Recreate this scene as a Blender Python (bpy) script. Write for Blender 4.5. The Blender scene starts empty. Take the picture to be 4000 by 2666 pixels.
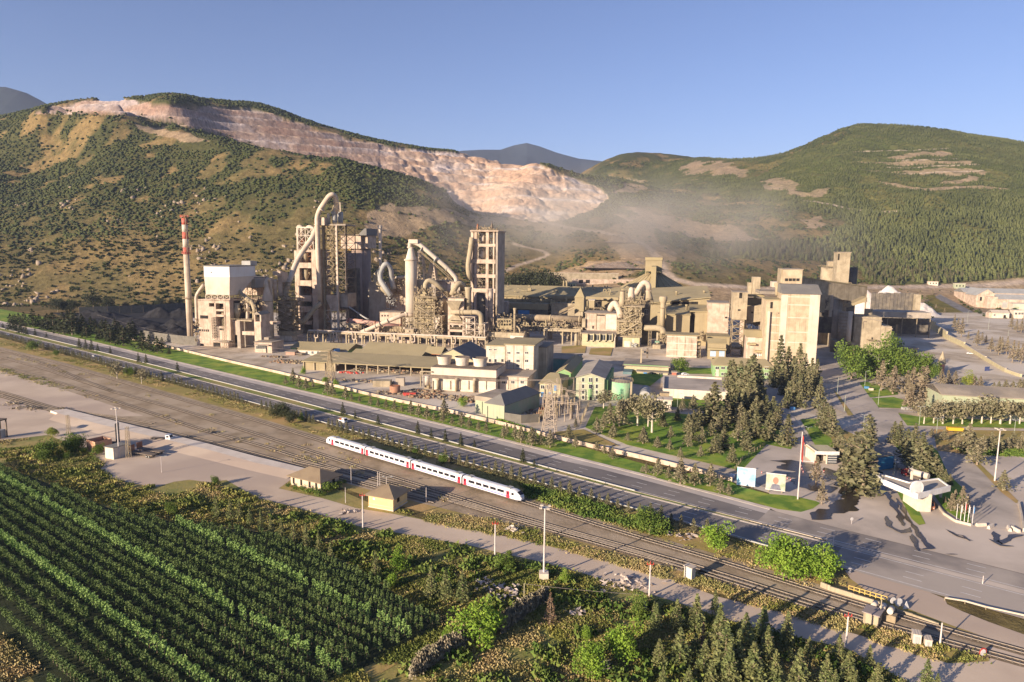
import bpy,math,random
import numpy as np
from mathutils import Matrix,Vector
R=math.radians
rng=random.Random(7)
scene=bpy.context.scene
H,FPX,PITCH,ROLL=80.0,2667.0,R(7.75),0.0115
cp,sp_,cr,sr=math.cos(PITCH),math.sin(PITCH),math.cos(ROLL),math.sin(ROLL)
AX=Vector((cr,sr*sp_,sr*cp));AY=Vector((-sr,cr*sp_,cr*cp));AF=Vector((0,cp,-sp_))
cam=bpy.data.cameras.new('camera');camo=bpy.data.objects.new('camera',cam)
scene.collection.objects.link(camo);scene.camera=camo
camo.matrix_world=Matrix(((AX.x,AY.x,-AF.x,0),(AX.y,AY.y,-AF.y,0),(AX.z,AY.z,-AF.z,H),(0,0,0,1)))
cam.sensor_fit='HORIZONTAL';cam.sensor_width=36;cam.lens=FPX/4000*36
cam.clip_start=1;cam.clip_end=60000
SUN_AZ,SUN_EL=R(180+50),R(14.5)
w=bpy.data.worlds.new('World');scene.world=w;w.use_nodes=True
nt=w.node_tree;nt.nodes.clear()
sky=nt.nodes.new('ShaderNodeTexSky');sky.sky_type='NISHITA';sky.sun_disc=False
sky.sun_elevation=SUN_EL;sky.sun_rotation=SUN_AZ;sky.air_density=1.0;sky.dust_density=0.6;sky.ozone_density=3.5;sky.altitude=900
bg=nt.nodes.new('ShaderNodeBackground');bg.inputs[1].default_value=0.073
mx=nt.nodes.new('ShaderNodeMix');mx.data_type='RGBA';mx.blend_type='MULTIPLY';mx.inputs[0].default_value=1
mx.inputs[7].default_value=(1.12,0.95,1.08,1)
out=nt.nodes.new('ShaderNodeOutputWorld')
nt.links.new(sky.outputs[0],mx.inputs[6]);nt.links.new(mx.outputs[2],bg.inputs[0]);nt.links.new(bg.outputs[0],out.inputs[0])
sl=bpy.data.lights.new('sun','SUN');sl.energy=5.0;sl.angle=R(0.53);sl.color=(1.0,0.82,0.62)
so=bpy.data.objects.new('sun',sl);scene.collection.objects.link(so)
sd=Vector((math.sin(SUN_AZ)*math.cos(SUN_EL),math.cos(SUN_AZ)*math.cos(SUN_EL),math.sin(SUN_EL)))
so.rotation_euler=sd.to_track_quat('Z','Y').to_euler();so.location=(-300,-200,300)
vs=scene.view_settings;vs.view_transform='Standard';vs.look='None';vs.exposure=1.0;vs.gamma=1
def ray(x,y):
 a,b=(x-2000)/FPX,-(y-1333)/FPX
 return AX*a+AY*b+AF
def G(x,y,z=0.0):
 "ground point seen at photo pixel x, y (photo is 4000 wide)"
 d=ray(x,y);t=(z-H)/d.z
 return Vector((d.x*t,d.y*t,z))
def AtY(x,y,Y):
 d=ray(x,y);t=Y/d.y
 return Vector((d.x*t,Y,H+d.z*t))
def Hgt(p,y):
 "height z at which the vertical over ground point p is seen at pixel row y"
 k=FPX;m=(1333-y)/k
 A=AY.x*p[0]+AY.y*p[1];B=AF.x*p[0]+AF.y*p[1]
 return H+(m*B-A)/(AY.z-m*AF.z)
def proj(P):
 P=np.asarray(P,float).reshape(-1,3)-np.array([0,0,H])
 f=P@np.array(AF);f=np.where(f<1e-3,1e-3,f)
 return 2000+FPX*(P@np.array(AX))/f,1333-FPX*(P@np.array(AY))/f
def inpoly(x,y,poly):
 r=np.zeros(np.shape(x),bool);n=len(poly)
 for i in range(n):
  x1,y1=poly[i];x2,y2=poly[(i+1)%n]
  if y1==y2:continue
  c=((y1>y)!=(y2>y))&(x<(x2-x1)*(y-y1)/(y2-y1)+x1)
  r^=c
 return r
def vnoise(x,y,s,seed=0):
 x=np.asarray(x,float)/s;y=np.asarray(y,float)/s
 xi=np.floor(x).astype(np.int64);yi=np.floor(y).astype(np.int64);fx=x-xi;fy=y-yi
 fx=fx*fx*(3-2*fx);fy=fy*fy*(3-2*fy)
 def h(a,b):
  n=(a*374761393+b*668265263+seed*982451653)&0xffffffff
  n=((n^(n>>13))*1274126177)&0xffffffff
  return((n^(n>>16))&0xffff)/65535.0
 return(h(xi,yi)*(1-fx)+h(xi+1,yi)*fx)*(1-fy)+(h(xi,yi+1)*(1-fx)+h(xi+1,yi+1)*fx)*fy
def fbm(x,y,s,o=4,seed=0):
 t=0;a=0.5;n=0
 for i in range(o):
  t=t+a*vnoise(x,y,s/2**i,seed+i);n+=a;a*=0.5
 return t/n
COL=scene.collection
def mesh(name,V,F,mat=None,parent=None,smooth=False,mi=None):
 me=bpy.data.meshes.new(name);me.from_pydata([tuple(v)for v in V],[],[tuple(f)for f in F])
 if mat is not None:
  for m_ in(mat if isinstance(mat,(list,tuple))else[mat]):me.materials.append(m_)
 if mi is not None:me.polygons.foreach_set('material_index',mi)
 if smooth:me.polygons.foreach_set('use_smooth',[True]*len(me.polygons))
 me.update()
 o=bpy.data.objects.new(name,me);COL.objects.link(o)
 if parent is not None:o.parent=parent
 return o
def mesh_np(name,V,F,mat=None,parent=None,smooth=False,n=None):
 "V (k,3) array, F (m,n) array of equal-size faces"
 me=bpy.data.meshes.new(name);V=np.asarray(V,np.float32);F=np.asarray(F,np.int32);n=F.shape[1]
 me.vertices.add(len(V));me.vertices.foreach_set('co',V.ravel())
 me.loops.add(F.size);me.loops.foreach_set('vertex_index',F.ravel())
 me.polygons.add(len(F));me.polygons.foreach_set('loop_start',np.arange(0,F.size,n,dtype=np.int32))
 if smooth:me.polygons.foreach_set('use_smooth',np.ones(len(F),bool))
 for m_ in(mat if isinstance(mat,(list,tuple))else[mat]):
  if m_:me.materials.append(m_)
 me.update(calc_edges=True)
 o=bpy.data.objects.new(name,me);COL.objects.link(o)
 if parent is not None:o.parent=parent
 return o
def tag(o,label=None,cat=None,group=None,kind=None):
 if label:o['label']=label
 if cat:o['category']=cat
 if group:o['group']=group
 if kind:o['kind']=kind
 return o
def thing(name,label,cat,loc,rz=0.0,group=None):
 o=bpy.data.objects.new(name,None);COL.objects.link(o);o.empty_display_size=0.5
 o.location=(loc[0],loc[1],loc[2]if len(loc)>2 else 0);o.rotation_euler=(0,0,rz)
 return tag(o,label,cat,group)
def dup(o,loc,rz=0.0,sc=1.0,label=None,group=None,mats=None):
 ch=[c for c in KIDS.get(o.name,o.children)]
 r=o.copy();COL.objects.link(r);r.location=loc;r.rotation_euler=(0,0,rz)
 r.scale=(sc,sc,sc)if not isinstance(sc,tuple)else sc
 if label:r['label']=label
 if group:r['group']=group
 for c in ch:
  d=c.copy();COL.objects.link(d);d.parent=r
  for g in c.children:
   e=g.copy();COL.objects.link(e);e.parent=d
 return r
KIDS={}
class MB:
 "collects shapes in the local frame of a thing"
 def __init__(s,o=(0,0,0)):s.V=[];s.F=[];s.o=Vector(o)
 def add(s,V,F):
  n=len(s.V);s.V+=[Vector(v)-s.o for v in V];s.F+=[tuple(i+n for i in f)for f in F];return s
 def box(s,x0,x1,y0,y1,z0,z1):
  V=[(x,y,z)for z in(z0,z1)for x,y in((x0,y0),(x1,y0),(x1,y1),(x0,y1))]
  return s.add(V,[(3,2,1,0),(4,5,6,7),(0,1,5,4),(1,2,6,5),(2,3,7,6),(3,0,4,7)])
 def prism(s,poly,a0,a1,axis='z'):
  "poly extruded; axis z: (x,y); axis y: (x,z); axis x: (y,z)"
  n=len(poly)
  f={'z':lambda p,a:(p[0],p[1],a),'y':lambda p,a:(p[0],a,p[1]),'x':lambda p,a:(a,p[0],p[1])}[axis]
  V=[f(p,a0)for p in poly]+[f(p,a1)for p in poly]
  return s.add(V,[tuple(range(n-1,-1,-1)),tuple(range(n,2*n))]+[(i,(i+1)%n,n+(i+1)%n,n+i)for i in range(n)])
 def beam(s,p,q,w=0.4,h=None):
  p=Vector(p);q=Vector(q);d=(q-p)
  if d.length<1e-6:return s
  d.normalize();u=Vector((0,0,1))if abs(d.z)<.95 else Vector((0,1,0))
  a=d.cross(u).normalized()*(w/2);b=d.cross(a).normalized()*((h or w)/2)
  V=[e+i*a+j*b for e in(p,q)for i,j in((-1,-1),(1,-1),(1,1),(-1,1))]
  return s.add(V,[(0,1,2,3),(7,6,5,4),(0,4,5,1),(1,5,6,2),(2,6,7,3),(3,7,4,0)])
 def tube(s,path,r,n=12,cap=True):
  "round pipe through points; r number or list"
  P=[Vector(p)for p in path];k=len(P);rr=[float(q)for q in r]if isinstance(r,(list,tuple))else[float(r)]*k
  V=[];F=[];pu=None
  for i in range(k):
   t=((P[i]-P[i-1]).normalized()if i else Vector())+((P[i+1]-P[i]).normalized()if i<k-1 else Vector())
   t=t.normalized()if t.length>1e-6 else Vector((0,0,1))
   if pu is None:pu=Vector((1,0,0))if abs(t.x)<.9 else Vector((0,1,0))
   a=(pu-t*pu.dot(t)).normalized();b=t.cross(a);pu=a
   V+=[P[i]+rr[i]*(math.cos(2*math.pi*j/n)*a+math.sin(2*math.pi*j/n)*b)for j in range(n)]
  for i in range(k-1):
   F+=[(i*n+j,i*n+(j+1)%n,(i+1)*n+(j+1)%n,(i+1)*n+j)for j in range(n)]
  if cap:F+=[tuple(range(n-1,-1,-1)),tuple(range((k-1)*n,k*n))]
  return s.add(V,F)
 def cyl(s,x,y,z0,z1,r0,r1=None,n=20,cap=True):
  return s.tube([(x,y,z0),(x,y,z1)],[r0,r0 if r1 is None else r1],n,cap)
 def lathe(s,x,y,prof,n=20,cap=True):
  return s.tube([(x,y,z)for r,z in prof],[r for r,z in prof],n,cap)
 def build(s,name,mat,parent=None,smooth=False):
  o=mesh(name,s.V,s.F,mat,parent)
  if smooth:
   me=o.data;me.polygons.foreach_set('use_smooth',[len(p.vertices)==4 for p in me.polygons])
   me.update()
  return o
def bend(path,rad=2.0,n=5):
 "round the corners of a polyline"
 P=[Vector(p)for p in path];O=[P[0]]
 for i in range(1,len(P)-1):
  a,b,c=P[i-1],P[i],P[i+1];r=min(rad,(a-b).length*.48,(c-b).length*.48)
  p,q=b+(a-b).normalized()*r,b+(c-b).normalized()*r
  O+=[(p*(1-t)**2+b*2*t*(1-t)+q*t*t)for t in[k/n for k in range(n+1)]]
 return O+[P[-1]]
def M(name,c1,c2=None,sc=0.3,rough=0.85,bump=0.0,streak=0.0,wave=None,c3=None,sc3=0.03,metal=0.0,amt=1.0,coord='pos'):
 m=bpy.data.materials.new(name);m.use_nodes=True;t=m.node_tree;N=t.nodes;L=t.links
 b=N['Principled BSDF'];b.inputs['Roughness'].default_value=rough;b.inputs['Metallic'].default_value=metal
 b.inputs['Specular IOR Level'].default_value=0.25
 c1=(*c1,1)
 if c2 is None:b.inputs['Base Color'].default_value=c1;return m
 c2=(*c2,1)
 if coord=='pos':g=N.new('ShaderNodeNewGeometry');pos=g.outputs['Position']
 else:g=N.new('ShaderNodeTexCoord');pos=g.outputs['Object']
 def noise(scale,det=5,vec=pos,rg=.6):
  n=N.new('ShaderNodeTexNoise');n.inputs['Scale'].default_value=scale;n.inputs['Detail'].default_value=det
  n.inputs['Roughness'].default_value=rg;L.new(vec,n.inputs['Vector']);return n.outputs[0]
 def ramp(s,a,bb):
  r=N.new('ShaderNodeMapRange');r.inputs[1].default_value=a;r.inputs[2].default_value=bb;r.interpolation_type='SMOOTHSTEP'
  L.new(s,r.inputs[0]);return r.outputs[0]
 def mix(f,a,bb,fac=1.0,mode='MIX'):
  x=N.new('ShaderNodeMix');x.data_type='RGBA';x.blend_type=mode
  if fac!=1.0 and f is not None:
   mm=N.new('ShaderNodeMath');mm.operation='MULTIPLY';mm.inputs[1].default_value=fac;L.new(f,mm.inputs[0]);f=mm.outputs[0]
  if f is None:x.inputs[0].default_value=fac
  else:L.new(f,x.inputs[0])
  for i,v in((6,a),(7,bb)):
   if isinstance(v,tuple):x.inputs[i].default_value=v
   else:L.new(v,x.inputs[i])
  return x.outputs[2]
 col=mix(ramp(noise(sc),.35,.68),c1,c2,amt)
 if c3 is not None:col=mix(ramp(noise(sc3,4),.42,.62),col,(*c3,1))
 if streak:
  mp=N.new('ShaderNodeMapping');mp.inputs['Scale'].default_value=(1,1,.06);L.new(pos,mp.inputs[0])
  col=mix(ramp(noise(.9,4,mp.outputs[0]),.5,.75),col,tuple(v*.55 for v in c2[:3])+(1,),streak)
 h=None
 if wave:
  wv=N.new('ShaderNodeTexWave');wv.inputs['Scale'].default_value=wave[0];wv.bands_direction=wave[1]
  wv.inputs['Distortion'].default_value=0;tc=N.new('ShaderNodeTexCoord');L.new(tc.outputs['Object'],wv.inputs['Vector'])
  h=wv.outputs['Fac']
  col=mix(h,col,tuple(v*.75 for v in c1[:3])+(1,),.22)
 L.new(col,b.inputs['Base Color'])
 if bump:
  bp=N.new('ShaderNodeBump');bp.inputs['Strength'].default_value=bump;bp.inputs['Distance'].default_value=.3
  L.new(h if h is not None else noise(sc*6,4),bp.inputs['Height']);L.new(bp.outputs[0],b.inputs['Normal'])
 return m
S=1.7
cols={-200:([(715,880),(600,1000),(440,1300),(300,1620)],[(200,2300)]),0:([(705,880),(600,1010),(500,1170),(420,1330),(330,1530),(270,1690)],[(200,2300)]),120:([(702,880),(580,1030),(420,1300),(320,1500),(260,1640),(238,1730)],[(250,2300)]),200:([(700,880),(600,1000),(500,1130),(420,1260),(330,1430),(266,1580),(240,1680),(226,1740)],[(250,2200)]),300:([(696,880),(560,1040),(420,1240),(320,1420),(268,1540),(240,1660),(224,1720)],[(250,2200)]),400:([(690,890),(560,1040),(420,1230),(340,1360),(288,1450)],[(236,1540),(236,1800),(200,2200)]),500:([(680,890),(560,1030),(440,1180),(360,1300),(311,1390)],[(238,1820),(180,2200)]),600:([(670,900),(560,1020),(440,1160),(380,1250),(341,1330)],[(249,1870),(180,2300)]),700:([(660,910),(560,1010),(460,1120),(400,1210),(362,1280)],[(285,1900),(160,2400)]),800:([(650,930),(560,1010),(480,1090),(420,1170),(382,1240)],[(318,1930),(140,2400)]),900:([(648,960),(560,1050),(490,1120),(440,1200),(405,1270)],[(342,1950),(120,2400)]),1000:([(645,990),(570,1080),(520,1120),(500,1160),(470,1210),(429,1300)],[(359,1980),(100,2500)]),1050:([(642,1010),(560,1120),(520,1160),(500,1200),(480,1280)],[(366,1990),(100,2500)]),1100:([(640,1030),(560,1150),(520,1220),(495,1330)],[(369,1950),(100,2500)]),1150:([(630,1080),(560,1200),(520,1300),(490,1450),(440,1560),(404,1720),(373,1900)],[(90,2500)]),1250:([(625,1100),(560,1230),(510,1400),(490,1480),(440,1600),(378,1730)],[(60,2400)]),1320:([(622,1080),(560,1230),(510,1400),(470,1560),(418,1720)],[(85,2200)]),1400:([(630,1050),(590,1120),(520,1330),(490,1480),(452,1640),(420,1950),(390,2600)],[(60,4500)]),1500:([(640,1030),(600,1110),(520,1380),(470,1620),(430,1950),(392,2600),(372,3200)],[(60,4500)]),1600:([(648,1020),(600,1160),(540,1370),(480,1650),(420,2050),(385,2400),(363,2750)],[(60,4500)]),1800:([(660,1060),(600,1200),(540,1370),(480,1580),(420,1850),(380,2100),(354,2350)],[(100,3500)]),1880:([(660,1080),(600,1230),(520,1450),(450,1660),(380,1950),(328,2200)],[(150,3300)]),1960:([(662,1090),(600,1250),(520,1460),(450,1660),(380,1900),(320,2120),(289,2300)],[(180,3300)]),2060:([(662,1110),(600,1270),(520,1450),(440,1680),(360,1950),(287,2280)],[(180,3300)]),2200:([(664,1140),(600,1280),(520,1450),(440,1650),(370,1880),(304,2250)],[(180,3300)]),2353:([(664,1170),(600,1290),(500,1500),(420,1720),(331,2250)],[(180,3300)]),2600:([(668,1170),(600,1300),(500,1500),(420,1720),(350,2250)],[(180,3300)]),}
pts=[]
for u,(vis,hid)in cols.items():
 for v,Y in vis:p=AtY(u*S,v*S,Y);pts.append((p.x/p.y,Y,p.z))
 p=AtY(u*S,500*S,1000)
 for a,Y in hid:
  z=AtY(u*S,a*S,Y).z if a>200 and Y<2150 and Y>1600 or a==236 else a
  pts.append((p.x/p.y,Y,z))
  if a>230 and Y>1780:
   pts.append((p.x/p.y,1520,max(40,AtY(u*S,(cols[u][0][-1][0]+4)*S,1520).z-12)))
for a in np.linspace(-1.6,1.6,15):
 pts+=[(a,700,0),(a,830,0),(a,9000,20),(a,14000,0)]
for a in(-1.6,-1.25,1.25,1.6):pts+=[(a,1200,60),(a,1700,160),(a,2400,160),(a,4000,80)]
pts=np.array(pts)
def fe(a,Y):return np.stack([np.arctan(a)*1.6,np.log(Y/1000.)*1.15],-1)
C=fe(pts[:,0],pts[:,1])
def phi(d2):return 0.5*d2*np.log(d2+1e-9)
K=phi(((C[:,None]-C[None])**2).sum(-1))+np.eye(len(C))*2e-4
Pm=np.c_[np.ones(len(C)),C]
A_=np.block([[K,Pm],[Pm.T,np.zeros((3,3))]])
W_=np.linalg.solve(A_,np.r_[pts[:,2],0,0,0])
def sstep(x,a,b):t=np.clip((x-a)/(b-a),0,1);return t*t*(3-2*t)
QUARRY=[(70,262),(100,248),(200,230),(265,224),(350,236),(450,243),(575,247),(650,268),(720,292),(800,316),(900,336),(1000,346),(1120,352),(1170,366),(1230,371),(1290,399),(1380,432),(1402,455),(1365,482),(1300,506),(1230,512),(1150,497),(1052,484),(1040,466),(1022,436),(920,410),(850,392),(750,374),(690,362),(650,352),(600,341),(540,324),(460,298),(400,285),(330,270),(270,264),(200,263),(120,262)]
def sc_(P):return[(x*S,y*S)for x,y in P]
QUARRY=sc_(QUARRY)
def T0(x,y):
 x=np.asarray(x,float);y=np.asarray(y,float)
 Y=np.maximum(y,200.);a=x/Y
 f=fe(a,Y).reshape(-1,2);o=np.empty(len(f))
 for i in range(0,len(f),20000):
  g=f[i:i+20000];o[i:i+20000]=phi(((g[:,None]-C[None])**2).sum(-1))@W_[:-3]+np.c_[np.ones(len(g)),g]@W_[-3:]
 o=o.reshape(x.shape)
 return np.where(y<835,0.,np.maximum(o,0)*sstep(y,835,900))
def T(x,y,z=None):
 "terrain height with relief"
 z=T0(x,y)if z is None else z
 k=sstep(z,4,60)
 k=k*np.where((y>1480)&(x<120),.5,1)
 z=z+k*(fbm(x,y,150,4,3)-.5)*22+k*(fbm(x,y,28,3,9)-.5)*5
 px,py=proj(np.stack([np.ravel(x),np.ravel(y),np.ravel(z)],-1));px=px.reshape(z.shape);py=py.reshape(z.shape)
 q=inpoly(px,py,QUARRY)&(y>1340)
 st=21.0;zz=z+(fbm(x,y,120,3,21)-.5)*7
 fl=np.floor(zz/st);fr=zz/st-fl
 ter=(fl+sstep(fr,.66,.96))*st-(zz-z)*.8+(fbm(x,y,20,3,5)-.5)*5*(fr>.6)
 left=px<1500*1.0+500
 wgt=np.where(px<1520,1.,np.where(px<1900,.55,.35))*q
 z=z*(1-wgt)+ter*wgt
 g=np.abs(fbm(x,y,45,4,31)-.5)*2
 z=np.where(q&(px>1480),z-(1-g)**3*9+3,z)
 return z
az=np.r_[np.radians(np.linspace(-180,-56,60)[:-1]),np.radians(np.linspace(-56,-43,30)[:-1]),np.radians(np.linspace(-43,43,900)),np.radians(np.linspace(43,56,30)[1:]),np.radians(np.linspace(56,180,60)[1:])]
rad=np.r_[0.5,np.geomspace(15,450,30),np.arange(460,806,6),np.arange(810,1300,3.4),np.arange(1300,2350,3.4),np.geomspace(2356,4500,110),np.geomspace(4700,30000,24)]
AA,RR=np.meshgrid(az,rad)
TX,TY=RR*np.sin(AA),RR*np.cos(AA)
TZ=T(TX,TY)
TZ=np.where(TY<835,0,TZ)
n0,n1=TX.shape
TP=np.stack([TX,TY,TZ],-1).reshape(-1,3)
idx=np.arange(n0*n1).reshape(n0,n1)
TF=np.stack([idx[:-1,:-1],idx[:-1,1:],idx[1:,1:],idx[1:,:-1]],-1).reshape(-1,4)[:,::-1]
tpx,tpy=proj(TP);tY=TP[:,1]
wpx=(fbm(TP[:,0],TP[:,1],90,4,901)-.5)*150;wpy=(fbm(TP[:,0],TP[:,1],90,4,902)-.5)*70
def P1(*a):return inpoly(tpx+wpx,tpy+wpy,sc_(a))&(tY>300)
nz1=fbm(TP[:,0],TP[:,1],120,4,50);nz2=fbm(TP[:,0],TP[:,1],26,3,60)
rock=(inpoly(tpx,tpy,QUARRY)&(tY>1340)).astype(float)
forest=np.zeros(len(TP));bare=np.zeros(len(TP))
FORP=[(1700,420),(1800,385),(1880,335),(1960,290),(2060,286),(2200,300),(2500,345),(2500,660),(2100,655),(1980,650),(1940,600),(1800,590),(1620,595),(1700,560),(1900,545),(1960,500),(1800,470),(1600,440)]
forest=np.where(P1(*FORP),1.,forest)
forest=np.where(P1((1380,400),(1500,372),(1620,362),(1800,352),(1880,340),(1700,420),(1450,425)),.6,forest)
for pl in([(1570,388),(1610,372),(1655,378),(1690,388),(1720,402),(1640,408),(1560,402)],[(1730,418),(1800,407),(1822,420),(1810,435),(1745,432)],[(1400,440),(1440,418),(1480,420),(1490,432),(1450,440)],[(1800,432),(1900,425),(1880,438),(1820,444)],[(1380,540),(1400,515),(1480,520),(1540,560),(1560,620),(1480,610),(1420,560)],[(1340,612),(1350,600),(1400,592),(1480,590),(1482,612),(1440,640),(1290,640),(1280,628)],[(1420,480),(1560,500),(1700,520),(1760,545),(1650,550),(1560,545),(1440,520)],[(1860,505),(1900,495),(1910,520),(1870,525)],[(1290,630),(1500,640),(1560,660),(1750,655),(1990,660),(2353,640),(2500,640),(2500,700),(1140,700),(1150,660)],[(840,492),(900,470),(1040,490),(1110,500),(1150,520),(1060,530),(980,520),(900,540),(840,540)],[(880,500),(1080,498),(1200,512),(1260,520),(1200,530),(1050,525),(900,520)],[(1180,500),(1260,505),(1330,530),(1300,540),(1200,520)],[(180,220),(300,222),(280,232),(190,232)],[(300,285),(420,300),(480,330),(400,330),(320,300)],[(2040,355),(2180,345),(2200,352),(2060,362)],[(1960,372),(2140,366),(2250,372),(2240,380),(2060,380)],[(1970,395),(2200,392),(2300,400),(2180,408)],[(2000,425),(2240,420),(2300,432),(2080,436)]):
 bare=np.where(P1(*pl),1.,bare)
road=np.zeros(len(TP))
def roadline(L,wd):
 "haul road laid over the terrain through photo points"
 Q=[]
 for x,y in L:
  i=np.argmin((tpx-x*S)**2+(tpy-y*S)**2+np.where((tY<600)|(tY>(1750 if y>440 else 2300)),1e9,0));Q.append(TP[i])
 d=np.full(len(TP),1e9)
 for a,b in zip(Q[:-1],Q[1:]):
  ab=(b-a)[:2];l2=max(ab@ab,1e-6);t=np.clip(((TP[:,:2]-a[:2])@ab)/l2,0,1)
  d=np.minimum(d,np.hypot(*(TP[:,:2]-a[:2]-t[:,None]*ab).T))
 return np.clip(1.4-d/wd,0,1),d
for L,wd in(([(1240,515),(1290,520),(1340,528),(1385,535),(1430,545),(1465,555),(1490,570),(1505,585),(1515,600),(1522,620),(1545,640),(1600,655),(1750,665),(1900,660),(2100,660),(2353,648)],9),([(1120,640),(1190,610),(1260,585),(1245,575),(1180,560)],4),([(1850,462),(1950,480),(2080,487)],4),([(1960,350),(2100,348),(2180,342)],3),([(2060,370),(2200,365)],3),([(2040,385),(2250,378)],3),([(2060,400),(2260,392)],3)):
 m_,dd=roadline(L,wd);road=np.maximum(road,m_)
asph=np.zeros(len(TP));vergeg=np.zeros(len(TP))
def Q1(*a):return inpoly(tpx,tpy,list(a))&(tY>350)&(tY<1300)
asph=np.where(Q1((3672,1150),(4000,1326),(4200,1430),(4200,1455),(4000,1349),(3850,1268),(3651,1162)),1.,0)
vergeg=np.where(Q1((3618,1155),(3648,1152),(3850,1272),(4000,1352),(4300,1500),(4300,1620),(4000,1466),(3927,1425),(3774,1341),(3655,1245),(3640,1205)),1.,0)
bare=np.where(Q1((3650,1150),(3672,1145),(4000,1320),(4400,1500),(4400,1080),(4000,1085),(3680,1110)),1.,bare)
dirt_far=np.clip(bare*(.6+nz2*.7)-.15,0,1)
grassy=sstep(nz1+(nz2-.5)*.5,.42,.62)
nq=fbm(TP[:,0]*.5,TP[:,2]*3+TP[:,1]*.3,40,4,77)
c=np.zeros((len(TP),3))
tan_=np.array([.27,.185,.08]);olive=np.array([.125,.105,.042]);dark=np.array([.10,.125,.03])
c[:]=tan_
kk=np.clip(.25+.6*grassy,0,1)[:,None]
c=c*(1-kk)+olive*kk
cv=fbm(TP[:,0],TP[:,1],42,4,400);cv2=fbm(TP[:,0],TP[:,1],150,3,500);up_=np.clip(1-(tpy/S-430)/190,.15,1);kd=(sstep(cv+(cv2-.5)*.5+.07,.40,.54)*.9*up_*(tY>840))[:,None];c=c*(1-kd)+np.array([.06,.068,.024])*kd
c=np.where((forest>0)[:,None],c*(1-.65*forest[:,None])+dark*.65*forest[:,None],c)
bd=np.array([.40,.29,.19])
c=c*(1-dirt_far[:,None]*.85)+bd*dirt_far[:,None]*.85
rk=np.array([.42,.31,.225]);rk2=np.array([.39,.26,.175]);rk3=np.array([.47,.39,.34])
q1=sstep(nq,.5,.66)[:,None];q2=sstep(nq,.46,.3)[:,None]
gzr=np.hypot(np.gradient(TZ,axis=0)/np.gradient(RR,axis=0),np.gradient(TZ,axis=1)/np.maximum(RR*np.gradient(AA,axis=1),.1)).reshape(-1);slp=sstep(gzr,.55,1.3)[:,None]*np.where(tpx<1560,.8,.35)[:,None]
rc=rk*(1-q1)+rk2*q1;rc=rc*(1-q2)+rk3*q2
rc=rc*(1.08+.38*(1-slp))*(1-slp*.42)+slp*np.array([.012,.006,.03]);c=np.where(rock[:,None]>.5,rc,c)  # faces darkened violet, flats lightened: bench shade painted in, plus pale fallen gravel
c=c*(1-road[:,None])+np.array([.48,.38,.29])*road[:,None]
c=np.where(vergeg[:,None]>.5,np.array([.11,.115,.035])+nz2[:,None]*np.array([.13,.06,.01]),c)
c=np.where(asph[:,None]>.5,np.array([.21,.20,.20]),c)
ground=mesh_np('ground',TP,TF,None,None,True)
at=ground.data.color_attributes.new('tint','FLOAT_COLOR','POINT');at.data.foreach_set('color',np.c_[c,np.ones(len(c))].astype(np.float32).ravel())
m=bpy.data.materials.new('hill_ground');m.use_nodes=True;N=m.node_tree.nodes;L_=m.node_tree.links;b=N['Principled BSDF'];b.inputs['Roughness'].default_value=.95;b.inputs['Specular IOR Level'].default_value=.1
vc=N.new('ShaderNodeAttribute');vc.attribute_name='tint';ge=N.new('ShaderNodeNewGeometry')
n1_=N.new('ShaderNodeTexNoise');n1_.inputs['Scale'].default_value=.12;n1_.inputs['Detail'].default_value=8;n1_.inputs['Roughness'].default_value=.7;L_.new(ge.outputs['Position'],n1_.inputs['Vector'])
r_=N.new('ShaderNodeMapRange');r_.inputs[1].default_value=.3;r_.inputs[2].default_value=.7;r_.inputs[3].default_value=.55;r_.inputs[4].default_value=1.4;L_.new(n1_.outputs[0],r_.inputs[0])
mu=N.new('ShaderNodeVectorMath');mu.operation='SCALE';L_.new(vc.outputs['Color'],mu.inputs[0]);L_.new(r_.outputs[0],mu.inputs['Scale']);L_.new(mu.outputs[0],b.inputs['Base Color'])
bp=N.new('ShaderNodeBump');bp.inputs['Strength'].default_value=.9;bp.inputs['Distance'].default_value=3;L_.new(n1_.outputs[0],bp.inputs['Height']);L_.new(bp.outputs[0],b.inputs['Normal'])
ground.data.materials.append(m);tag(ground,kind='structure')
def mountain(name,prof,Y,depth,colr):
 "ridge line through photo points, a real massif with foothills in front"
 X=[];Z=[]
 for u,v in prof:p=AtY(u*S,v*S,Y);X.append(p.x);Z.append(p.z)
 xs=np.linspace(X[0],X[-1],220);zs=np.interp(xs,X,Z)
 ys=np.linspace(-1,1,60);XX,YY=np.meshgrid(xs,ys);ZZ=np.interp(XX,X,Z)
 e=np.clip(1-np.abs(YY),0,1)
 wx=fbm(XX,YY*depth,900,5,88)
 ZZ=ZZ*e**.9*(1-(1-e)*.5*wx)+(fbm(XX,YY*depth,350,4,12)-.5)*90*e*(1-e)*3
 V=np.stack([XX,Y+YY*depth,ZZ-5],-1).reshape(-1,3);i=np.arange(XX.size).reshape(XX.shape)
 F=np.stack([i[:-1,:-1],i[:-1,1:],i[1:,1:],i[1:,:-1]],-1).reshape(-1,4)
 o=mesh_np(name,V,F,M(name+'_cover',colr,tuple(v*.6 for v in colr),.004,.95,c3=tuple(v*1.5 for v in colr),sc3=.0015),None,True)
 return tag(o,kind='structure')
mountain('mountain',[(960,420),(1020,352),(1060,343),(1110,340),(1150,340),(1180,330),(1210,324),(1240,332),(1280,347),(1330,361),(1400,369),(1440,374),(1560,410)],8500,2500,(.022,.03,.036))
mountain('mountain',[(-330,330),(-200,250),(-100,205),(-20,192),(20,194),(55,204),(85,220),(120,240),(200,290),(300,360)],6000,2000,(.022,.032,.034))
HA=R(-37.5);hc,hs=math.cos(HA),math.sin(HA)
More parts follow.
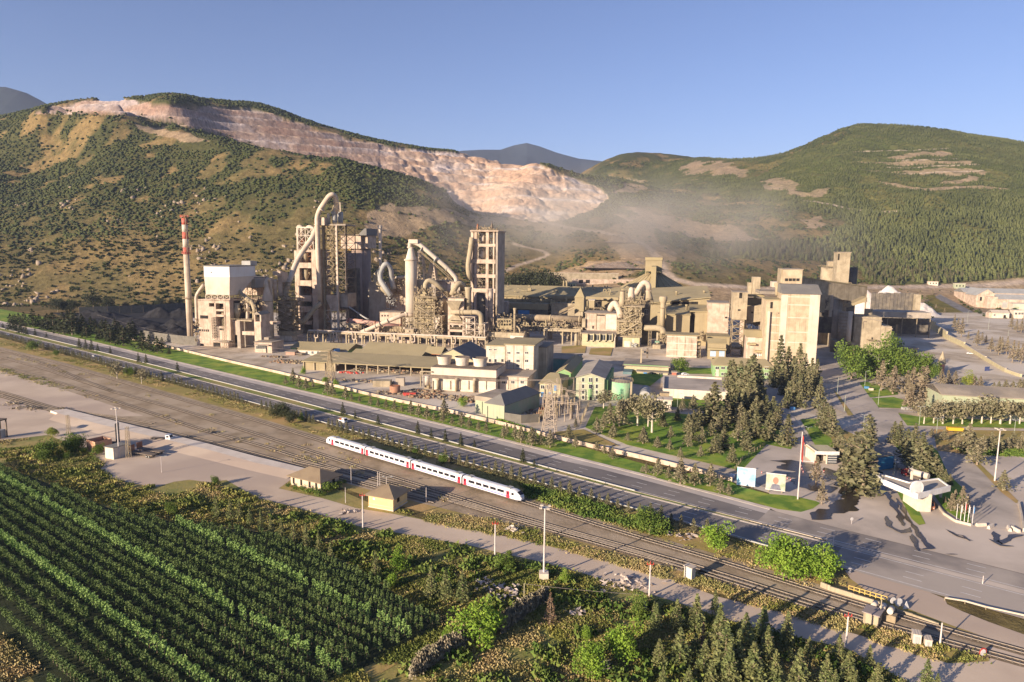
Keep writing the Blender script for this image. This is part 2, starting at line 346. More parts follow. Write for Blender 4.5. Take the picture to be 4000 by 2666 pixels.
def HW(al,off,z=0.0):return Vector((al*hc-off*hs,al*hs+off*hc,z))
def alof(p):return p[0]*hc+p[1]*hs,-p[0]*hs+p[1]*hc
AL=[-2600,-900,-750,-600,-450,-300,-200,-100,-40,20,150,600]
OFF=dict(near=[210,196.5,195.5,195,193.2,190.6,187.5,185.4,183.3,181.5,180,178],nk=[224,207,206,205.5,204.3,201.6,199.2,197,196.6,195,194,192],med=[232,213,212.5,212,210,207,203.4,199.2,198.4,197.5,197,195],far=[250,231,229.5,229,225.5,223,220,215,209.5,208,206,204])
def off(k,a):return float(np.interp(a,AL,OFF[k]))
ZL=[0.0]
def lay():
 ZL[0]+=.006;return ZL[0]
def sheet(name,poly,mat,z=None,kind='structure'):
 z=lay()if z is None else z
 pp=[G(x,y)for x,y in poly]
 V=[(p.x,p.y,z)for p in pp]
 a=sum(V[i][0]*V[(i+1)%len(V)][1]-V[(i+1)%len(V)][0]*V[i][1]for i in range(len(V)))
 o=mesh(name,V,[tuple(range(len(V)))if a>0 else tuple(range(len(V)-1,-1,-1))],mat)
 return tag(o,kind=kind)
def ribbon(name,f0,f1,a0,a1,mat,z=None,step=15,kind='structure',hgt=0):
 z=lay()if z is None else z
 n=max(1,int((a1-a0)/step));A=[a0+(a1-a0)*i/n for i in range(n+1)];V=[];F=[]
 for a in A:V+=[HW(a,f0(a),z),HW(a,f1(a),z)]
 for i in range(n):F.append((2*i,2*i+2,2*i+3,2*i+1))
 if hgt:
  k=len(V);V+=[v+Vector((0,0,hgt))for v in V];F=[tuple(i+k for i in f)for f in F]
  for i in range(n):F+=[(2*i,2*i+2,k+2*i+2,k+2*i),(2*i+3,2*i+1,k+2*i+1,k+2*i+3)]
  F+=[(1,0,k,k+1),(2*n,2*n+1,k+2*n+1,k+2*n)]
 o=mesh(name,V,F,mat)
 return tag(o,kind=kind)if kind else o
m_dust=M('dusty_yard',(.54,.45,.335),(.35,.28,.20),.09,.95,.2,c3=(.62,.54,.44),sc3=.02)
m_gravel=M('gravel',(.60,.48,.36),(.50,.39,.285),.03,.95,.1,c3=(.46,.36,.28),sc3=.015)
m_ballast=M('ballast',(.37,.28,.185),(.25,.19,.12),.15,.98,.4,c3=(.42,.33,.23),sc3=.05)
m_asph=M('asphalt',(.18,.16,.15),(.14,.126,.12),.06,.8,.05,c3=(.225,.20,.18),sc3=.02)
m_asph2=M('dusty_asphalt',(.42,.36,.30),(.30,.26,.22),.07,.85,.05,c3=(.50,.43,.36),sc3=.03)
m_apron=M('gate_apron',(.50,.42,.34),(.33,.28,.23),.06,.85,.1,c3=(.58,.49,.40),sc3=.03)
m_wet=M('wet_dirt',(.035,.028,.022),(.05,.04,.032),.3,.25)
m_lawn=M('lawn',(0.163,0.275,0.0275),(0.3,0.325,0.05),.05,.95,.3,c3=(.10,.19,.022),sc3=.12)
m_verge=M('dry_verge',(.34,.26,.08),(.22,.20,.055),.1,.95,.4,c3=(.44,.29,.12),sc3=.05)
m_scrub=M('weedy_ground',(.26,.23,.07),(.42,.30,.12),.12,.95,.5,c3=(.19,.20,.055),sc3=.06)
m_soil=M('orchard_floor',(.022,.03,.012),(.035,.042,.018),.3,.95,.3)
m_kerb=M('kerb_concrete',(.56,.48,.38),(.46,.39,.31),.4,.9)
m_white=M('road_paint',(.72,.70,.67),(.55,.52,.5),.8,.7)
m_coal=M('coal',(.012,.012,.014),(.03,.028,.03),.2,.8,.4)
sheet('weedy_ground',[(-1500,1560),(0,1560),(400,1640),(1200,1860),(1500,1990),(2700,2300),(3600,2560),(3900,2640),(5200,3400),(3800,5200),(-1200,5200),(-2600,2400)],m_scrub)
sheet('verge_ground',[(-900,1080),(0,1320),(1232,1650),(2876,2110),(3310,2260),(3900,2480),(3840,2640),(3500,2500),(2700,2290),(1500,1960),(1000,1800),(0,1560),(-2000,1250)],m_verge)
PLANT=[(560,1222),(545,1332),(700,1370),(900,1418),(1100,1463),(1318,1515),(1559,1573),(1800,1624),(1946,1658),(2140,1709),(2310,1750),(2500,1793),(2700,1842),(2867,1885),(3000,1925),(3180,2000),(3310,2040),(3520,2105),(3800,2190),(4000,2246),(4900,2500),(4900,1700),(4420,1222)]
sheet('plant_yard',PLANT,m_dust)
sheet('coal_yard',[(200,1222),(560,1222),(740,1222),(750,1330),(560,1318),(430,1300)],m_coal)
sheet('rail_bed',[(-600,1320),(-100,1340),(0,1356),(260,1420),(700,1545),(1000,1630),(1276,1712),(2060,1945),(2500,2080),(2900,2195),(3250,2300),(3500,2390),(3890,2500),(4400,2650),(4400,2750),(3850,2560),(3500,2470),(2900,2300),(2600,2215),(2133,2070),(1900,2030),(1500,1930),(1200,1846),(800,1742),(258,1608),(0,1560),(-900,1440)],m_ballast)
sheet('yard',[(0,1556),(60,1560),(200,1612),(258,1609),(800,1742),(1190,1838),(1130,1880),(1089,1909),(1262,1948),(1388,1985),(1538,2009),(1701,2041),(2057,2114),(2312,2175),(2465,2216),(2659,2277),(2800,2331),(3055,2393),(3310,2469),(3514,2530),(3700,2592),(3861,2585),(3875,2520),(4000,2500),(4800,2700),(4800,3400),(4000,2900),(3600,2690),(3514,2648),(3310,2535),(2900,2440),(2633,2350),(2536,2322),(2404,2276),(2133,2200),(1985,2168),(1838,2132),(1700,2108),(1657,2100),(1402,2057),(1147,1980),(1003,1946),(884,1876),(816,1885),(740,1875),(680,1883),(612,1903),(520,1890),(442,1873),(391,1835),(412,1812),(330,1760),(190,1700),(0,1722),(-900,1900),(-900,1600)],m_gravel)
sheet('yard',[(-900,1440),(0,1448),(238,1520),(560,1625),(450,1630),(221,1590),(0,1528),(-900,1500)],m_gravel)
sheet('crossing_road',[(3300,2228),(3322,2262),(3400,2320),(3478,2352),(3600,2400),(3720,2445),(3900,2508),(3868,2530),(3868,2600),(4000,2640),(4700,3100),(4900,2700),(4000,2480),(3860,2430),(3760,2390),(3700,2362),(3690,2340),(3500,2260)],m_gravel)
sheet('farm_track',[(1290,2666),(1330,2660),(1560,2560),(1720,2480),(1760,2462),(1770,2472),(1600,2560),(1400,2660),(1180,2790),(1100,2790)],m_verge)
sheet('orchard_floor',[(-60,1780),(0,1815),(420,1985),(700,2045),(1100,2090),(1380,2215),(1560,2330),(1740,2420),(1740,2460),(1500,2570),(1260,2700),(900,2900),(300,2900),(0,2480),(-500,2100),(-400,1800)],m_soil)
sheet('grass_strip',[(1220,2700),(1500,2575),(1745,2455),(1780,2475),(1560,2590),(1300,2740)],m_verge)
m_far_sh=M('dusty_shoulder',(.55,.48,.42),(.40,.35,.31),.08,.9,c3=(.44,.39,.35),sc3=.05)
ribbon('road',lambda a:off('near',a),lambda a:off('nk',a),-2600,600,m_asph)
ribbon('road',lambda a:off('med',a),lambda a:off('far',a),-2600,600,m_asph)
ribbon('road_shoulder',lambda a:off('far',a)-(5.2 if a<-130 else 4.0),lambda a:off('far',a),-2600,-60,m_far_sh)
ribbon('lawn',lambda a:off('far',a)+2.2,lambda a:float(np.interp(a,[-900,-560,-340,-180,-120,-66],[258,262,243.5,237,229,221])),-600,-66,m_lawn)
ribbon('verge_ground',lambda a:off('far',a)+2.2,lambda a:275,-2000,-600,m_lawn)
ribbon('median_grass',lambda a:off('nk',a)+.5,lambda a:off('med',a)-.3,-2600,-62,M('median_grass',(.24,.24,.065),(.32,.25,.10),.1,.95,.3,c3=(.16,.2,.04),sc3=.04))
ribbon('median_grass',lambda a:off('nk',a)+.4,lambda a:off('med',a)-.3,12,400,m_verge)
m_xr=M('crossing_asphalt',(.29,.25,.215),(.20,.175,.155),.09,.85,.05,c3=(.42,.36,.30),sc3=.03)
ribbon('road',lambda a:off('near',a)-.5,lambda a:off('nk',a)+.2,-36,60,m_xr)
ribbon('crossing_road',lambda a:off('nk',a),lambda a:off('med',a)+.3,-40,10,m_apron)
ribbon('road',lambda a:off('med',a),lambda a:off('far',a)-.5,-60,60,m_xr)
ribbon('kerb',lambda a:off('nk',a)-.3,lambda a:off('nk',a)+.5,-2600,-38,m_kerb,0.0,hgt=.16)
ribbon('kerb',lambda a:off('med',a)-.3,lambda a:off('med',a)+.1,-2600,-38,m_kerb,0.0,hgt=.16)
ribbon('kerb',lambda a:off('nk',a)-.2,lambda a:off('nk',a)+.4,12,500,m_kerb,0.0,hgt=.16)
ribbon('kerb',lambda a:off('far',a)-.2,lambda a:off('far',a)+1.9,-2600,-60,M('pale_gutter',(.66,.57,.47),(.54,.46,.37),.2,.9),0.0,hgt=.14)
for k0,d in(('near',.8),('nk',-.9),('med',.8)):
 ribbon('road_marking',lambda a:off(k0,a)+d,lambda a:off(k0,a)+d+.24,-900,300,m_white)
def dashes(f,a0,a1,wd=.24,L=4,gap=8):
 V=[];F=[];a=a0;z=lay()
 while a<a1:
  n=len(V);V+=[HW(a,f(a),z),HW(a+L,f(a+L),z),HW(a+L,f(a+L)+wd,z),HW(a,f(a)+wd,z)];F.append((n,n+1,n+2,n+3));a+=L+gap
 tag(mesh('road_marking',V,F,m_white),kind='structure')
dashes(lambda a:off('near',a)+4.3,-800,200);dashes(lambda a:off('near',a)+7.9,-800,200)
dashes(lambda a:off('med',a)+4.2,-800,200);dashes(lambda a:off('med',a)+7.8,-800,200)
LOW=[tuple(float(q[0])for q in proj(HW(a,off('far',a)-.4)))for a in(150,60,20,0,-20,-36,-50,-58)]
sheet('gate_apron',[(2890,1900),(2960,1925),(3000,1935),(3040,1900),(3100,1800),(3110,1760),(3380,1640),(3500,1640),(3800,1700),(4000,1800),(4500,2000)]+LOW+[(2990,1980)],m_apron)
sheet('road',[(3170,1405),(3290,1395),(3340,1400),(3420,1560),(3432,1598),(3586,1600),(3586,1614),(3508,1614),(3540,1668),(4200,1690),(4200,1730),(3560,1690),(3520,1740),(3420,1740),(3380,1650),(3262,1600),(3200,1480)],m_asph2)
sheet('road',[(3000,1490),(3040,1498),(3080,1600),(3140,1690),(3200,1760),(3180,1800),(3100,1760),(3060,1680),(2990,1630),(2960,1560)],m_asph2)
sheet('parking',[(2640,1392),(2790,1392),(3000,1400),(2990,1425),(2700,1432)],m_asph2)
sheet('parking',[(2995,1738),(3100,1752),(3140,1800),(3060,1870),(2980,1905),(2888,1835)],m_asph2)
sheet('parking',[(3540,1730),(3760,1775),(3840,1848),(3968,1972),(4000,2060),(3990,2080),(3830,2060),(3790,2050),(3765,1905),(3706,1857),(3660,1768)],m_asph2)
LAWNS=[[(2780,1842),(2890,1904),(3000,1932),(3100,1940),(3185,1960),(3205,1968),(3175,1990),(3128,2003),(3040,1992),(2870,1946),(2700,1905),(2560,1868)],[(2286,1672),(2324,1592),(2460,1585),(2600,1612),(2740,1627),(2900,1640),(3040,1680),(3098,1740),(3090,1758),(2995,1738),(2890,1848),(2870,1835),(2600,1775),(2450,1740)],[(2462,1352+90),(2560,1430),(2590,1470),(2540,1510),(2470,1500)],[(2640,1435),(2780,1440),(2790,1462),(2660,1462)],[(2600,1555),(2840,1568),(2900,1590),(2860,1612),(2620,1590)],[(3508,1616),(3584,1629),(4200,1660),(4200,1682),(3690,1667),(3544,1665)],[(3405,1558),(3490,1553),(3584,1580),(3584,1598),(3432,1594)],[(3357,1497),(3384,1493),(3514,1524),(3506,1543),(3399,1555)],[(3127,1640),(3200,1637),(3250,1675),(3300,1740),(3265,1751),(3189,1751),(3150,1683)],[(3499,1915),(3530,1925),(3590,2000),(3615,2050),(3590,2055),(3560,2030)],[(3486,1732),(3646,1750),(3664,1768),(3704,1857),(3762,1911),(3794,2053),(3776,2050),(3691,1995),(3629,1911),(3557,1812)]]
for pl in LAWNS:sheet('lawn',pl,m_lawn)
for pl in([(3771,1777),(3825,1812),(3981,1964),(3968,1969),(3914,1929),(3838,1848)],[(3646,1680),(4200,1690),(4200,1786),(3771,1777),(3660,1763)],[(3254,1522),(3276,1545),(3334,1625),(3312,1625)],[(3215,1640),(3290,1680),(3380,1720),(3400,1850),(3384,1936),(3348,1936),(3300,1820),(3260,1750)],[(2170,1540+150),(2280,1680),(2420,1745),(2300,1735),(2150,1695)],[(2194,1355),(2290,1350),(2286,1380),(2194,1382)],[(2308,1362),(2394,1360),(2385,1392),(2300,1386)]):
 sheet('verge_ground',pl,m_verge)
sheet('traffic_island',[(3254,2052),(3350,2040),(3352,2054),(3338,2076),(3256,2056)],M('island_paving',(.42,.33,.26),(.33,.26,.2),1.5,.9),.12)
def blot(name,path,wd,mat,seed=1):
 r2=random.Random(seed);P=[G(x,y)for x,y in path];z=lay();A=[];B=[]
 Q=[]
 for a,b in zip(P[:-1],P[1:]):
  n=max(2,int((b-a).length/.8));Q+=[a.lerp(b,i/n)for i in range(n)]
 Q.append(P[-1])
 for i,p in enumerate(Q):
  t=(Q[min(i+1,len(Q)-1)]-Q[max(i-1,0)]).normalized();nrm=Vector((-t.y,t.x,0))
  k=wd*min(1,i/3,(len(Q)-1-i)/3+.15);u1=vnoise(i*1.0,0,3.0,seed);u2=vnoise(i*1.0,9,3.0,seed+5);A.append(p+nrm*k*(.1+1.1*float(u1)+r2 .uniform(0,.15)));B.append(p-nrm*k*(.1+1.1*float(u2)+r2 .uniform(0,.15)))
 V=[(v.x,v.y,z)for v in A+B];n=len(A)
 tag(mesh(name,V,[(n+i,n+i+1,i+1,i)for i in range(n-1)],mat),kind='structure')
blot('water',[(3090,1800),(3130,1850),(3180,1900),(3240,1930)],6.5,m_wet,3)
blot('water',[(3220,1830),(3280,1880),(3310,1930),(3330,1960),(3310,2000)],3.2,m_wet,4)
blot('water',[(3170,2035),(3230,2010),(3290,1985),(3330,1950)],3.0,m_wet,5)
blot('water',[(3430,1840),(3440,1900),(3480,1960),(3510,2010),(3530,2060)],1.3,m_wet,6)
blot('water',[(3500,1950),(3560,2050),(3600,2110),(3625,2150)],.8,m_wet,7)
blot('water',[(3500,2075),(3545,2080),(3555,2065)],1.2,m_wet,8)
blot('water',[(3590,2080),(3610,2120),(3640,2145),(3600,2150)],.7,m_wet,9)
blot('water',[(3690,2070),(3740,2100),(3800,2118)],.5,m_wet,10)
blot('water',[(3880,2080),(3900,2130),(3960,2100),(4000,2095)],1.1,m_wet,11)
blot('water',[(3560,2090),(3572,2130),(3590,2160)],.9,m_wet,14)
blot('water',[(3460,2020),(3475,2060),(3520,2085),(3560,2078)],.8,m_wet,15)
blot('water',[(3720,2090),(3760,2098),(3790,2120)],.7,m_wet,16)
blot('water',[(3860,2110),(3910,2135),(3960,2140)],.8,m_wet,17)
blot('water',[(3690,2170),(3740,2172)],.8,m_wet,12)
m_tyre=M('tyre_dust',(.22,.205,.20),(.32,.29,.27),.5,.8)
m_rail=M('rail_steel',(0.372,0.31,0.248),(0.285,0.236,0.186),.5,.45,metal=.3)
m_tb=M('track_ballast',(.19,.145,.10),(.14,.105,.07),.5,.95,.4)
m_sleep=M('sleeper',(.20,.17,.13),(.13,.11,.09),1.0,.95)
def track(path,label,z=.12):
 P=[G(x,y,z)for x,y in path]
 t=thing('railway_track',label,'railway track',(P[0].x,P[0].y,0),0,'tracks of the rail yard')
 o=Vector((P[0].x,P[0].y,0));L=[0]
 for a,b in zip(P[:-1],P[1:]):L.append(L[-1]+(b-a).length)
 n=int(L[-1]/6);S_=np.linspace(0,L[-1],n);xs=np.interp(S_,L,[p.x for p in P]);ys=np.interp(S_,L,[p.y for p in P])
 for _ in range(6):
  xs[1:-1]=(xs[:-2]+xs[2:]+2*xs[1:-1])/4;ys[1:-1]=(ys[:-2]+ys[2:]+2*ys[1:-1])/4
 C_=[Vector((x,y,z))for x,y in zip(xs,ys)]
 for sgn in(-1,1):
  mb=MB(o);V=[];F=[]
  for i,p in enumerate(C_):
   d=(C_[min(i+1,n-1)]-C_[max(i-1,0)]).normalized();nn=Vector((-d.y,d.x,0))
   q=p+nn*sgn*.75
   V+=[q-nn*.1,q+nn*.1,q+nn*.1+Vector((0,0,.17)),q-nn*.1+Vector((0,0,.17))]
  for i in range(n-1):F+=[(4*i+j,4*i+(j+1)%4,4*i+4+(j+1)%4,4*i+4+j)for j in range(4)]
  mb.add(V,F).build('rail',m_rail,t)
 sb=MB(o);bb=MB(o)
 for i in range(n-1):
  a,b=C_[i],C_[i+1];d=(b-a).normalized();nn=Vector((-d.y,d.x,0))
  k=max(1,int((b-a).length/1.2))
  if a.length<420:
   for j in range(k):
    q=a.lerp(b,j/k);sb.beam(q-nn*1.25+Vector((0,0,-.02)),q+nn*1.25+Vector((0,0,-.02)),.3,.16)
  V=[a-nn*1.9,b-nn*1.9,b-nn*1.5,a-nn*1.5,b+nn*1.5,a+nn*1.5,b+nn*1.9,a+nn*1.9]
  zz=[.03,.03,.1,.1,.1,.1,.03,.03];V=[Vector((v.x,v.y,q))for v,q in zip(V,zz)]
  bb.add(V,[(0,1,2,3),(3,2,4,5),(5,4,6,7)])
 sb.build('sleeper',m_sleep,t)['kind']='stuff'
 bb.build('ballast',m_tb,t)
 return t
TRA=[(-500,1255),(0,1364),(208,1412),(506,1501),(700,1558),(1000,1642),(1276,1728.5),(2038,1957),(2465,2092),(2800,2187),(3157,2301),(3402,2377),(3700,2462),(3845,2503),(4200,2602)]
TRB=[(-500,1280),(0,1394),(193,1447.5),(446,1531),(700,1600),(1000,1696),(1477,1848),(1795,1946),(2133,2052),(2414,2128),(2800,2235),(3310,2403),(3600,2482),(3871,2552),(4200,2646)]
track(TRA,'track under the white passenger train, nearest to the highway')
track(TRB,'worn track in the middle of the rail yard, running parallel to the train')
track([(-500,1310),(0,1427),(268,1507),(595,1616),(800,1684),(1000,1735),(1327,1838),(1500,1880),(1800,1968),(2133,2065),(2414,2143),(2800,2250)],'third track from the highway, running past the two small trackside houses')
track([(-500,1430),(0,1530),(221,1599),(442,1640),(800,1722),(1000,1775),(1299,1858),(1500,1912),(1700,1962)],'siding along the edge of the concrete loading platform')
track([(0,1545),(221,1612),(300,1612),(442,1625),(600,1655)],'short curved siding running in beside the rubble heaps')
track([(60,1382),(193,1430),(330,1490),(446,1531)],'diagonal crossover track at the left end of the rail yard')
track([(1150,1800),(1400,1855),(1700,1935),(2000,2020),(2300,2102),(2600,2188),(2900,2285),(3200,2380)],'turnout track winding past the yellow hut towards the right crossing')
pl=[G(x,y)for x,y in((197,1612),(258,1605),(800,1738),(1000,1792),(1196,1840),(1165,1852),(1000,1818),(800,1762),(400,1668),(225,1622))]
k=MB();k.prism([(p.x,p.y)for p in pl][::-1],0.0,.9)
o=k.build('loading_platform',M('platform_concrete',(.66,.58,.49),(.56,.48,.40),.2,.9));tag(o,'long pale concrete loading platform beside the siding','platform')
ramp=[G(x,y)for x,y in((225,1622),(400,1668),(800,1762),(1000,1818),(1165,1852),(1120,1872),(980,1840),(780,1790),(380,1695),(190,1640))]
V=[(p.x,p.y,.9 if i<5 else.03)for i,p in enumerate(ramp)]
tag(mesh('yard_ramp',V,[(i,9-i,8-i,i+1)[::-1]for i in range(4)],m_gravel),kind='structure')
PA=R(13);a_=Vector((math.cos(PA),-math.sin(PA),0));d_=Vector((math.sin(PA),math.cos(PA),0))
VW=[0,0,1]
def view(x,y,s):VW[:]=[x,y,s]
def px(x,y):return VW[0]+x/VW[2],VW[1]+y/VW[2]
def Q(x,y,t):
 "plant coordinates (s, t, z) of the point seen at view pixel x, y on the plane depth t"
 d=ray(*px(x,y));k=t/(d@d_);return Vector((k*(d@a_),t,H+k*d.z))
def tof(x,y):
 g=G(*px(x,y));return g@d_
m_pink=M('warm_concrete',(0.561,0.445,0.348),(0.388,0.294,0.22),.2,.9,.15,.65)
m_conc=M('dusty_concrete',(0.413,0.342,0.236),(0.281,0.23,0.156),.2,.9,.15,.65)
m_grey=M('grey_concrete',(0.403,0.347,0.28),(0.291,0.246,0.202),.15,.9,.15,.5)
m_clad=M('dusty_cladding',(0.356,0.293,0.178),(0.299,0.241,0.144),.1,.85,.25,.3,wave=(.9,'X'))
m_cladp=M('pale_cladding',(0.594,0.517,0.429),(0.495,0.418,0.33),.1,.8,.15,.25,wave=(.6,'X'))
m_cladg=M('grey_cladding',(.40,.40,.38),(.33,.32,.30),.1,.7,.15,.25,wave=(.8,'X'))
m_white_w=M('white_wall',(0.648,0.572,0.475),(0.54,0.454,0.356),.25,.9,.05,.5)
m_steel=M('dusty_steel',(0.345,0.276,0.178),(0.23,0.178,0.115),.3,.85,.2,.3)
m_steeld=M('dark_steel',(.20,.16,.12),(.13,.10,.08),.3,.8,.2,.3)
m_pipe=M('pale_duct',(0.573,0.476,0.378),(0.464,0.378,0.287),.2,.75,.05,.3)
m_pipeo=M('dusty_duct',(0.408,0.336,0.228),(0.336,0.276,0.18),.2,.8,.05,.3)
m_roof=M('dusty_roof',(.37,.305,.175),(.31,.255,.145),.06,.9,.2,0,wave=(.7,'X'))
m_roofg=M('grey_roof',(.21,.20,.18),(.17,.16,.15),.1,.9,.2,0,wave=(.7,'X'))
m_flat=M('flat_roof',(.36,.30,.235),(.28,.235,.18),.08,.95,.1,c3=(.22,.19,.16),sc3=.05)
m_dark=M('opening',(.018,.016,.015),(.035,.03,.025),.4,.9)
m_glass=M('window_glass',(.03,.035,.04),(.06,.06,.06),1,.2)
m_frame=M('window_frame',(.70,.68,.62),(.6,.58,.52),1,.7)
m_green=M('pale_green_wall',(.33,.38,.25),(.40,.38,.27),.3,.9,.05,.3)
m_greens=M('green_wall',(.20,.36,.15),(.28,.38,.2),.3,.9,.05,.3)
m_cream=M('cream_wall',(.48,.43,.27),(.40,.35,.22),.3,.9,.05,.3)
m_blue=M('blue_paint',(.07,.22,.50),(.12,.3,.52),.6,.6)
m_red=M('red_paint',(.50,.05,.04),(.38,.07,.05),.8,.6,.05,.3)
m_redband=M('faded_red_paint',(.52,.10,.07),(.45,.18,.13),.4,.7,.05,.3)
m_rust=M('rusty_steel',(.30,.12,.06),(.40,.22,.14),.3,.9,.2,.5)
m_kiln=M('pink_kiln_shell',(.48,.25,.21),(.42,.28,.22),.3,.8,.1)
m_kilno=M('dusty_kiln_shell',(.34,.27,.18),(.26,.20,.14),.3,.8,.1)
m_tank=M('green_tank',(.22,.48,.26),(.45,.50,.34),.12,.7,.05,.5)
m_sootshade=M('sooty_shaded_wall',(.10,.09,.08),(.2,.17,.13),.2,.9,.1,.3)  # dark wall tone: soot plus shade painted in for shaded and recessed walls
class Pl:
 def __init__(s,name,label,cat,x,t,group=None,z=0):
  q=Q(x,px(0,0)[1],t)if False else None
  y=1600
  d=ray(px(x,0)[0],1250);k=t/(d@d_);s0=k*(d@a_)
  s.o=Vector((s0,t,0));s.t=t;W=a_*s0+d_*t
  s.root=thing(name,label,cat,(W.x,W.y,0),-PA,group);s.sub={}
 def mb(s):return MB(s.o)
 def put(s,mb,part,mat,smooth=False,parent=None):return mb.build(part,mat,parent or s.root,smooth)
 def ext(s,x0,x1,yt,yb,t):
  y_=(yt+(yb if yb is not None else yt+60))/2
  a,b=Q(x0,y_,t),Q(x1,y_,t);zt=Q((x0+x1)/2,yt,t).z
  zb=0.0 if yb is None else Q((x0+x1)/2,yb,t).z
  return a.x,b.x,zt,zb
 def box(s,part,mat,x0,x1,yt,yb,dt,t=None,roof=None,over=.5,parent=None):
  t=s.t if t is None else t;sa,sb,zt,zb=s.ext(x0,x1,yt,yb,t)
  o=s.put(s.mb().box(sa,sb,t,t+dt,zb,zt),part,mat,parent=parent)
  if roof:s.put(s.mb().box(sa-over,sb+over,t-over,t+dt+over,zt,zt+.5),'roof',roof)
  s.last=(sa,sb,t,t+dt,zb,zt);return o
 def gable(s,part,mat,x0,x1,ye,dt,rise,t=None,roof=m_roof,along='x',over=.6,wall=True,yb=None,hip=0):
  "ridge along the front (x) or running back (y)"
  t=s.t if t is None else t;sa,sb,zt,zb=s.ext(x0,x1,ye,yb,t);t1=t+dt
  if along=='x':
   if wall:s.put(s.mb().prism([(t,zb),(t1,zb),(t1,zt),((t+t1)/2,zt+rise),(t,zt)]if not hip else[(t,zb),(t1,zb),(t1,zt),(t,zt)],sa,sb,'x'),part,mat)
   m=s.mb();tm=(t+t1)/2;x0_,x1_=sa-over,sb+over;k=rise/(dt/2)*over;h=hip*(sb-sa)
   V=[(x0_,t-over,zt-k),(x1_,t-over,zt-k),(x1_,t1+over,zt-k),(x0_,t1+over,zt-k),(x0_+h,tm,zt+rise),(x1_-h,tm,zt+rise)]
   V+=[(v[0],v[1],v[2]+.35)for v in V]
   m.add(V,[(0,1,7,6),(1,2,8,7),(2,3,9,8),(3,0,6,9),(6,7,11,10),(7,8,11),(8,9,10,11),(9,6,10),(1,0,4,5),(3,2,5,4),(0,3,4),(2,1,5)])
   s.put(m,'roof',roof)
  else:
   if wall:s.put(s.mb().prism([(sa,zb),(sb,zb),(sb,zt),((sa+sb)/2,zt+rise),(sa,zt)],t,t1,'y'),part,mat)
   m=s.mb();sm=(sa+sb)/2;w=(sb-sa)/2;k=rise/w*over
   for q in([(sa-over,zt-k),(sm,zt+rise),(sm,zt+rise+.35),(sa-over,zt-k+.35)],[(sb+over,zt-k),(sb+over,zt-k+.35),(sm,zt+rise+.35),(sm,zt+rise)]):
    m.prism(q,t-over,t1+over,'y')
   s.put(m,'roof',roof)
  s.last=(sa,sb,t,t1,zb,zt)
 def win(s,xs,ys,w,h,mat=None,t=None,frame=True,part='window',proud=.06):
  "one window (pane under its frame) per view pixel position"
  t=s.t if t is None else t
  for y in(ys if isinstance(ys,(list,tuple))else[ys]):
   for x in xs:
    q=Q(x,y,t);m=s.mb()
    if frame:
     m.box(q.x-w/2-.15,q.x+w/2+.15,t-proud,t-.002,q.z-h/2-.15,q.z+h/2+.15);f=s.put(m,part,m_frame)
     m=s.mb();m.box(q.x-w/2,q.x+w/2,t-proud-.03,t-proud-.003,q.z-h/2,q.z+h/2)
     if w>1.6:m=s.mb();m.box(q.x-w/2,q.x-.08,t-proud-.03,t-proud-.003,q.z-h/2,q.z+h/2);m.box(q.x+.08,q.x+w/2,t-proud-.03,t-proud-.003,q.z-h/2,q.z+h/2)
     s.put(m,'pane',mat or m_glass,parent=f)
    else:m.box(q.x-w/2,q.x+w/2,t-proud,t-.002,q.z-h/2,q.z+h/2);s.put(m,part,mat or m_dark)
 def rect(s,part,mat,x0,x1,yt,yb,t=None,proud=.08,th=None):
  t=s.t if t is None else t;sa,sb,zt,zb=s.ext(x0,x1,yt,yb,t)
  return s.put(s.mb().box(sa,sb,t-proud,t-.002 if th is None else t-proud+th,zb,zt),part,mat)
 def pipe(s,part,mat,pts,r,rad=6,n=14,parent=None):
  P=[Q(x,y,t)for x,y,t in pts];rr=r*.5
  P=bend(P,rad)
  return s.put(s.mb().tube(P,rr,n),part,mat,True,parent)
 def flange(s,part,mat,pts,r,w=.8):
  m=s.mb();r=r*.5+.12;w=w*.8
  for(x,y,t),(x2,y2,t2)in pts:
   p,q=Q(x,y,t),Q(x2,y2,t2);d=(q-p).normalized();m.tube([p,p+d*w],r,14)
  return s.put(m,part,mat)
 def cyl(s,part,mat,x,yt,yb,r,t=None,r1=None,n=24):
  t=s.t if t is None else t;r=r*.5;zt=Q(x,yt,t).z;zb=0 if yb is None else Q(x,yb,t).z
  sx=Q(x,(yt+(yb if yb is not None else yt+40))/2,t).x
  return s.put(s.mb().cyl(sx,t,zb,zt,r if r1 is None else r1,r,n),part,mat,True)
 def lathe(s,part,mat,x,prof,t=None,n=24):
  "prof: (radius, view y) from bottom to top"
  t=s.t if t is None else t;P=[];prof=[(r*.5,y)for r,y in prof]
  for r,y in prof:q=Q(x,y,t)if y is not None else Vector((Q(x,prof[-1][1],t).x,t,0));P.append((q,r))
  sx=sum(q.x for q,r in P)/len(P)
  return s.put(s.mb().tube([(sx,t,q.z)for q,r in P],[r for q,r in P],n),part,mat,True)
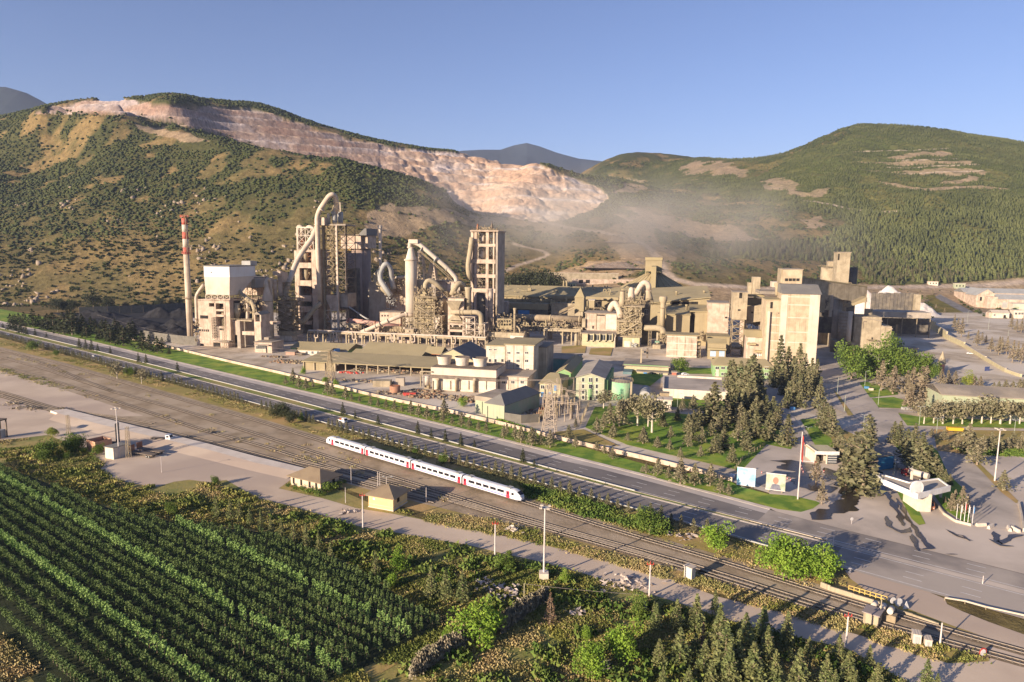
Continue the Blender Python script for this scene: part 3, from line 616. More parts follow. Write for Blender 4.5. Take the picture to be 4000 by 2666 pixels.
 def lattice(s,part,mat,x0,x1,yt,yb,dt,lv,t=None,w=.6,nx=1,br='X',floors=True):
  t=s.t if t is None else t;sa,sb,zt,zb=s.ext(x0,x1,yt,yb,t);t1=t+dt;w=w*.65;m=s.mb();zs=[zb+(zt-zb)*i/lv for i in range(lv+1)]
  xs=[sa+(sb-sa)*i/nx for i in range(nx+1)]
  for x in xs:
   for y in(t,t1):m.beam((x,y,zb),(x,y,zt),w)
  for i,z in enumerate(zs[1:]):
   for y in(t,t1):m.beam((sa,y,z),(sb,y,z),w*.8)
   for x in(sa,sb):m.beam((x,t,z),(x,t1,z),w*.8)
   if floors:m.box(sa,sb,t+.3,t1-.3,z-.12,z-.02)
   z0=zs[i]
   for j in range(nx):
    a,b=xs[j],xs[j+1]
    if br=='X' or(i+j)%2==0:m.beam((a,t-.05,z0),(b,t-.05,z),w*.55)
    if br=='X' or(i+j)%2==1:m.beam((b,t-.05,z0),(a,t-.05,z),w*.55)
   for x in(sa,sb):
    m.beam((x,t,z0),(x,t1,z),w*.55)
    if br=='X':m.beam((x,t1,z0),(x,t,z),w*.55)
  s.last=(sa,sb,t,t1,zb,zt)
  return s.put(m,part,mat)
 def stairs(s,part,mat,x0,x1,yt,yb,n,t=None,w=1.2):
  t=s.t if t is None else t;sa,sb,zt,zb=s.ext(x0,x1,yt,yb,t);m=s.mb()
  for i in range(n):
   z0,z1=zb+(zt-zb)*i/n,zb+(zt-zb)*(i+1)/n;a,b=(sa,sb)if i%2 else(sb,sa)
   m.beam((a,t-w/2,z0),(b,t-w/2,z1),w,.25)
   for yy in(t-w,t):m.beam((a,yy,z0+1.1),(b,yy,z1+1.1),.14)
   m.box(sa-1,sb+1,t-w,t,z1-.15,z1);m.beam((sa-1,t-w,z1+1.1),(sb+1,t-w,z1+1.1),.12)
  return s.put(m,part,mat)
 def rails(s,part,mat,x0,x1,y,dt,t=None):
  "guard rail round a deck"
  t=s.t if t is None else t;sa,sb,z,_=s.ext(x0,x1,y,None,t);m=s.mb()
  for k in(.55,1.1):
   for p,q in(((sa,t),(sb,t)),((sb,t),(sb,t+dt)),((sa,t),(sa,t+dt)),((sa,t+dt),(sb,t+dt))):m.beam((*p,z+k),(*q,z+k),.12)
  n=max(2,int((sb-sa)/2))
  for i in range(n+1):
   x=sa+(sb-sa)*i/n
   for y_ in(t,t+dt):m.beam((x,y_,z),(x,y_,z+1.1),.12)
  return s.put(m,part,mat)
 def clutter(s,part,mat,x0,x1,yt,yb,dt,n,seed,t=None,big=1.0):
  "vessels, small ducts, brackets and cable trays packed on the decks"
  t=s.t if t is None else t;sa,sb,zt,zb=s.ext(x0,x1,yt,yb,t);r2=random.Random(seed);m=s.mb();n=int(n*1.5)
  for i in range(n):
   x=r2 .uniform(sa,sb);y=r2 .uniform(t,t+dt);z=r2 .uniform(zb,zt);k=r2 .random();g=r2 .uniform(.25,1.0)*big*.8
   if k<.3:m.box(x-g,x+g,y-g,y+g*.6,z,z+g*1.6)
   elif k<.5:m.cyl(x,y,z,z+g*r2 .uniform(2,5),g*.5,None,8)
   elif k<.75:m.beam((x,y,z),(x+r2 .choice((-1,1))*g*4,y,z+r2 .uniform(-2,2)*g),.25*big)
   else:m.tube(bend([(x,y,z),(x,y,z+2*g),(x+2.5*g,y,z+2*g),(x+2.5*g,y,z-1)],g*.8,3),.22*big,6)
  o=s.put(m,part,mat);o['kind']='stuff';return o
def rail_deck(p,x0,x1,y,dt,t=None,mat=None):
 p.rails('handrail',mat or m_steel,x0,x1,y,dt,t)
view(650,700,2.24)
p=Pl('chimney','tall slender chimney with red and white bands at its top','chimney',205,494)
zc=lambda y:Q(190,y,494).z
xc_=Q(212,1400,494).x
m=p.mb();m.tube([(xc_,494,0),(xc_,494,zc(1040)),(xc_,494,zc(660))],[2.55,2.4,2.25],28);p.put(m,'shaft',M('chimney_concrete',(0.562,0.463,0.362),(0.463,0.375,0.281),.15,.9,.1,.3),True)
for i,(y0,y1)in enumerate(((660,600),(600,525),(525,465),(465,400),(400,345))):
 m=p.mb();r0,r1=np.interp([y0,y1],[345,660],[2.15,2.27]);m.tube([(xc_,494,zc(y0)),(xc_,494,zc(y1))],[r0,r1],28);p.put(m,'red_band' if i%2==0 else 'white_band',m_redband if i%2==0 else m_cladp,True)
for y,r,mt in((335,3.2,m_redband),(655,3.3,m_redband),(1045,4.5,m_steel)):
 m=p.mb();m.tube([(xc_,494,zc(y)),(xc_,494,zc(y)+.4)],r,24)
 for k in range(16):
  b=k/16*6.283;e=(xc_+r*math.cos(b),494+r*math.sin(b));f_=(xc_+r*math.cos(b+.4),494+r*math.sin(b+.4));m.beam((*e,zc(y)),(*e,zc(y)+1.6),.15);m.beam((*e,zc(y)+1.6),(*f_,zc(y)+1.6),.18)
 p.put(m,'gallery',mt)
m=p.mb();m.beam((xc_+2.7,492.5,2),(xc_+2.3,492.5,zc(340)),.3);p.put(m,'ladder',m_steel)
p=Pl('filter_house','white boxy dust filter on a pink concrete frame beside the striped chimney','filter building',330,469)
view(720,1000,3.92)
for x0,x1,yt,yb in((205,376,690,None),(625,690,665,None),(465,485,665,1090),(376,640,665,728),(376,470,780,None),(470,640,1080,None),(485,625,820,850),(490,625,900,935),(606,625,728,1080)):
 p.box('wall',m_pink,x0,x1,yt,yb,22 if x0 in(205,)else 5)
p.box('inner_wall',m_sootshade,376,640,700,None,1,t=484)
p.box('floor_slab',m_pink,205,690,672,690,24)
p.rect('opening',m_dark,242,366,913,962);p.rect('opening',m_dark,225,378,1126,1160);p.rect('opening',m_dark,540,600,1112,1140)
p.rect('opening',m_dark,445,552,1330,None);p.rect('door',m_dark,245,300,1345,None)
for x in(260,290,320,350):p.rect('mullion',m_pink,x,x+8,1126,1160,proud=.3)
p.box('canopy',m_grey,440,690,1300,1312,6,t=465)
p.box('annex',m_pink,560,672,1330,None,5,t=464.5)
p.clutter('machinery',m_steel,380,640,730,1080,12,60,5,t=472,big=1.2)
p.lattice('truss',m_pipe,330,695,600,665,20,1,t=469,w=.7,nx=4)
sa,sb,zt,zb=p.ext(310,700,325,598,468);_,_,z2,_=p.ext(310,700,165,325,468)
m=p.mb();V=[(sa,468,zb),(sb-.3,468,zb),(sb+6,497,zb+12),(sa,497,zb+12),(sa,468,zt),(sb,468,zt),(sb,500,zt),(sa,500,zt)]
V=[(sa+.8,468,zb),(sb-.8,468,zb),(sb-.8,482,zb),(sa+.8,482,zb),(sa,468,zt),(sb,468,zt),(sb,502,zt),(sa,502,zt)]
m.add(V,[(3,2,1,0),(0,1,5,4),(1,2,6,5),(2,3,7,6),(3,0,4,7)]);p.put(m,'hopper',m_cladp)
p.put(p.mb().box(sa,sb,468,502,zt,z2),'filter_box',M('blue_white_cladding',(.66,.67,.66),(.60,.58,.55),.1,.7,.1,.3,wave=(.3,'X')))
p.put(p.mb().box(sa-.4,sb+.4,467.6,502.4,z2,z2+.7),'roof',m_roofg)
p.put(p.mb().box(sb-9,sb-1,497,506,z2,z2+4),'roof_vent',m_cladg);p.rect('hatch',m_dark,405,420,246,262,t=468)
p.pipe('duct',m_pipe,[(300,440,472),(225,540,472),(180,620,472),(190,920,472),(195,1060,472)],2.6,8)
p.clutter('pipework',m_steel,130,215,960,1330,4,46,8,t=468)
p.lattice('lattice_mast',m_steeld,425,455,950,1270,3,8,t=466,w=.3,floors=False)
p=Pl('cyclone_station','open concrete bay carrying a steel cyclone with a hooked duct beside the white filter house','cyclone',760,472)
p.box('wall',m_pink,688,810,995,1210,20);p.box('column',m_grey,800,850,1000,None,5,t=466);p.box('wall',m_grey,850,930,1010,None,18,t=474);p.box('column',m_pink,690,712,1210,None,4)
p.box('deck',m_conc,800,1030,985,1003,16,t=468);rail_deck(p,700,1020,985,14,468)
p.lathe('cyclone',m_pipeo,812,[(1.4,990),(5.0,870),(5.8,800),(4.3,795),(4.3,725)],t=476)
p.pipe('hooked_duct',m_pipe,[(860,730,480),(960,720,480),(975,790,480),(965,980,480),(970,1150,480)],2.8,7)
p.box('back_wall',m_sootshade,690,1130,690,None,2,t=496);p.clutter('machinery',m_steel,690,760,700,960,8,26,12,t=474)
p.lathe('silo_bin',m_pink,835,[(1.8,560),(3.8,500),(3.8,405)],t=488);p.clutter('roof_gear',m_cladg,800,870,360,400,4,12,13,t=486)
p.pipe('inclined_duct',m_pipeo,[(825,520,482),(880,600,480),(1040,720,478),(1075,800,478),(1080,1000,478)],3.6,7)
p.clutter('platforms',m_steel,830,1150,640,900,6,40,14,t=474)
p=Pl('transfer_tower','slim pink concrete tower with an open top and a gallery running left','tower',1110,462)
p.box('wall',m_pink,1070,1170,1010,None,12);p.box('column',m_pink,1070,1085,905,1010,1.5);p.box('column',m_pink,1155,1175,905,1010,12);p.box('column',m_pink,1070,1085,905,1010,1.5,t=472.5)
sa,sb,_,zt=p.ext(1062,1178,860,900,462);m=p.mb();p.put(m.prism([(sa,zt),(sb,zt),((sa+sb)/2,zt+2.2)],461,475,'y'),'roof',m_flat)
p.box('gallery',m_pink,885,1072,1160,1215,5,t=467);p.box('side_gallery',m_pink,1240,1420,1005,1050,5,t=480)
p=Pl('sorting_house','low flat roofed building with a row of small windows below the slim pink tower','building',1160,452)
p.box('wall',m_pink,1075,1340,1330,None,16,roof=m_flat);p.box('canopy',m_grey,1065,1290,1362,1372,2.5,t=449.4);p.win([1115,1145,1175,1205,1235],1400,1.7,2.4)
p.box('roof_hut',m_flat,1220,1290,1250,1285,5,t=458);p.rect('door',m_dark,1250,1270,1385,None)
p=Pl('old_filter','smaller white filter box with a grey roof, behind the open cyclone bay','filter building',950,505)
p.box('filter_box',m_cladp,855,1020,345,485,26,t=505);sa,sb,t0_,t1_,zb,zt=p.last;p.put(p.mb().box(sa-.3,sb+.3,504.6,532,zt,zt+.6),'roof',m_roofg)
p.box('side_box',m_cladg,1021,1090,360,490,26,t=506);p.lattice('frame',m_steel,890,1120,490,660,16,1,t=506,nx=3);p.box('body',m_pink,890,1130,655,None,22,t=508);p.box('hopper',m_pink,880,1120,490,600,10,t=516)
p=Pl('conditioning_tower','pink round tower tapering to a bent duct, left of the zigzag stair tower','tower',1260,500)
p.lathe('vessel',m_pipe,1262,[(8.4,None),(8.4,690),(8.0,650),(3.2,480),(2.6,440),(2.6,400)]);p.lathe('ring',m_steel,1262,[(10,700),(10,690)])
p.pipe('duct',m_pipe,[(1238,480,500),(1245,420,500),(1270,345,502),(1310,380,506),(1330,640,508),(1340,1000,508)],3.0,6)
p.pipe('vent_duct',m_pink,[(1400,690,512),(1385,420,512),(1385,360,512)],3.6,4);p.box('hood',m_pink,1355,1470,240,300,5,t=512);p.box('hood_side',m_pink,1430,1500,255,620,9,t=514)
view(1050,720,2.305)
p=Pl('stair_tower','slender steel tower wrapped in zigzag stairs with a pale hut at its foot','stair tower',150,511)
p.box('core',m_steel,85,215,1045,1330,9,t=515);p.stairs('staircase',m_pipe,95,205,1030,1320,8,t=512,w=1.6)
p.lattice('frame',m_steel,72,232,1030,1335,14,9,t=511,w=.45,nx=2,br='Z');p.lattice('top_frame',m_steel,125,190,885,1010,6,4,t=514,w=.3);p.clutter('platforms',m_steel,60,225,980,1035,10,40,21)
p.clutter('brackets',m_steel,50,245,1030,1320,3,90,22,t=508,big=.8)
p.box('hut',m_white_w,100,208,1365,1412,8,roof=m_flat);p.box('plinth',m_grey,95,215,1412,None,9,t=512)
p.box('deck',m_conc,78,235,1325,1362,13,t=510)
p=Pl('preheater_tower','pale concrete preheater tower with a bent duct sloping down to the stair tower','tower',320,560)
for x0,x1,yt,yb in((228,272,598,None),(382,432,590,None)):p.box('column',m_pink,x0,x1,yt,yb,24)
for a,b in((590,612),(708,756),(868,920),(1002,1056),(1102,1152),(1232,1262)):p.box('floor',m_pink,270,384,a,b,24)
p.box('back_wall',m_sootshade,232,430,620,None,1,t=583)
for i,(a,b)in enumerate(((620,705),(760,866),(922,1000),(1058,1100),(1154,1230))):p.clutter('machinery',m_steel if i%2 else m_rust,278,380,a,b,12,26,30+i,t=564,big=1.3)
p.lathe('cyclone',m_pipeo,335,[(1.5,890),(4.8,830),(5,770)],t=566);p.lathe('cyclone',m_pipeo,330,[(1.5,705),(5,660),(5,622)],t=566)
p.lattice('top_frame',m_cladp,262,400,395,598,18,3,w=.9,nx=2);p.box('top_roof',m_cladp,244,400,385,395,20);p.lathe('cyclone',m_rust,300,[(2,590),(7,520),(7,480)],t=568);p.lathe('cyclone',m_rust,385,[(2,590),(6,530),(6,480)],t=568)
p.pipe('gooseneck',m_pipe,[(300,475,562),(300,390,562),(265,378,562),(268,600,566)],3.4,6);p.pipe('gooseneck',m_pipe,[(400,475,562),(390,385,562),(350,385,562),(352,410,566)],3.2,6)
p.pipe('bent_duct',m_pipe,[(432,390,552),(400,470,550),(255,680,540),(190,860,525),(155,950,518),(150,1040,516)],4.6,12,18)
p.flange('flange',m_pipe,[((395,482,550),(370,520,549)),((262,668,541),(250,700,540)),((185,868,524),(180,885,523))],5.1)
p.pipe('lower_duct',m_pipeo,[(470,1070,548),(400,1130,545),(300,1260,535),(235,1200,530)],4.4,8,16)
p=Pl('lattice_tower','tallest steel lattice tower with a white riser duct looping over its top','tower',560,556)
p.lattice('frame',m_steel,490,608,372,1000,20,8,w=1.0,nx=1,br='Z');p.lattice('side_frame',m_steeld,612,690,372,1000,20,8,t=557.5,w=.8,nx=1)
p.lattice('base_frame',m_pipe,500,628,1140,1345,20,2,w=.9,nx=2);p.lattice('side_base',m_steeld,630,716,1120,1345,18,2,t=558,w=.7)
p.box('column',m_pipe,596,612,372,None,1.6,t=555.5)
sa,sb,zt,zb=p.ext(530,620,1000,1140,557);p.put(p.mb().prism([(sa+3,zb+1),(sb,zb-.5),(sb,zt),(sa-1,zt),(sa-1,zb+10)],556.5,575,'y'),'filter_hopper',m_pink)
p.box('filter_side',m_grey,622,712,985,1110,17,t=560)
p.clutter('machinery',m_steeld,495,600,390,990,14,70,40,t=560,big=1.4);p.stairs('staircase',m_steel,560,592,380,990,14,t=555)
p.clutter('ducts',m_pipeo,500,600,400,980,10,26,41,t=560,big=1.6)
p.pipe('riser_duct',m_pipe,[(462,1065,552),(445,700,551),(434,300,551),(455,235,551),(540,110,552),(575,90,553),(600,115,556),(612,180,560),(600,260,562)],4.3,9,18)
p.flange('flange',m_pipe,[((457,905,552),(456,930,552)),((451,805,552),(450,830,552)),((447,650,552),(446,680,552)),((440,488,552),(439,510,552)),((435,370,551),(434,350,551)),((478,232,551),(490,210,551))],4.9)
p.box('elevator_shaft',m_steel,478,492,372,None,3,t=555);p.box('elevator_box',m_pink,450,500,300,370,8,t=552)
p.box('top_deck',m_grey,500,690,362,372,20,t=556);rail_deck(p,500,690,362,18,557)
p.lathe('cyclone',m_cladg,592,[(4,362),(4.6,300),(4.6,268),(6.2,262),(6.2,248)],t=562);p.lathe('cyclone',m_cladg,645,[(4,362),(5,300),(5,250)],t=570);p.lathe('tank',m_pipe,540,[(2.6,362),(3,330),(3,280),(1.4,262)],t=560)
p.pipe('vent_pipe',m_pipeo,[(585,250,562),(585,205,562),(615,180,562),(640,230,566)],2.4,5)
p.lattice('crane_frame',m_steel,548,645,165,250,10,1,t=556,w=.4,floors=False);p.box('jib_post',m_pipe,638,645,165,250,.7,t=555.4)
p.box('base_building',m_pink,540,640,1325,None,14,t=548);p.rect('opening',m_dark,570,600,1345,1362,t=548)
p.pipe('conveyor_tube',m_cladg,[(722,1105,560),(860,1200,556),(900,1220,556)],1.3,2)
p=Pl('silo_block','tall brown concrete silos with a pale gabled headhouse, behind the lattice tower','silos',800,606)
for x,r,tt,y in((830,19,630,570),(760,16,612,620)):p.cyl('silo',M('silo_concrete',(.36,.27,.22),(.28,.21,.18),.1,.9,.15,.6)if x==830 else bpy.data.materials['silo_concrete'],x,y,None,r,tt,n=40)
p.box('headhouse',m_pink,650,828,465,582,20,t=618);p.box('headhouse',m_pink,828,890,460,580,20,t=622)
sa,sb,zt,zb=p.ext(812,892,460,470,620);p.put(p.mb().prism([(sa,zt-.2),(sb,zt-.2),(sb,zt+6.5),(sb-2,zt+6.5)],617,643,'y'),'roof',m_roofg)
p.put(p.mb().box(*p.ext(645,815,455,465,617)[:2],616,640,zt-.2,zt+.5),'roof',m_flat)
p.box('hopper_house',m_sootshade,705,770,760,None,12,t=596);p.box('yellow_panel',M('ochre_panel',(.42,.28,.10),(.3,.2,.08),.3,.8,.1,.4),700,742,585,752,1,t=607)
p.cyl('vessel',m_grey,912,940,None,4,600)
view(1350,800,2.24)
p=Pl('mill_stack','thin pale flared stack with an S shaped pair of grey ducts at its foot','stack',305,596)
p.lathe('stack',m_cladp,303,[(3.0,700),(3.1,380),(3.0,300),(3.0,230),(4.4,190),(4.4,183)]);p.lathe('ring',m_steel,303,[(5.2,402),(5.2,396)])
p.pipe('duct',m_pipeo,[(315,560,594),(255,620,590),(270,690,588),(385,790,584)],4.6,10,16)
p.pipe('loop_duct',m_cladg,[(398,800,582),(300,660,584),(300,590,586),(350,510,588),(395,560,592),(400,660,594),(420,740,594)],4.9,12,16)
p.lattice('frame',m_steel,235,345,380,700,12,4,t=600,w=.5);p.box('wall',m_grey,205,350,680,None,10,t=592);p.clutter('machinery',m_cladg,350,430,800,930,6,26,55,t=582)
p.box('base',m_pink,300,480,945,None,14,t=566,roof=m_flat);p.win([320,345,370],972,1.3,1.6,t=566,frame=False)
p=Pl('annex_building','pink shaded building with outside stairs between the curled ducts and the white round tower','building',450,604)
p.box('wall',m_pink,385,530,640,None,20);p.stairs('staircase',m_steel,440,500,660,800,3,t=603);p.clutter('pipework',m_steel,400,525,650,880,2,40,56,t=600);p.put(p.mb().tube([Q(385,645,603),Q(530,632,603)],1.5,12),'header_pipe',m_cladp,True)
p=Pl('cooling_vessel','big white round tower with a conical top and a long white duct sloping right','tower',572,560)
p.lathe('vessel',m_cladp,572,[(10.2,None),(10.2,490),(9.6,480),(4.4,385),(4.2,372)]);p.lathe('ring',m_pipe,568,[(11.2,492),(11.2,478)]);p.lathe('ring',m_pipe,563,[(5,380),(5,368)])
p.pipe('sloping_duct',m_cladp,[(563,375,560),(565,330,560),(600,330,560),(650,350,560),(895,560,566),(965,640,568),(972,680,568)],3.9,7,16)
p.box('elbow_box',m_cladp,549,630,305,340,6,t=557);p.flange('flange',m_cladg,[((665,385,560),(680,398,560)),((785,480,562),(800,493,562)),((885,560,566),(900,573,566))],4.4)
m=p.mb()
for q1,q2 in(((590,360),(935,665)),((640,395),(905,620))):m.beam(Q(*q1,563),Q(*q2,569),.5)
p.put(m,'girder',m_steel)
p.pipe('pipe',m_pipe,[(0,1140,535),(100,1135,535),(450,985,540),(530,960,545),(600,972,548)],3.6,9,16)
p.flange('flange',m_pipe,[((60,1138,535),(80,1137,535)),((262,1065,537),(275,1060,537)),((300,1048,537),(310,1043,537)),((520,962,544),(530,962,545)),((170,1104,536),(178,1100,536)),((370,1020,538),(378,1017,538))],4.1,.6)
for i,(x0,x1,yt,t)in enumerate(((622,690,400,570),(728,790,510,575))):
 p=Pl('trestle_mast',('taller lattice mast under the long white sloping duct','shorter lattice mast under the long white sloping duct')[i],'mast',(x0+x1)/2,t)
 sa,sb,zt,zb=p.ext(x0-10,x1+10,yt,660,t);m=p.mb();sm=(sa+sb)/2;k=.32
 lv=6
 for s1 in(-1,1):
  for t1 in(-1,1):
   f=lambda q:(sm+s1*(sb-sa)/2*(1-(1-k)*q),t+4*t1*(1-(1-k)*q),zb+(zt-zb)*q)
   m.beam(f(0),f(1),.6)
 for j in range(lv):
  a,b=j/lv,(j+1)/lv
  for t1 in(-1,1):
   g=lambda s1,q:(sm+s1*(sb-sa)/2*(1-(1-k)*q),t+4*t1*(1-(1-k)*q),zb+(zt-zb)*q)
   m.beam(g(-1,b),g(1,b),.4);m.beam(g(-1,a),g(1,b),.3);m.beam(g(1,a),g(-1,b),.3)
  for s1 in(-1,1):
   g=lambda t1,q:(sm+s1*(sb-sa)/2*(1-(1-k)*q),t+4*t1*(1-(1-k)*q),zb+(zt-zb)*q)
   m.beam(g(-1,a),g(1,b),.3);m.beam(g(1,a),g(-1,b),.3)
 p.put(m,'lattice',m_pipe);p.put(p.mb().box(sa,sb,t-4,t+4,0,zb),'base',m_grey)
p=Pl('bag_filter_hall','wide pink panelled filter hall behind the white round tower and the sloping duct','filter building',780,584)
p.box('wall',M('pink_panels',(0.576,0.462,0.384),(0.492,0.384,0.312),.1,.85,.1,.3,wave=(.12,'X')),605,950,672,None,22);sa,sb,t0_,t1_,zb,zt=p.last
p.put(p.mb().box(sa-.5,sb+.5,583,607,zt,zt+.7),'roof',m_flat);p.clutter('roof_gear',m_steel,640,930,650,672,16,30,60,t=588)
for i in range(1,5):p.rect('panel_joint',m_steel,605+i*69,608+i*69,674,880,proud=.12)
p.box('side_wall',m_grey,951,1000,690,None,18,t=586)
p=Pl('rotary_kiln','pink rotary kiln drum behind the long white ribbed pipe','kiln',250,552)
A,B=Q(15,1015,552),Q(500,1075,556);p.put(p.mb().tube([A,B],2.5,24),'drum',m_kiln,True)
for f in(.02,.5,.95):q=A.lerp(B,f);p.put(p.mb().tube([q,q+(B-A).normalized()*1.0],2.9,24),'tyre_ring',m_rust,True)
for x in(40,270,470):p.box('pier',m_pink,x-14,x+22,1075,None,9,t=549)
m=p.mb()
for i in range(7):q=Q(355+i*22,1085,547);m.cyl(q.x,q.y,q.z-2.5,q.z+2,1.5,2.4,10)
p.put(m,'cooler_duct',m_steel);p.clutter('machinery',m_steel,0,250,1040,1140,8,60,61,t=544);p.clutter('machinery',m_pipeo,260,500,1080,1150,8,50,62,t=544)
p.box('burner_hut',m_conc,10,120,1048,1080,7,t=544,roof=m_flat);p.box('plinth',m_pink,215,300,1130,None,8,t=543);p.box('plinth',m_grey,0,640,1150,None,5,t=548)
view(1550,1000,3.92)
p=Pl('boiler_frame','crowded steel frame of landings and stairs beneath an arched grey duct','boiler',420,536)
p.box('casing',m_clad,280,560,640,1180,14,t=539);p.lattice('frame',m_pipeo,262,575,635,1190,18,7,w=.55,nx=3,br='Z');p.lattice('side_frame',m_pipeo,575,690,925,1200,16,2,w=.55,nx=1);p.lattice('left_frame',m_pipeo,95,270,950,1200,14,3,w=.55,nx=2)
m=p.mb()
for(x0,y0,x1,y1)in((270,730,430,830),(300,790,520,920),(330,1040,520,1190),(300,640,430,720),(430,940,540,1010)):
 A,B=Q(x0,y0,534),Q(x1,y1,534);m.beam(A,B,1.2,.3);m.beam(A+Vector((0,-.6,1.2)),B+Vector((0,-.6,1.2)),.15)
p.put(m,'staircase',m_pipeo)
for y in(635,740,850,915,1045,1190):p.box('deck',m_conc,258,585 if y!=915 else 690,y,y+6,17,t=535.5);p.rails('handrail',m_steel,258,585,y,1,535)
p.clutter('equipment',m_steel,265,690,660,1200,5,150,70,t=534,big=.8);p.clutter('equipment',m_pipe,90,690,1120,1230,8,70,71,t=532,big=.8);p.clutter('top_gear',m_steel,230,560,490,640,8,70,72,t=536)
sa,sb,zt,zb=p.ext(380,470,540,635,540);p.put(p.mb().prism([(sa-3,zb),(sb+3,zb),(sb-2,zt),(sa+2,zt)],538,546,'y'),'hopper',m_clad)
sa,sb,zt,zb=p.ext(565,680,935,1130,537);p.put(p.mb().prism([(sa,zb),(sa+2,zb),(sb,zt),(sa,zt)],536.5,548,'y'),'chute',m_cladp)
p.pipe('arched_duct',m_pipeo,[(435,530,542),(435,440,542),(480,375,543),(570,400,545),(830,620,552)],4.2,9,16)
p.pipe('curved_duct',m_pipeo,[(630,900,545),(655,780,546),(690,680,548),(735,700,552),(740,900,556),(740,1180,556)],5.2,9,16);p.lattice('duct_frame',m_steel,600,770,548,640,10,1,t=545,nx=2)
p.box('base',m_pink,30,270,1235,None,16,t=530);p.rect('opening',m_dark,130,225,1242,1275,t=530);p.box('hut',m_conc,125,255,1125,1200,8,t=533,roof=m_flat);p.box('base_wall',m_sootshade,270,770,1230,None,6,t=538)
p=Pl('hopper_filter','tall pale concrete box with an inverted pyramid hopper front and a dark doorway','filter building',900,533)
p.box('wall',m_pink,782,1025,655,1040,18);p.rect('panel',m_conc,800,1010,980,1020,proud=.5)
for x0,x1 in((782,810),(1003,1035)):p.box('column',m_pink,x0,x1,1040,None,3)
p.box('lintel',m_pink,782,1035,1130,1165,3);p.box('lintel',m_pink,782,1035,1020,1060,3);p.box('back_wall',m_dark,800,1010,1060,None,1,t=545)
sa,sb,zt,zb=p.ext(785,1015,690,830,533);w_=(sb-sa)
m=p.mb();V=[(sa,533,zt),(sb,533,zt),(sa+w_*.2,530,zb),(sb-w_*.3,530,zb),(sa,530.2,zt),(sb,530.2,zt),(sa+w_*.2,533,zb),(sb-w_*.3,533,zb)];m.add([(sa,528,zt),(sb,528,zt),(sb-w_*.33,532.5,zb),(sa+w_*.22,532.5,zb),(sa,532.9,zt),(sb,532.9,zt)],[(0,1,2,3)[::-1],(0,3,4),(1,5,2),(0,4,5,1)]);p.put(m,'hopper',m_conc)
sa,sb,zt,zb=p.ext(800,1010,895,980,533);p.put(p.mb().add([(sa+4,532.9,zt),(sb-4,532.9,zt),(sb,529,zb),(sa,529,zb),(sa,532.9,zb),(sb,532.9,zb)],[(0,1,2,3)[::-1],(3,4,0),(1,5,2),(3,2,5,4)]),'hood',m_conc)
for x in(860,970):p.lathe('cone',m_cladp,x,[(.8,1095),(2.6,1065)],t=531)
p.rails('handrail',m_steel,800,1000,1120,2,531);p.box('roof',m_flat,775,1035,645,655,19,t=532.5);p.clutter('roof_gear',m_steel,860,1040,560,645,12,60,75,t=535)
p.pipe('curved_hood',m_pipeo,[(845,600,540),(900,470,540),(950,425,542),(1010,440,545),(1020,520,548)],5.0,9,16);p.lathe('stack',m_pipeo,1095,[(4.9,830),(4.9,560),(5.8,500),(6.0,480)],t=538)
p.pipe('header_duct',m_pipeo,[(830,862,529),(1000,865,528),(1230,865,528),(1290,900,529),(1295,1050,530),(1300,1200,530)],3.9,8,18);p.flange('flange',m_pipeo,[((960,864,528),(975,864,528)),((1010,865,528),(1022,865,528)),((1140,866,528),(1155,866,528))],4.3)
p.lattice('pipe_frame',m_pipe,1015,1190,935,1230,12,3,t=528,w=.7,nx=1);p.lattice('right_frame',m_pipe,1190,1345,1045,None,12,3,t=528,w=.6,nx=2);p.lattice('lower_frame',m_pipe,1015,1190,1230,None,12,1,t=528,w=.8,nx=2)
for x in(1075,1110):p.cyl('tank',m_cladp,x,950,1200,2.2,533)
p.cyl('tank',m_rust,1095,1250,None,3.2,531);p.cyl('tank',m_cladp,1260,1050,1200,2,534);p.clutter('pipework',m_steel,1015,1345,1180,1330,8,60,76,t=528)
view(1350,800,2.24)
p=Pl('concrete_tower','concrete frame tower with open floors, vessels inside and a railed top deck','tower',1190,585)
for x0,x1 in((1096,1118),(1126,1148),(1228,1252),(1290,1302)):p.box('column',m_pink,x0,x1,235,None,3)
for x0,x1 in((1316,1332),):p.box('column',m_grey,x0,x1,235,None,26)
p.box('column',m_grey,1150,1165,240,None,2,t=609)
for a,b in((343,368),(480,516),(610,640),(735,770)):p.box('floor',m_pink,1094,1312,a,b,27,t=584.5)
p.box('roof_slab',m_pink,1088,1336,226,236,29,t=583);p.rails('handrail',m_steel,1100,1325,226,25,584);p.clutter('roof_gear',m_steel,1130,1300,200,226,16,34,80,t=588,big=.9)
p.lathe('roof_tank',m_steeld,1280,[(2.3,222),(2.6,190),(1,170),(.4,140)],t=592);p.lathe('roof_tank',m_rust,1156,[(1.8,222),(2.0,195),(1,170)],t=592)
p.lathe('vessel',m_cladp,1198,[(2,482),(6,455),(6.2,415),(3.4,392),(3.4,384)],t=592);p.lathe('vessel',m_cladp,1200,[(2,345),(4.5,320),(4.5,290),(2.5,260)],t=592)
for i,(a,b)in enumerate(((240,340),(370,478),(518,608),(642,733))):p.clutter('machinery',m_steeld if i%2 else m_steel,1120,1300,a,b,18,60,81+i,t=588,big=1.2)
p.box('back_wall',m_sootshade,1126,1250,640,None,1,t=605);p.box('lower_wall',m_sootshade,1125,1310,760,None,24,t=587)
p.pipe('side_duct',m_pipeo,[(1105,290,582),(1092,400,580),(1068,540,580),(1085,660,580)],4.4,9,14);p.box('bracket',m_pink,1074,1096,346,364,6,t=582)
p.lathe('small_stack',M('stained_stack',(.55,.46,.38),(.25,.20,.17),.2,.9,.1,.7),1268,[(4.6,None),(4.6,745),(4.8,735)],t=566)
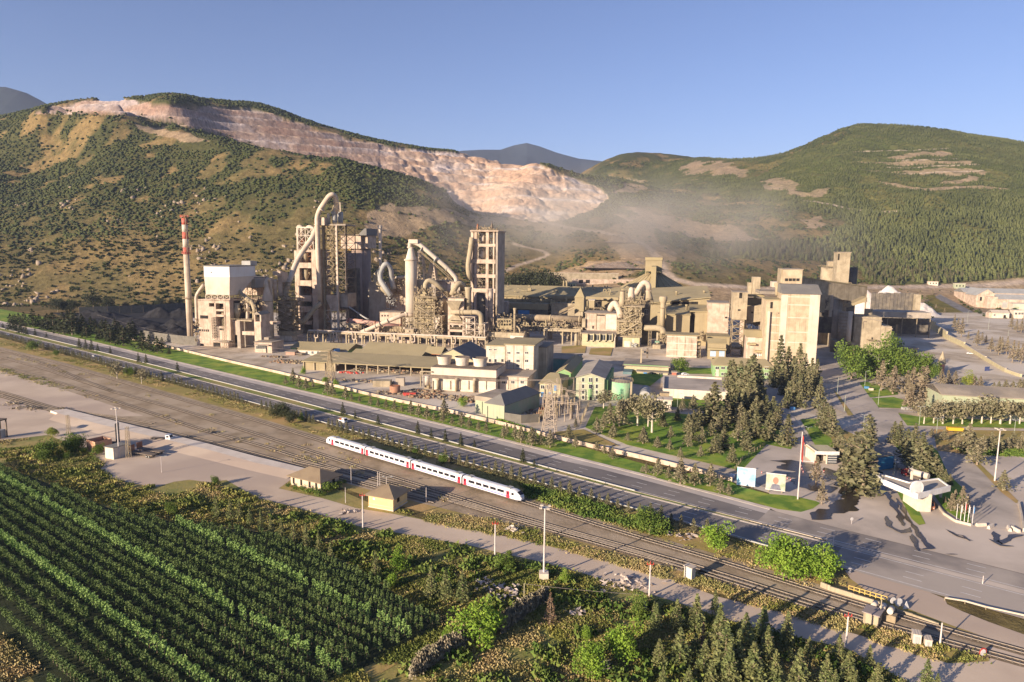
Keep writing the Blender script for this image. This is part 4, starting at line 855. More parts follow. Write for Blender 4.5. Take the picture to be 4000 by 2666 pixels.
p=Pl('burner_platform','steel platform with a dotted grey filter box and a slim vent pipe','platform',1440,540)
p.box('filter_box',m_clad,1325,1455,1000,1090,9);p.win([1345,1368,1391,1414,1437],[1020,1050],1.6,1.6,frame=False);p.lattice('frame',m_steel,1265,1500,1090,1160,10,1,nx=4);p.lathe('vent_pipe',m_pipeo,1480,[(2.0,1150),(2.0,930),(2.8,915),(2.8,905)],t=537)
p.box('deck',m_conc,1250,1560,1120,1165,12,t=536);p.pipe('pipe',m_pipeo,[(1490,1060,538),(1520,1080,538),(1530,1130,538)],1.4,3);p.clutter('pipework',m_steel,1260,1560,960,1130,8,70,90,t=534,big=.8)
p.box('control_hut',m_white_w,1440,1555,1148,1172,5,t=534);p.lathe('post',m_steel,1320,[(.8,970),(1.4,940),(.9,880)],t=537);p.box('plinth',m_sootshade,1250,1560,1165,None,12,t=537)
p=Pl('pipe_rack','long elevated pipe rack on concrete posts running in front of the kilns','pipe rack',100,515)
for y0,y1,dy in((1165,1215,0),):
 A=Q(-330,1130,515);B=Q(1225,1212,515);zz=9.5
 m=p.mb()
 for k in range(5):m.tube([(A.x,515+k*.9,zz+.3*(k%2)),(B.x,515+k*.9,zz+.3*(k%2))],.38,8)
 p.put(m,'pipe',m_pipe);m=p.mb();m.box(A.x,B.x,514.3,514.7,zz-1.6,zz-.7);m.box(A.x,B.x,519.3,519.7,zz-1.6,zz-.7);m.box(A.x,B.x,514.3,519.7,zz-.7,zz-.45);p.put(m,'girder',m_pipeo)
 n=22
 for i in range(n+1):
  x=A.x+(B.x-A.x)*i/n;m=p.mb();m.box(x-.45,x+.45,514.4,515.2,0,zz-1.6);m.box(x-.45,x+.45,519,519.8,0,zz-1.6);m.box(x-.4,x+.4,515.2,519,4,4.6);p.put(m,'post',m_pipeo)
 m=p.mb()
 for i in range(9):x=A.x+(B.x-A.x)*(i+.4)/9;m.tube(bend([(x-4,513.6,zz),(x,513.6,zz),(x,513.6,4),(x+3,513.6,4),(x+3,513.6,zz)],1,3),.45,8)
 p.put(m,'loop_pipe',m_pipe)
view(2050,900,2.24)
p=Pl('storage_hall','very long olive roofed storage hall stretching behind the right kiln to the pyramid roof','hall',500,676)
sa=Q(-330,560,676).x;sb=Q(1000,600,676).x;ze=Q(400,590,676).z;zr=ze+3.5
p.put(p.mb().prism([(676,0),(740,0),(740,ze),(708,zr+5),(676,ze)],sa,sb,'x'),'wall',m_clad)
p.put(p.mb().prism([(674,ze-.4),(708,zr+5.3),(708,zr+6),(674,ze+.4)],sa-1,sb+1,'x'),'roof',m_roof);p.put(p.mb().prism([(742,ze-.4),(742,ze+.4),(708,zr+6),(708,zr+5.3)],sa-1,sb+1,'x'),'roof',m_roof)
for x0,x1,a,b,mt in((-40,190,655,690,m_dark),(200,240,575,740,m_sootshade),(230,430,640,735,m_clad),(520,560,590,690,m_dark),(610,670,612,668,m_dark),(560,610,610,660,m_clad)):p.rect('panel',mt,x0,x1,a,b,proud=.6)
p.box('awning',m_clad,-330,230,605,625,8,t=669);p.box('awning',m_clad,240,820,580,606,5,t=672)
p.clutter('roof_gear',m_clad,-300,980,520,580,40,60,201,t=680,big=2.2);p.clutter('wall_gear',m_steel,-300,800,600,740,10,130,202,t=664,big=1.5);p.clutter('wall_gear',m_clad,-300,800,640,760,10,90,203,t=655,big=2.2)
p=Pl('hall_annex','olive clad boxes and windows built against the front of the long storage hall','building',100,650)
p.box('wall',m_clad,-330,200,640,690,20);p.box('wall',m_sootshade,-330,200,690,None,18,t=652);p.rect('window_band',m_blue,-60,40,700,735,t=650);p.box('wall',m_conc,232,436,640,None,12,t=655)
p.box('tower',m_clad,436,516,590,710,14,t=630);sa,sb,t0_,t1_,zb,zt=p.last;p.put(p.mb().add([(sa-.5,629.5,zt),(sb+.5,629.5,zt),(sb+.5,644.5,zt),(sa-.5,644.5,zt),((sa+sb)/2,637,zt+9)],[(0,1,4),(1,2,4),(2,3,4),(3,0,4),(3,2,1,0)]),'pyramid_roof',m_roof)
p.box('tower_foot',m_conc,436,508,710,755,12,t=631);A,B=Q(240,745,628),Q(435,655,634);m=p.mb();m.beam(A,B,3,2.2);p.put(m,'conveyor',m_steel);m=p.mb();m.beam(A+Vector((0,-3,-3)),B+Vector((0,-3,-3)),.8);m.beam(Q(430,685,626),Q(290,755,624),3,.6);p.put(m,'conveyor_frame',m_steel)
view(1350,800,2.24);p.box('stub_wall',m_pink,1362,1412,850,None,10,t=640);view(2050,900,2.24)
p=Pl('rotary_kiln','long dusty grey rotary kiln drum lying in front of the olive storage hall','kiln',200,598)
A,B=Q(-250,755,600),Q(500,782,592);p.put(p.mb().tube([A,B],3.0,26),'drum',m_kilno,True)
for f in(.08,.42,.64,.97):q=A.lerp(B,f);p.put(p.mb().tube([q,q+(B-A).normalized()*1.1],3.4,26),'tyre_ring',m_pipeo,True)
m=p.mb()
for i in range(11):q=Q(265+i*21,822,588);m.cyl(q.x,q.y,q.z-1.5,q.z+1.5,.7,1.3,10)
p.put(m,'cooler_duct',m_steeld)
for x in(-150,10,215,380,480):p.box('pier',m_grey,x-14,x+14,815,None,9,t=590)
p.clutter('machinery',m_steel,190,500,800,880,8,90,95,t=584);p.clutter('machinery',m_steeld,-240,200,800,860,8,70,96,t=588);p.box('walkway',m_steel,-250,500,838,846,3,t=584)
p.clutter('yard_gear',m_pipeo,-200,500,860,930,14,110,205,t=572,big=1.2);p.clutter('yard_gear',m_clad,-200,500,830,900,10,50,206,t=580,big=2)
p=Pl('pipe_bridge','tan portal pipe bridge with a small round tank under its right end','pipe bridge',330,566)
A,B=Q(162,872,566),Q(490,885,566);m=p.mb();m.beam(A,B,1.4);m.beam(A+Vector((0,4,0)),B+Vector((0,4,0)),1.4);m.beam(A+Vector((0,2,1)),B+Vector((0,2,1)),1.1);p.put(m,'girder',m_pipeo)
for x in(168,192,330,408,488):p.box('post',m_pipeo,x-5,x+5,880,None,1,t=566)
p.cyl('tank',m_conc,450,915,None,2.9,562);p.lathe('dome',m_conc,450,[(2.9,915),(2,908),(.5,903)],t=562);p.lattice('ladder_frame',m_steel,470,490,890,None,2,4,t=561,w=.3,floors=False)
p=Pl('generator_house','cream building with tall bays and sloped struts under the white panelled cooler hall','building',640,561)
p.box('wall',m_cream,500,790,908,None,18,roof=m_flat,over=1)
for x in(545,600,655,710,765):p.box('buttress',m_cream,x-4,x+5,905,968,2,t=559)
p.win([580,634,688,742],940,5.6,4.4);p.win([548,600,656,712,766],972,1.4,1.2,frame=False);p.box('base_strip',m_cream,500,785,980,None,.8,t=560);p.win([575,600],992,1.8,2);p.pipe('downpipe',m_cladp,[(800,915,562),(788,940,560),(788,1025,560)],.9,2)
p=Pl('cooler_hall','pinkish cooler hall with one white panel field under a rooftop duct','hall',660,584)
p.box('wall',m_pink,530,805,728,None,24,roof=m_flat,over=1);p.rect('white_panel',m_white_w,702,803,738,868);p.rect('opening',m_dark,625,702,738,750);p.rect('door',m_dark,590,604,836,862);p.rails('handrail',m_steel,560,680,690,4,596);p.box('side_column',m_conc,500,530,775,850,10,t=582)
for x in(536,625,702):p.rect('pilaster',m_conc,x-3,x+3,730,868,proud=.4)
p.box('roof_box',m_clad,560,608,614,680,8,t=602,roof=m_cladp)
p.pipe('arched_duct',m_pipe,[(745,700,584),(760,660,582),(790,635,580),(825,690,578),(840,770,576)],5.2,9,18)
view(2350,1050,3.92)
p=Pl('cooler_tower','steel process tower with arched ducts and cones on its top','tower',430,566)
p.box('core',m_clad,355,600,590,800,12,t=569);p.box('core',m_clad,240,600,825,1030,12,t=569);p.box('base',m_cream,325,582,1050,None,14,t=567);p.rect('base_panel',m_white_w,345,430,1110,1200,t=567);p.rect('panel',m_cladp,470,500,1075,1140,t=567)
p.lattice('frame',m_pipeo,345,605,585,790,16,3,w=.6,nx=3,br='Z');p.lattice('frame',m_pipeo,232,610,820,1035,16,3,w=.6,nx=3,br='Z')
for y,x0,x1 in((578,345,655),(800,228,610),(1035,218,612),(888,500,612)):p.box('deck',m_conc,x0,x1,y,y+14,18,t=565);p.rails('handrail',m_steel,x0,x1,y,17,565)
m=p.mb()
for q1,q2 in(((335,965),(560,830)),((360,700),(470,620)),((360,760),(540,690)),((240,1000),(340,960))):m.beam(Q(*q1,563.5),Q(*q2,563.5),1.5,.6)
p.put(m,'staircase',m_pipeo);p.clutter('equipment',m_pipeo,240,610,600,1040,4,110,101,t=563,big=.8);p.clutter('equipment',m_steel,340,640,440,578,12,100,102,t=566,big=.9);p.clutter('equipment',m_cladg,420,550,1150,1210,4,30,103,t=564,big=.7)
p.lathe('stack',m_pipeo,318,[(5.4,580),(5.2,470),(4.0,370),(4.0,350)],t=572);p.lathe('stack_cap',m_steeld,325,[(5,346),(5,340)],t=572)
p.lathe('duct_arch',m_pipe,455,[(6.0,490),(5.6,400),(4.4,320),(3.0,292),(1,284)],t=574)
p.pipe('gooseneck',m_pipe,[(520,400,588),(600,260,588),(650,210,588),(715,240,588),(725,330,588)],4.6,9,18);p.lathe('cone',m_pipeo,715,[(8.5,485),(7.6,440),(4.6,350),(4.6,340)],t=588);p.flange('flange',m_pipe,[((724,335,588),(724,345,588)),((612,246,588),(625,233,588))],5.2)
p.box('cone_deck',m_steel,645,790,490,500,14,t=582);p.lattice('cone_frame',m_steel,645,785,500,560,12,1,t=583,nx=3,w=.5);p.box('back_tower',m_sootshade,625,735,570,None,16,t=584);p.win([685],[665],2.5,4,t=584)
p=Pl('stack','wide grey stack with a bulged head, standing on a curved horizontal duct','stack',945,572)
p.lathe('shaft',m_pipeo,940,[(3.8,905),(4.3,600),(4.4,530),(6.4,490),(6.8,450),(5.8,425)]);p.lathe('ring',m_steel,945,[(7,604),(7,596)]);p.box('rear_pier',m_clad,855,905,680,None,5,t=576)
p.pipe('curved_duct',m_pipeo,[(650,905,570),(700,910,570),(860,910,570),(935,930,570),(950,1000,570)],5.0,7,18);p.lattice('support',m_steel,718,762,950,None,3,5,t=568,w=.4,floors=False);p.box('post',m_conc,840,868,980,None,2,t=571)
p.clutter('fan_gear',m_steel,880,1000,990,1150,6,50,110,t=566,big=.9);p.box('plinth',m_conc,780,900,1170,None,8,t=562);p.box('green_motor',M('green_machine',(.16,.30,.22),(.25,.3,.2),.6,.6),815,885,1112,1135,4,t=562);p.rails('handrail',m_cladp,725,1000,1335,1,548)
view(2050,900,2.24)
p=Pl('pyramid_store','olive pyramid roofed store with a square headhouse on its peak','storage building',1130,790)
q=Q(1130,372,790);zt=q.z;r0=7;zb=Q(1130,545,740).z;k=1.72;m=p.mb();hh=zt-16;m.tube([(q.x,790,16),(q.x,790,zt)],[r0+hh*k,r0],28,False);p.put(m,'roof',m_roof);m=p.mb();m.cyl(q.x,790,0,16,r0+hh*k-1,None,28);p.put(m,'wall',m_clad)
m=p.mb()
for i in range(28):
 b=i/28*6.2832;m.beam((q.x+(r0+.3)*math.cos(b),790+(r0+.3)*math.sin(b),zt),(q.x+(r0+hh*k)*math.cos(b),790+(r0+hh*k)*math.sin(b),16.3),.5)
p.put(m,'roof_rib',m_clad)
p.box('headhouse',m_clad,1055,1200,262,362,22,t=776);sa,sb,t0_,t1_,zb,zt2=p.last;p.put(p.mb().box(sa-.5,sb+.5,775,799,zt2,zt2+3),'headhouse_roof',m_roof)
p.box('chute',m_roof,1103,1146,318,545,40,t=738);m=p.mb()
for x in(1058,1197):q1=Q(x,360,776);q2=Q(x,392,776);m.beam(q1,q2,1)
p.put(m,'post',m_clad)
p=Pl('mill_hall','large olive sheds with a row of small dark vents, right of the bulged stack','hall',1400,590)
view(2050,900,2.24)
p.box('wall',m_clad,1236,1446,740,None,40,t=590);z1=p.last[5];sa,sb=p.last[:2];p.put(p.mb().prism([(589,z1-.2),(631,z1+4),(631,z1+4.8),(589,z1+.5)],sa-.5,sb+.5,'x'),'roof',m_roof)
p.box('wall',m_clad,1490,1605,715,None,36,t=594);z1=p.last[5];sa2,sb2=p.last[:2];p.put(p.mb().prism([(593,z1-.2),(631,z1+3),(631,z1+3.6),(593,z1+.5)],sb-.4,sb2+.5,'x'),'roof',m_roof);p.box('recess',m_sootshade,1447,1492,720,None,30,t=602)
p.box('wall',m_clad,1100,1613,650,None,40,t=630);z1=p.last[5];sa,sb=p.last[:2]
za=Q(1130,545,680).z;V=[(sa-1,629,z1),(sb+1,629,z1+.5),(sb+1,629,Q(1612,570,629).z),(sa-1,629,Q(1100,640,629).z)]
m=p.mb();zl,zr_=Q(1120,640,630).z,Q(1612,590,630).z;m.add([(sa,630,z1-1),(sb,630,z1-1),(sb,630,zr_),(sa,630,zl),(sa,700,z1-1),(sb,700,z1-1),(sb,700,zr_+6),(sa,700,zl+9)],[(0,1,2,3),(5,4,7,6),(1,5,6,2),(4,0,3,7)]);p.put(m,'gable_wall',m_clad);p.put(p.mb().add([(sa-1,628,zl),(sb+1,628,zr_),(sb+1,701,zr_+6.6),(sa-1,701,zl+9.6),(sa-1,628,zl+.6),(sb+1,628,zr_+.6),(sb+1,701,zr_+7.2),(sa-1,701,zl+10.2)],[(3,2,1,0),(4,5,6,7),(0,1,5,4),(1,2,6,5),(2,3,7,6),(3,0,4,7)]),'roof',m_roof)
p.win([1285,1305,1325,1344,1363,1384,1410,1432,1460,1482,1503],637,2.6,2.4,t=630,frame=False,part='vent')
for x,y in((1415,672),(1328,555),(1570,550)):p.lathe('roof_vent',m_clad,x,[(1.5,y+25),(1.5,y-8),(2.4,y-10),(2.4,y-22)],t=606 if y>600 else 655)
p.box('pink_block',m_pink,1606,1790,640,None,26,t=588,roof=m_flat);view(2750,900,2.24);p.clutter('conduit',m_steeld,215,232,610,900,2,20,120,t=586);p.clutter('undercroft',m_steel,-70,-10,895,960,6,40,121,t=582);p.win([195],[765],2,1.4,t=588,frame=False)
view(2050,900,2.24)
p=Pl('office_block','windowless pale block of three storeys marked by white bands, steel stair on its right','building',1370,522)
p.box('wall',m_pink,1242,1508,920,None,15,roof=m_roof,over=1.2)
for y in(928,988,1046,1100):p.rect('band',m_white_w,1242,1506,y,y+7,proud=.25)
for x in(1330,1400,1455):p.rect('pilaster',m_conc,x-3,x+3,935,1110,proud=.2)
p.lattice('stair_frame',m_steel,1512,1540,985,None,8,4,t=524,w=.4)
p=Pl('workshop','small olive building with two light blue doors and a shallow gabled roof','building',1680,520)
p.gable('wall',m_clad,1605,1760,990,14,2.5,t=520);p.rect('blue_door',M('light_blue_door',(.30,.42,.58),(.42,.5,.58),.8,.7),1622,1672,1058,1105);p.rect('blue_door',bpy.data.materials['light_blue_door'],1700,1748,1058,1105);p.box('canopy',m_roof,1602,1764,1035,1050,3,t=517);p.rect('opening',m_dark,1640,1660,1118,1130);p.rect('opening',m_dark,1705,1740,1118,1130)
p=Pl('rear_shed','flat roofed olive shed squeezed between the workshop and the pink block','shed',1690,552);p.box('wall',m_clad,1598,1792,935,None,22,roof=m_roof)
view(2750,900,2.24)
p=Pl('elevator_tower','narrow concrete tower on an open steel trestle with a dark hatch near its top','tower',310,540)
p.box('wall',m_conc,250,378,545,782,16,roof=m_flat);p.rect('hatch',m_dark,308,334,548,596);p.rect('hatch',m_dark,296,320,692,706)
p.lattice('trestle',m_steel,250,350,785,None,13,5,w=.7,nx=1);p.box('leg',m_pink,312,348,790,1000,2,t=541);p.box('leg',m_conc,345,372,782,None,4,t=544)
p=Pl('bridge_gallery','enclosed conveyor gallery linking the narrow tower to the tallest cream block','conveyor gallery',450,548)
A,B=Q(378,740,548),Q(552,716,548);p.put(p.mb().prism([(A.x,A.z-6.5),(B.x,B.z-6.5),(B.x,B.z+6),(A.x,A.z+6)],548,554,'y'),'gallery',m_conc);p.win([422,510],720,1.4,1.4,t=548,frame=False)
p.box('upper_roof',m_roof,378,530,568,582,14,t=560);p.box('upper_wall',m_clad,378,475,600,660,12,t=562);p.box('rear_wall',m_clad,375,545,600,700,6,t=585);sa,sb,zt,zb=p.ext(378,535,760,840,556);p.put(p.mb().prism([(sa,zt),(sb,zt),(sb-3,zb),(sa+6,zb)],556,568,'y'),'hopper',m_sootshade);p.lattice('hopper_frame',m_steel,378,535,820,880,12,1,t=556,nx=3);p.box('base',m_sootshade,378,545,880,None,4,t=568)
p=Pl('dispatch_house','narrow pink building with a barred balcony between the trestle tower and the cream block','building',440,516)
p.box('wall',m_pink,372,524,935,None,14);sa,sb,t0_,t1_,zb,zt=p.last;p.put(p.mb().prism([(515,zt-.1),(531,zt-.1),(531,zt+4),(523,zt+4)],sa-.5,sb+.5,'x'),'roof',m_roof)
p.rect('window',m_cladp,385,448,938,978);p.box('balcony',m_roof,382,456,992,1006,3,t=513);p.box('balcony',m_roof,445,520,1055,1072,3,t=513);p.rect('opening',m_dark,430,515,1080,1104);p.win([455,470,485,500],1092,.8,1.8,m_frame,frame=False,proud=.2)
p=Pl('packing_house','tallest cream block with beige panels and white stripes, tall grey firs before it','building',780,505)
m_cblk=M('cream_concrete',(0.504,0.402,0.276),(0.372,0.294,0.196),.2,.9,.1,.6);m_wst=M('white_render',(0.605,0.515,0.414),(0.515,0.426,0.336),.15,.9,.05,.4)
p.box('wall',m_cblk,690,1018,560,None,26);sa,sb,t0_,t1_,zb,zt=p.last;p.put(p.mb().prism([(504.4,zt),(531.6,zt),(531.6,zt+6),(520,zt+6)],sa-.5,sb+1,'x'),'roof',m_roofg)
p.box('wall',m_cblk,545,690,612,None,26,t=507,roof=m_roof)
p.rect('hatch',m_dark,580,602,628,684,t=507);p.rect('opening',m_dark,652,658,720,732,t=507);p.rect('opening',m_dark,835,862,1050,1085)
for x0,x1,a,b in((555,578,710,None),(676,735,566,None),(928,1016,566,None)):p.rect('white_stripe',m_wst,x0,x1,a,b,proud=.25,t=505)
for a in(580,650,762,888,980):p.rect('white_band',m_wst,735,928,a,a+9,proud=.2)
for a in(760,826,895,965,1045):p.rect('white_band',m_wst,578,676,a,a+8,proud=.2,t=507)
p.box('headhouse',m_cblk,690,858,345,520,22,t=530,roof=m_flat);p.win([722,756,788,822],[434,488],2.2,2,t=530,frame=False);p.box('headhouse_side',m_conc,672,690,340,520,18,t=533)
p.lathe('vent_stack',m_pipeo,640,[(2.6,570),(2.6,510),(4.2,480),(4.2,460)],t=530);p.box('rear_roof',m_flat,490,640,536,560,30,t=545);p.box('roof_tower',m_conc,425,492,410,560,10,t=580);p.box('roof_tower',m_conc,385,418,460,560,8,t=582)
p.box('side_pier',m_cladp,597,662,452,500,12,t=560)
p=Pl('conveyor_gallery','long sloping enclosed conveyor gallery from the cream block to the two silos','conveyor gallery',1150,548)
A,B=Q(856,492,545),Q(1425,566,592);m=p.mb();V=[]
for q in(A,B):V+=[(q.x,q.y,q.z-6.2),(q.x,q.y+8,q.z-6.2),(q.x,q.y+8,q.z+6.2),(q.x,q.y,q.z+6.2)]
m.add(V,[(0,1,2,3),(7,6,5,4),(0,4,5,1),(1,5,6,2),(2,6,7,3),(3,7,4,0)]);p.put(m,'gallery',m_conc)
m=p.mb();V=[]
for q in(A,B):V+=[(q.x,q.y-.6,q.z+6.2),(q.x,q.y+8.6,q.z+6.2),(q.x,q.y+8.6,q.z+7),(q.x,q.y-.6,q.z+7)]
m.add(V,[(0,1,2,3),(7,6,5,4),(0,4,5,1),(1,5,6,2),(2,6,7,3),(3,7,4,0)]);p.put(m,'roof',m_roof)
p.lattice('end_frame',m_steel,1220,1425,590,625,10,1,t=592,w=.5,nx=4);p.box('end_post',m_steel,1412,1420,560,700,1,t=591);p.box('end_post',m_conc,1020,1105,570,700,6,t=556);p.box('leg',m_grey,1100,1125,570,760,4,t=560);p.clutter('machinery',m_steeld,1030,1090,620,740,8,40,130,t=552)
sa,sb,zt,zb=p.ext(1250,1415,640,680,556);p.put(p.mb().prism([(sa,zb),(sb,zb+5),(sb,zt+5),(sa+2,zt-1)],555,567,'y'),'chute',m_clad);p.box('side_wall',m_conc,1015,1060,560,720,14,t=550)
p=Pl('clinker_silo','grey round concrete silo on a square leg frame under the sloping gallery','silo',1250,556)
p.lathe('drum',m_grey,1240,[(10.5,980),(10.5,715)],t=566,n=32);m=p.mb();sx=Q(1240,850,566).x;zs=[Q(1240,y,566).z for y in range(730,980,28)]
for z in zs:m.tube([(sx,566,z),(sx,566,z+.35)],5.4,32)
p.put(m,'hoop',m_steel);p.cyl('side_pipe',m_cladp,1272,710,975,3.2,553);p.box('leg',m_conc,1160,1200,990,None,3,t=556);p.box('leg',m_conc,1290,1310,990,None,3,t=556);p.box('leg',m_conc,1178,1190,985,None,2,t=574);p.box('deck',m_conc,1160,1320,982,1000,22,t=555);p.rails('handrail',m_steel,1240,1320,985,6,554)
p.cyl('second_drum',m_grey,1175,590,None,7,590);p.cyl('third_drum',m_conc,1440,690,None,6,580);p.box('shade_wall',m_sootshade,1010,1120,700,900,4,t=590)
p=Pl('stepped_silo','pale stepped loading building with a small railed balcony','building',1480,560)
sa,sb,zt,_=p.ext(1316,1650,760,None,560);sm=Q(1545,900,560).x;z2=Q(1600,842,560).z;p.put(p.mb().box(sa,sm,560,584,0,zt),'wall',m_conc);p.put(p.mb().box(sm,sb,560.2,584,0,z2),'wall',m_conc)
p.put(p.mb().prism([(sa-.5,zt),(sm+.5,zt-3.2),(sm+.5,zt-2.6),(sa-.5,zt+.8)],559.4,585,'y'),'roof',m_flat);p.put(p.mb().prism([(sm+.5,z2),(sb+.5,z2-2),(sb+.5,z2-1.4),(sm+.5,z2+.7)],559.4,585,'y'),'roof',m_flat)
p.box('balcony',m_steel,1432,1525,960,966,3,t=557);p.rails('handrail',m_steel,1435,1522,958,2.5,585);p.rect('opening',m_dark,1465,1478,938,958);p.rect('opening',m_dark,1584,1624,978,992);p.rect('pipe_mark',m_steeld,1392,1398,798,860);p.rect('pipe_mark',m_steeld,1398,1425,796,806)
p=Pl('silo_pair','two high silos joined by the tallest slab tower at the right end of the plant','silos',1190,610)
p.cyl('silo',m_conc,1105,325,None,15,640,n=36);p.cyl('silo',m_sootshade,1292,325,None,9.5,640,n=30);p.box('slab_tower',m_conc,1170,1282,196,None,14,t=612,roof=m_flat);p.rect('slot',m_dark,1172,1186,205,262,t=612);p.box('roof_hut',m_conc,1090,1155,275,320,8,t=632,roof=m_flat);p.rails('handrail',m_steel,1040,1165,325,20,628);p.lattice('ladder_frame',m_steel,1262,1290,460,520,3,2,t=608,w=.3)
view(3200,1000,2.614)
p=Pl('bunker_wall','dark sooty, shaded concrete bunker wall holding back a white gravel heap','wall',750,830)
for i in range(12):p.box('panel',m_sootshade,540+i*38,575+i*38,378+6*(i%2),None,3,t=830)  # panel colour carries the wall's shade as well as its soot
p.box('base',m_sootshade,535,1000,400,None,2,t=831);p.box('end_pier',m_conc,990,1040,395,None,12,t=822)
def heap(name,label,cat,x,y,wx,wy,h,mat,seed,view_=None,cat2=None,z0=0,group=None):
 g=G(x,y);r2=random.Random(seed);V=[];F=[];k=10
 o=Vector((g.x,g.y,z0))
 bl=[(r2 .uniform(-.45,.45),r2 .uniform(-.3,.3),r2 .uniform(.45,.8),r2 .uniform(.6,1))for _ in range(5)]
 xs=np.linspace(-1,1,44);XX,YY=np.meshgrid(xs,xs);ZZ=np.zeros_like(XX)
 for bx,by,br,bh in bl:ZZ=np.maximum(ZZ,bh*(1-np.sqrt((XX-bx)**2+(YY-by)**2)/br))
 ZZ=np.maximum(ZZ,.0);ZZ=ZZ*h+(fbm(XX*wx+g.x,YY*wy+g.y,3,3,seed)-.5)*h*.22*(ZZ>0)-.05
 edge=(1-np.clip(np.hypot(XX,YY),0,1));ZZ=np.where(edge>0,ZZ*np.minimum(1,edge*5),-.1)
 Vv=np.stack([XX*wx,YY*wy,ZZ],-1).reshape(-1,3);i=np.arange(XX.size).reshape(XX.shape);Ff=np.stack([i[:-1,:-1],i[:-1,1:],i[1:,1:],i[1:,:-1]],-1).reshape(-1,4)
 ob=mesh_np(name,Vv,Ff,mat,None,True);ob.location=o;return tag(ob,label,cat,group)
m_whitegr=M('white_gravel',(.74,.67,.60),(.62,.54,.47),.3,.95,.4);m_earth=M('brown_scrap',(.16,.105,.075),(.24,.17,.12),.5,.95,.5,c3=(.3,.26,.22),sc3=.6);m_sand=M('tan_gravel',(.42,.34,.25),(.34,.27,.2),.2,.95,.3)
q=AtY(3200+730/2.614,1000+400/2.614,865);tag(heap('gravel_heap','big white gravel heap behind the sooty, shaded bunker wall','heap',*[float(v[0])for v in proj((q.x,880,0))],75,30,40,m_whitegr,5))
p=Pl('open_shed','long flat roofed open shed in shade at the top of the truck yard','shed',850,720)
p.box('roof_slab',m_grey,540,1145,575,632,26,t=715);p.box('back_wall',m_sootshade,545,1140,640,None,1,t=742)
for x in(548,700,850,1000,1135):p.box('post',m_steel,x-3,x+3,632,None,1,t=716)
heap('gravel_heap','bluish white limestone heap spilling from the long open shed','heap',*px(850,715),38,9,8,M('blue_white_stone',(.50,.52,.52),(.38,.40,.40),.3,.95,.5),8)
def wall_line(name,label,pts,hgt,th,mat,cat='wall',z0=0,parts='panel',cap=None):
 P=[G(x,y)for x,y in pts];o=P[0];t=thing(name,label,cat,(o.x,o.y,0));m=MB(o)
 for i,(a,b)in enumerate(zip(P[:-1],P[1:])):
  h=hgt if not isinstance(hgt,(list,tuple))else hgt[i]
  d=(b-a).normalized();n=Vector((-d.y,d.x,0))*th/2
  m=MB(o);m.add([a-n,b-n,b+n,a+n]+[v+Vector((0,0,h))for v in(a-n,b-n,b+n,a+n)],[(3,2,1,0),(4,5,6,7),(0,1,5,4),(1,2,6,5),(2,3,7,6),(3,0,4,7)]);m.build(parts,mat,t)
  if cap:m=MB(o);e=n*1.25;m.add([v+Vector((0,0,h+.003))for v in(a-e,b-e,b+e,a+e)]+[v+Vector((0,0,h+.2))for v in(a-e,b-e,b+e,a+e)],[(3,2,1,0),(4,5,6,7),(0,1,5,4),(1,2,6,5),(2,3,7,6),(3,0,4,7)]);m.build('coping',cap,t)
 return t
wall_line('retaining_wall','long sloping concrete retaining wall along the truck yard, below the tree bank',[px(1060,700),px(1180,765),px(1300,850),px(1480,935),px(1700,1070),px(1900,1185),px(2060,1240)],[9,7,4.5,3,2.5,2],1.2,m_cream,cap=m_kerb)
p=Pl('yard_hut','small flat roofed cream hut at the left edge of the truck yard','hut',900,tof(990,990));p.box('wall',m_conc,800,1003,945,None,10,roof=m_flat);p.rect('opening',m_dark,960,990,965,985)
p=Pl('warehouse','long pale grey roofed warehouse row at the right edge beyond the road','warehouse',1800,tof(1870,545))
T_=tof(1870,545)
p.gable('wall',m_pink,1480,2500,385,40,6,t=T_+60,roof=m_cladg,wall=True);p.rect('opening',m_dark,1600,1790,368,374,t=T_+60)
p.gable('wall',m_pink,1600,1820,405,60,9,t=T_+20,along='y',roof=m_cladg);p.gable('wall',m_pink,1830,2500,450,30,6,t=T_+6,roof=m_cladg);p.box('annex',m_pink,1720,1826,420,None,20,t=T_+8);p.rect('shutter',m_cladg,1868,1922,475,530,t=T_+6);p.rect('door',m_dark,1640,1662,420,460,t=T_+20);p.box('annex',m_cladp,1975,2200,490,None,12,t=T_-8,roof=m_cladg);p.rect('window',m_green,1995,2040,520,552,t=T_-8)
p=Pl('gate_lodge','small white house with a pink side and a pale gabled roof before the warehouses','house',1840,tof(1880,638))
p.gable('wall',m_white_w,1770,1940,585,14,3,roof=m_cladp);p.rect('door',m_dark,1880,1905,605,None);p.win([1790],605,2,2);p.box('side_annex',m_pink,1735,1770,580,None,10,t=p.t+2)
p=Pl('guard_hut','little white hut with a red sign right of the gabled lodge','hut',2030,tof(2030,640));p.box('wall',m_white_w,1990,2091,560,None,12,roof=m_cladp);p.win([2010,2045,2075],590,2.4,2.6)
p=Pl('shipping_container','red open skip container standing at the warehouse front','container',1715,tof(1715,522));p.box('body',m_red,1690,1745,495,None,7);p.rect('rib',m_redband,1700,1706,497,520);p.rect('rib',m_redband,1725,1731,497,520)
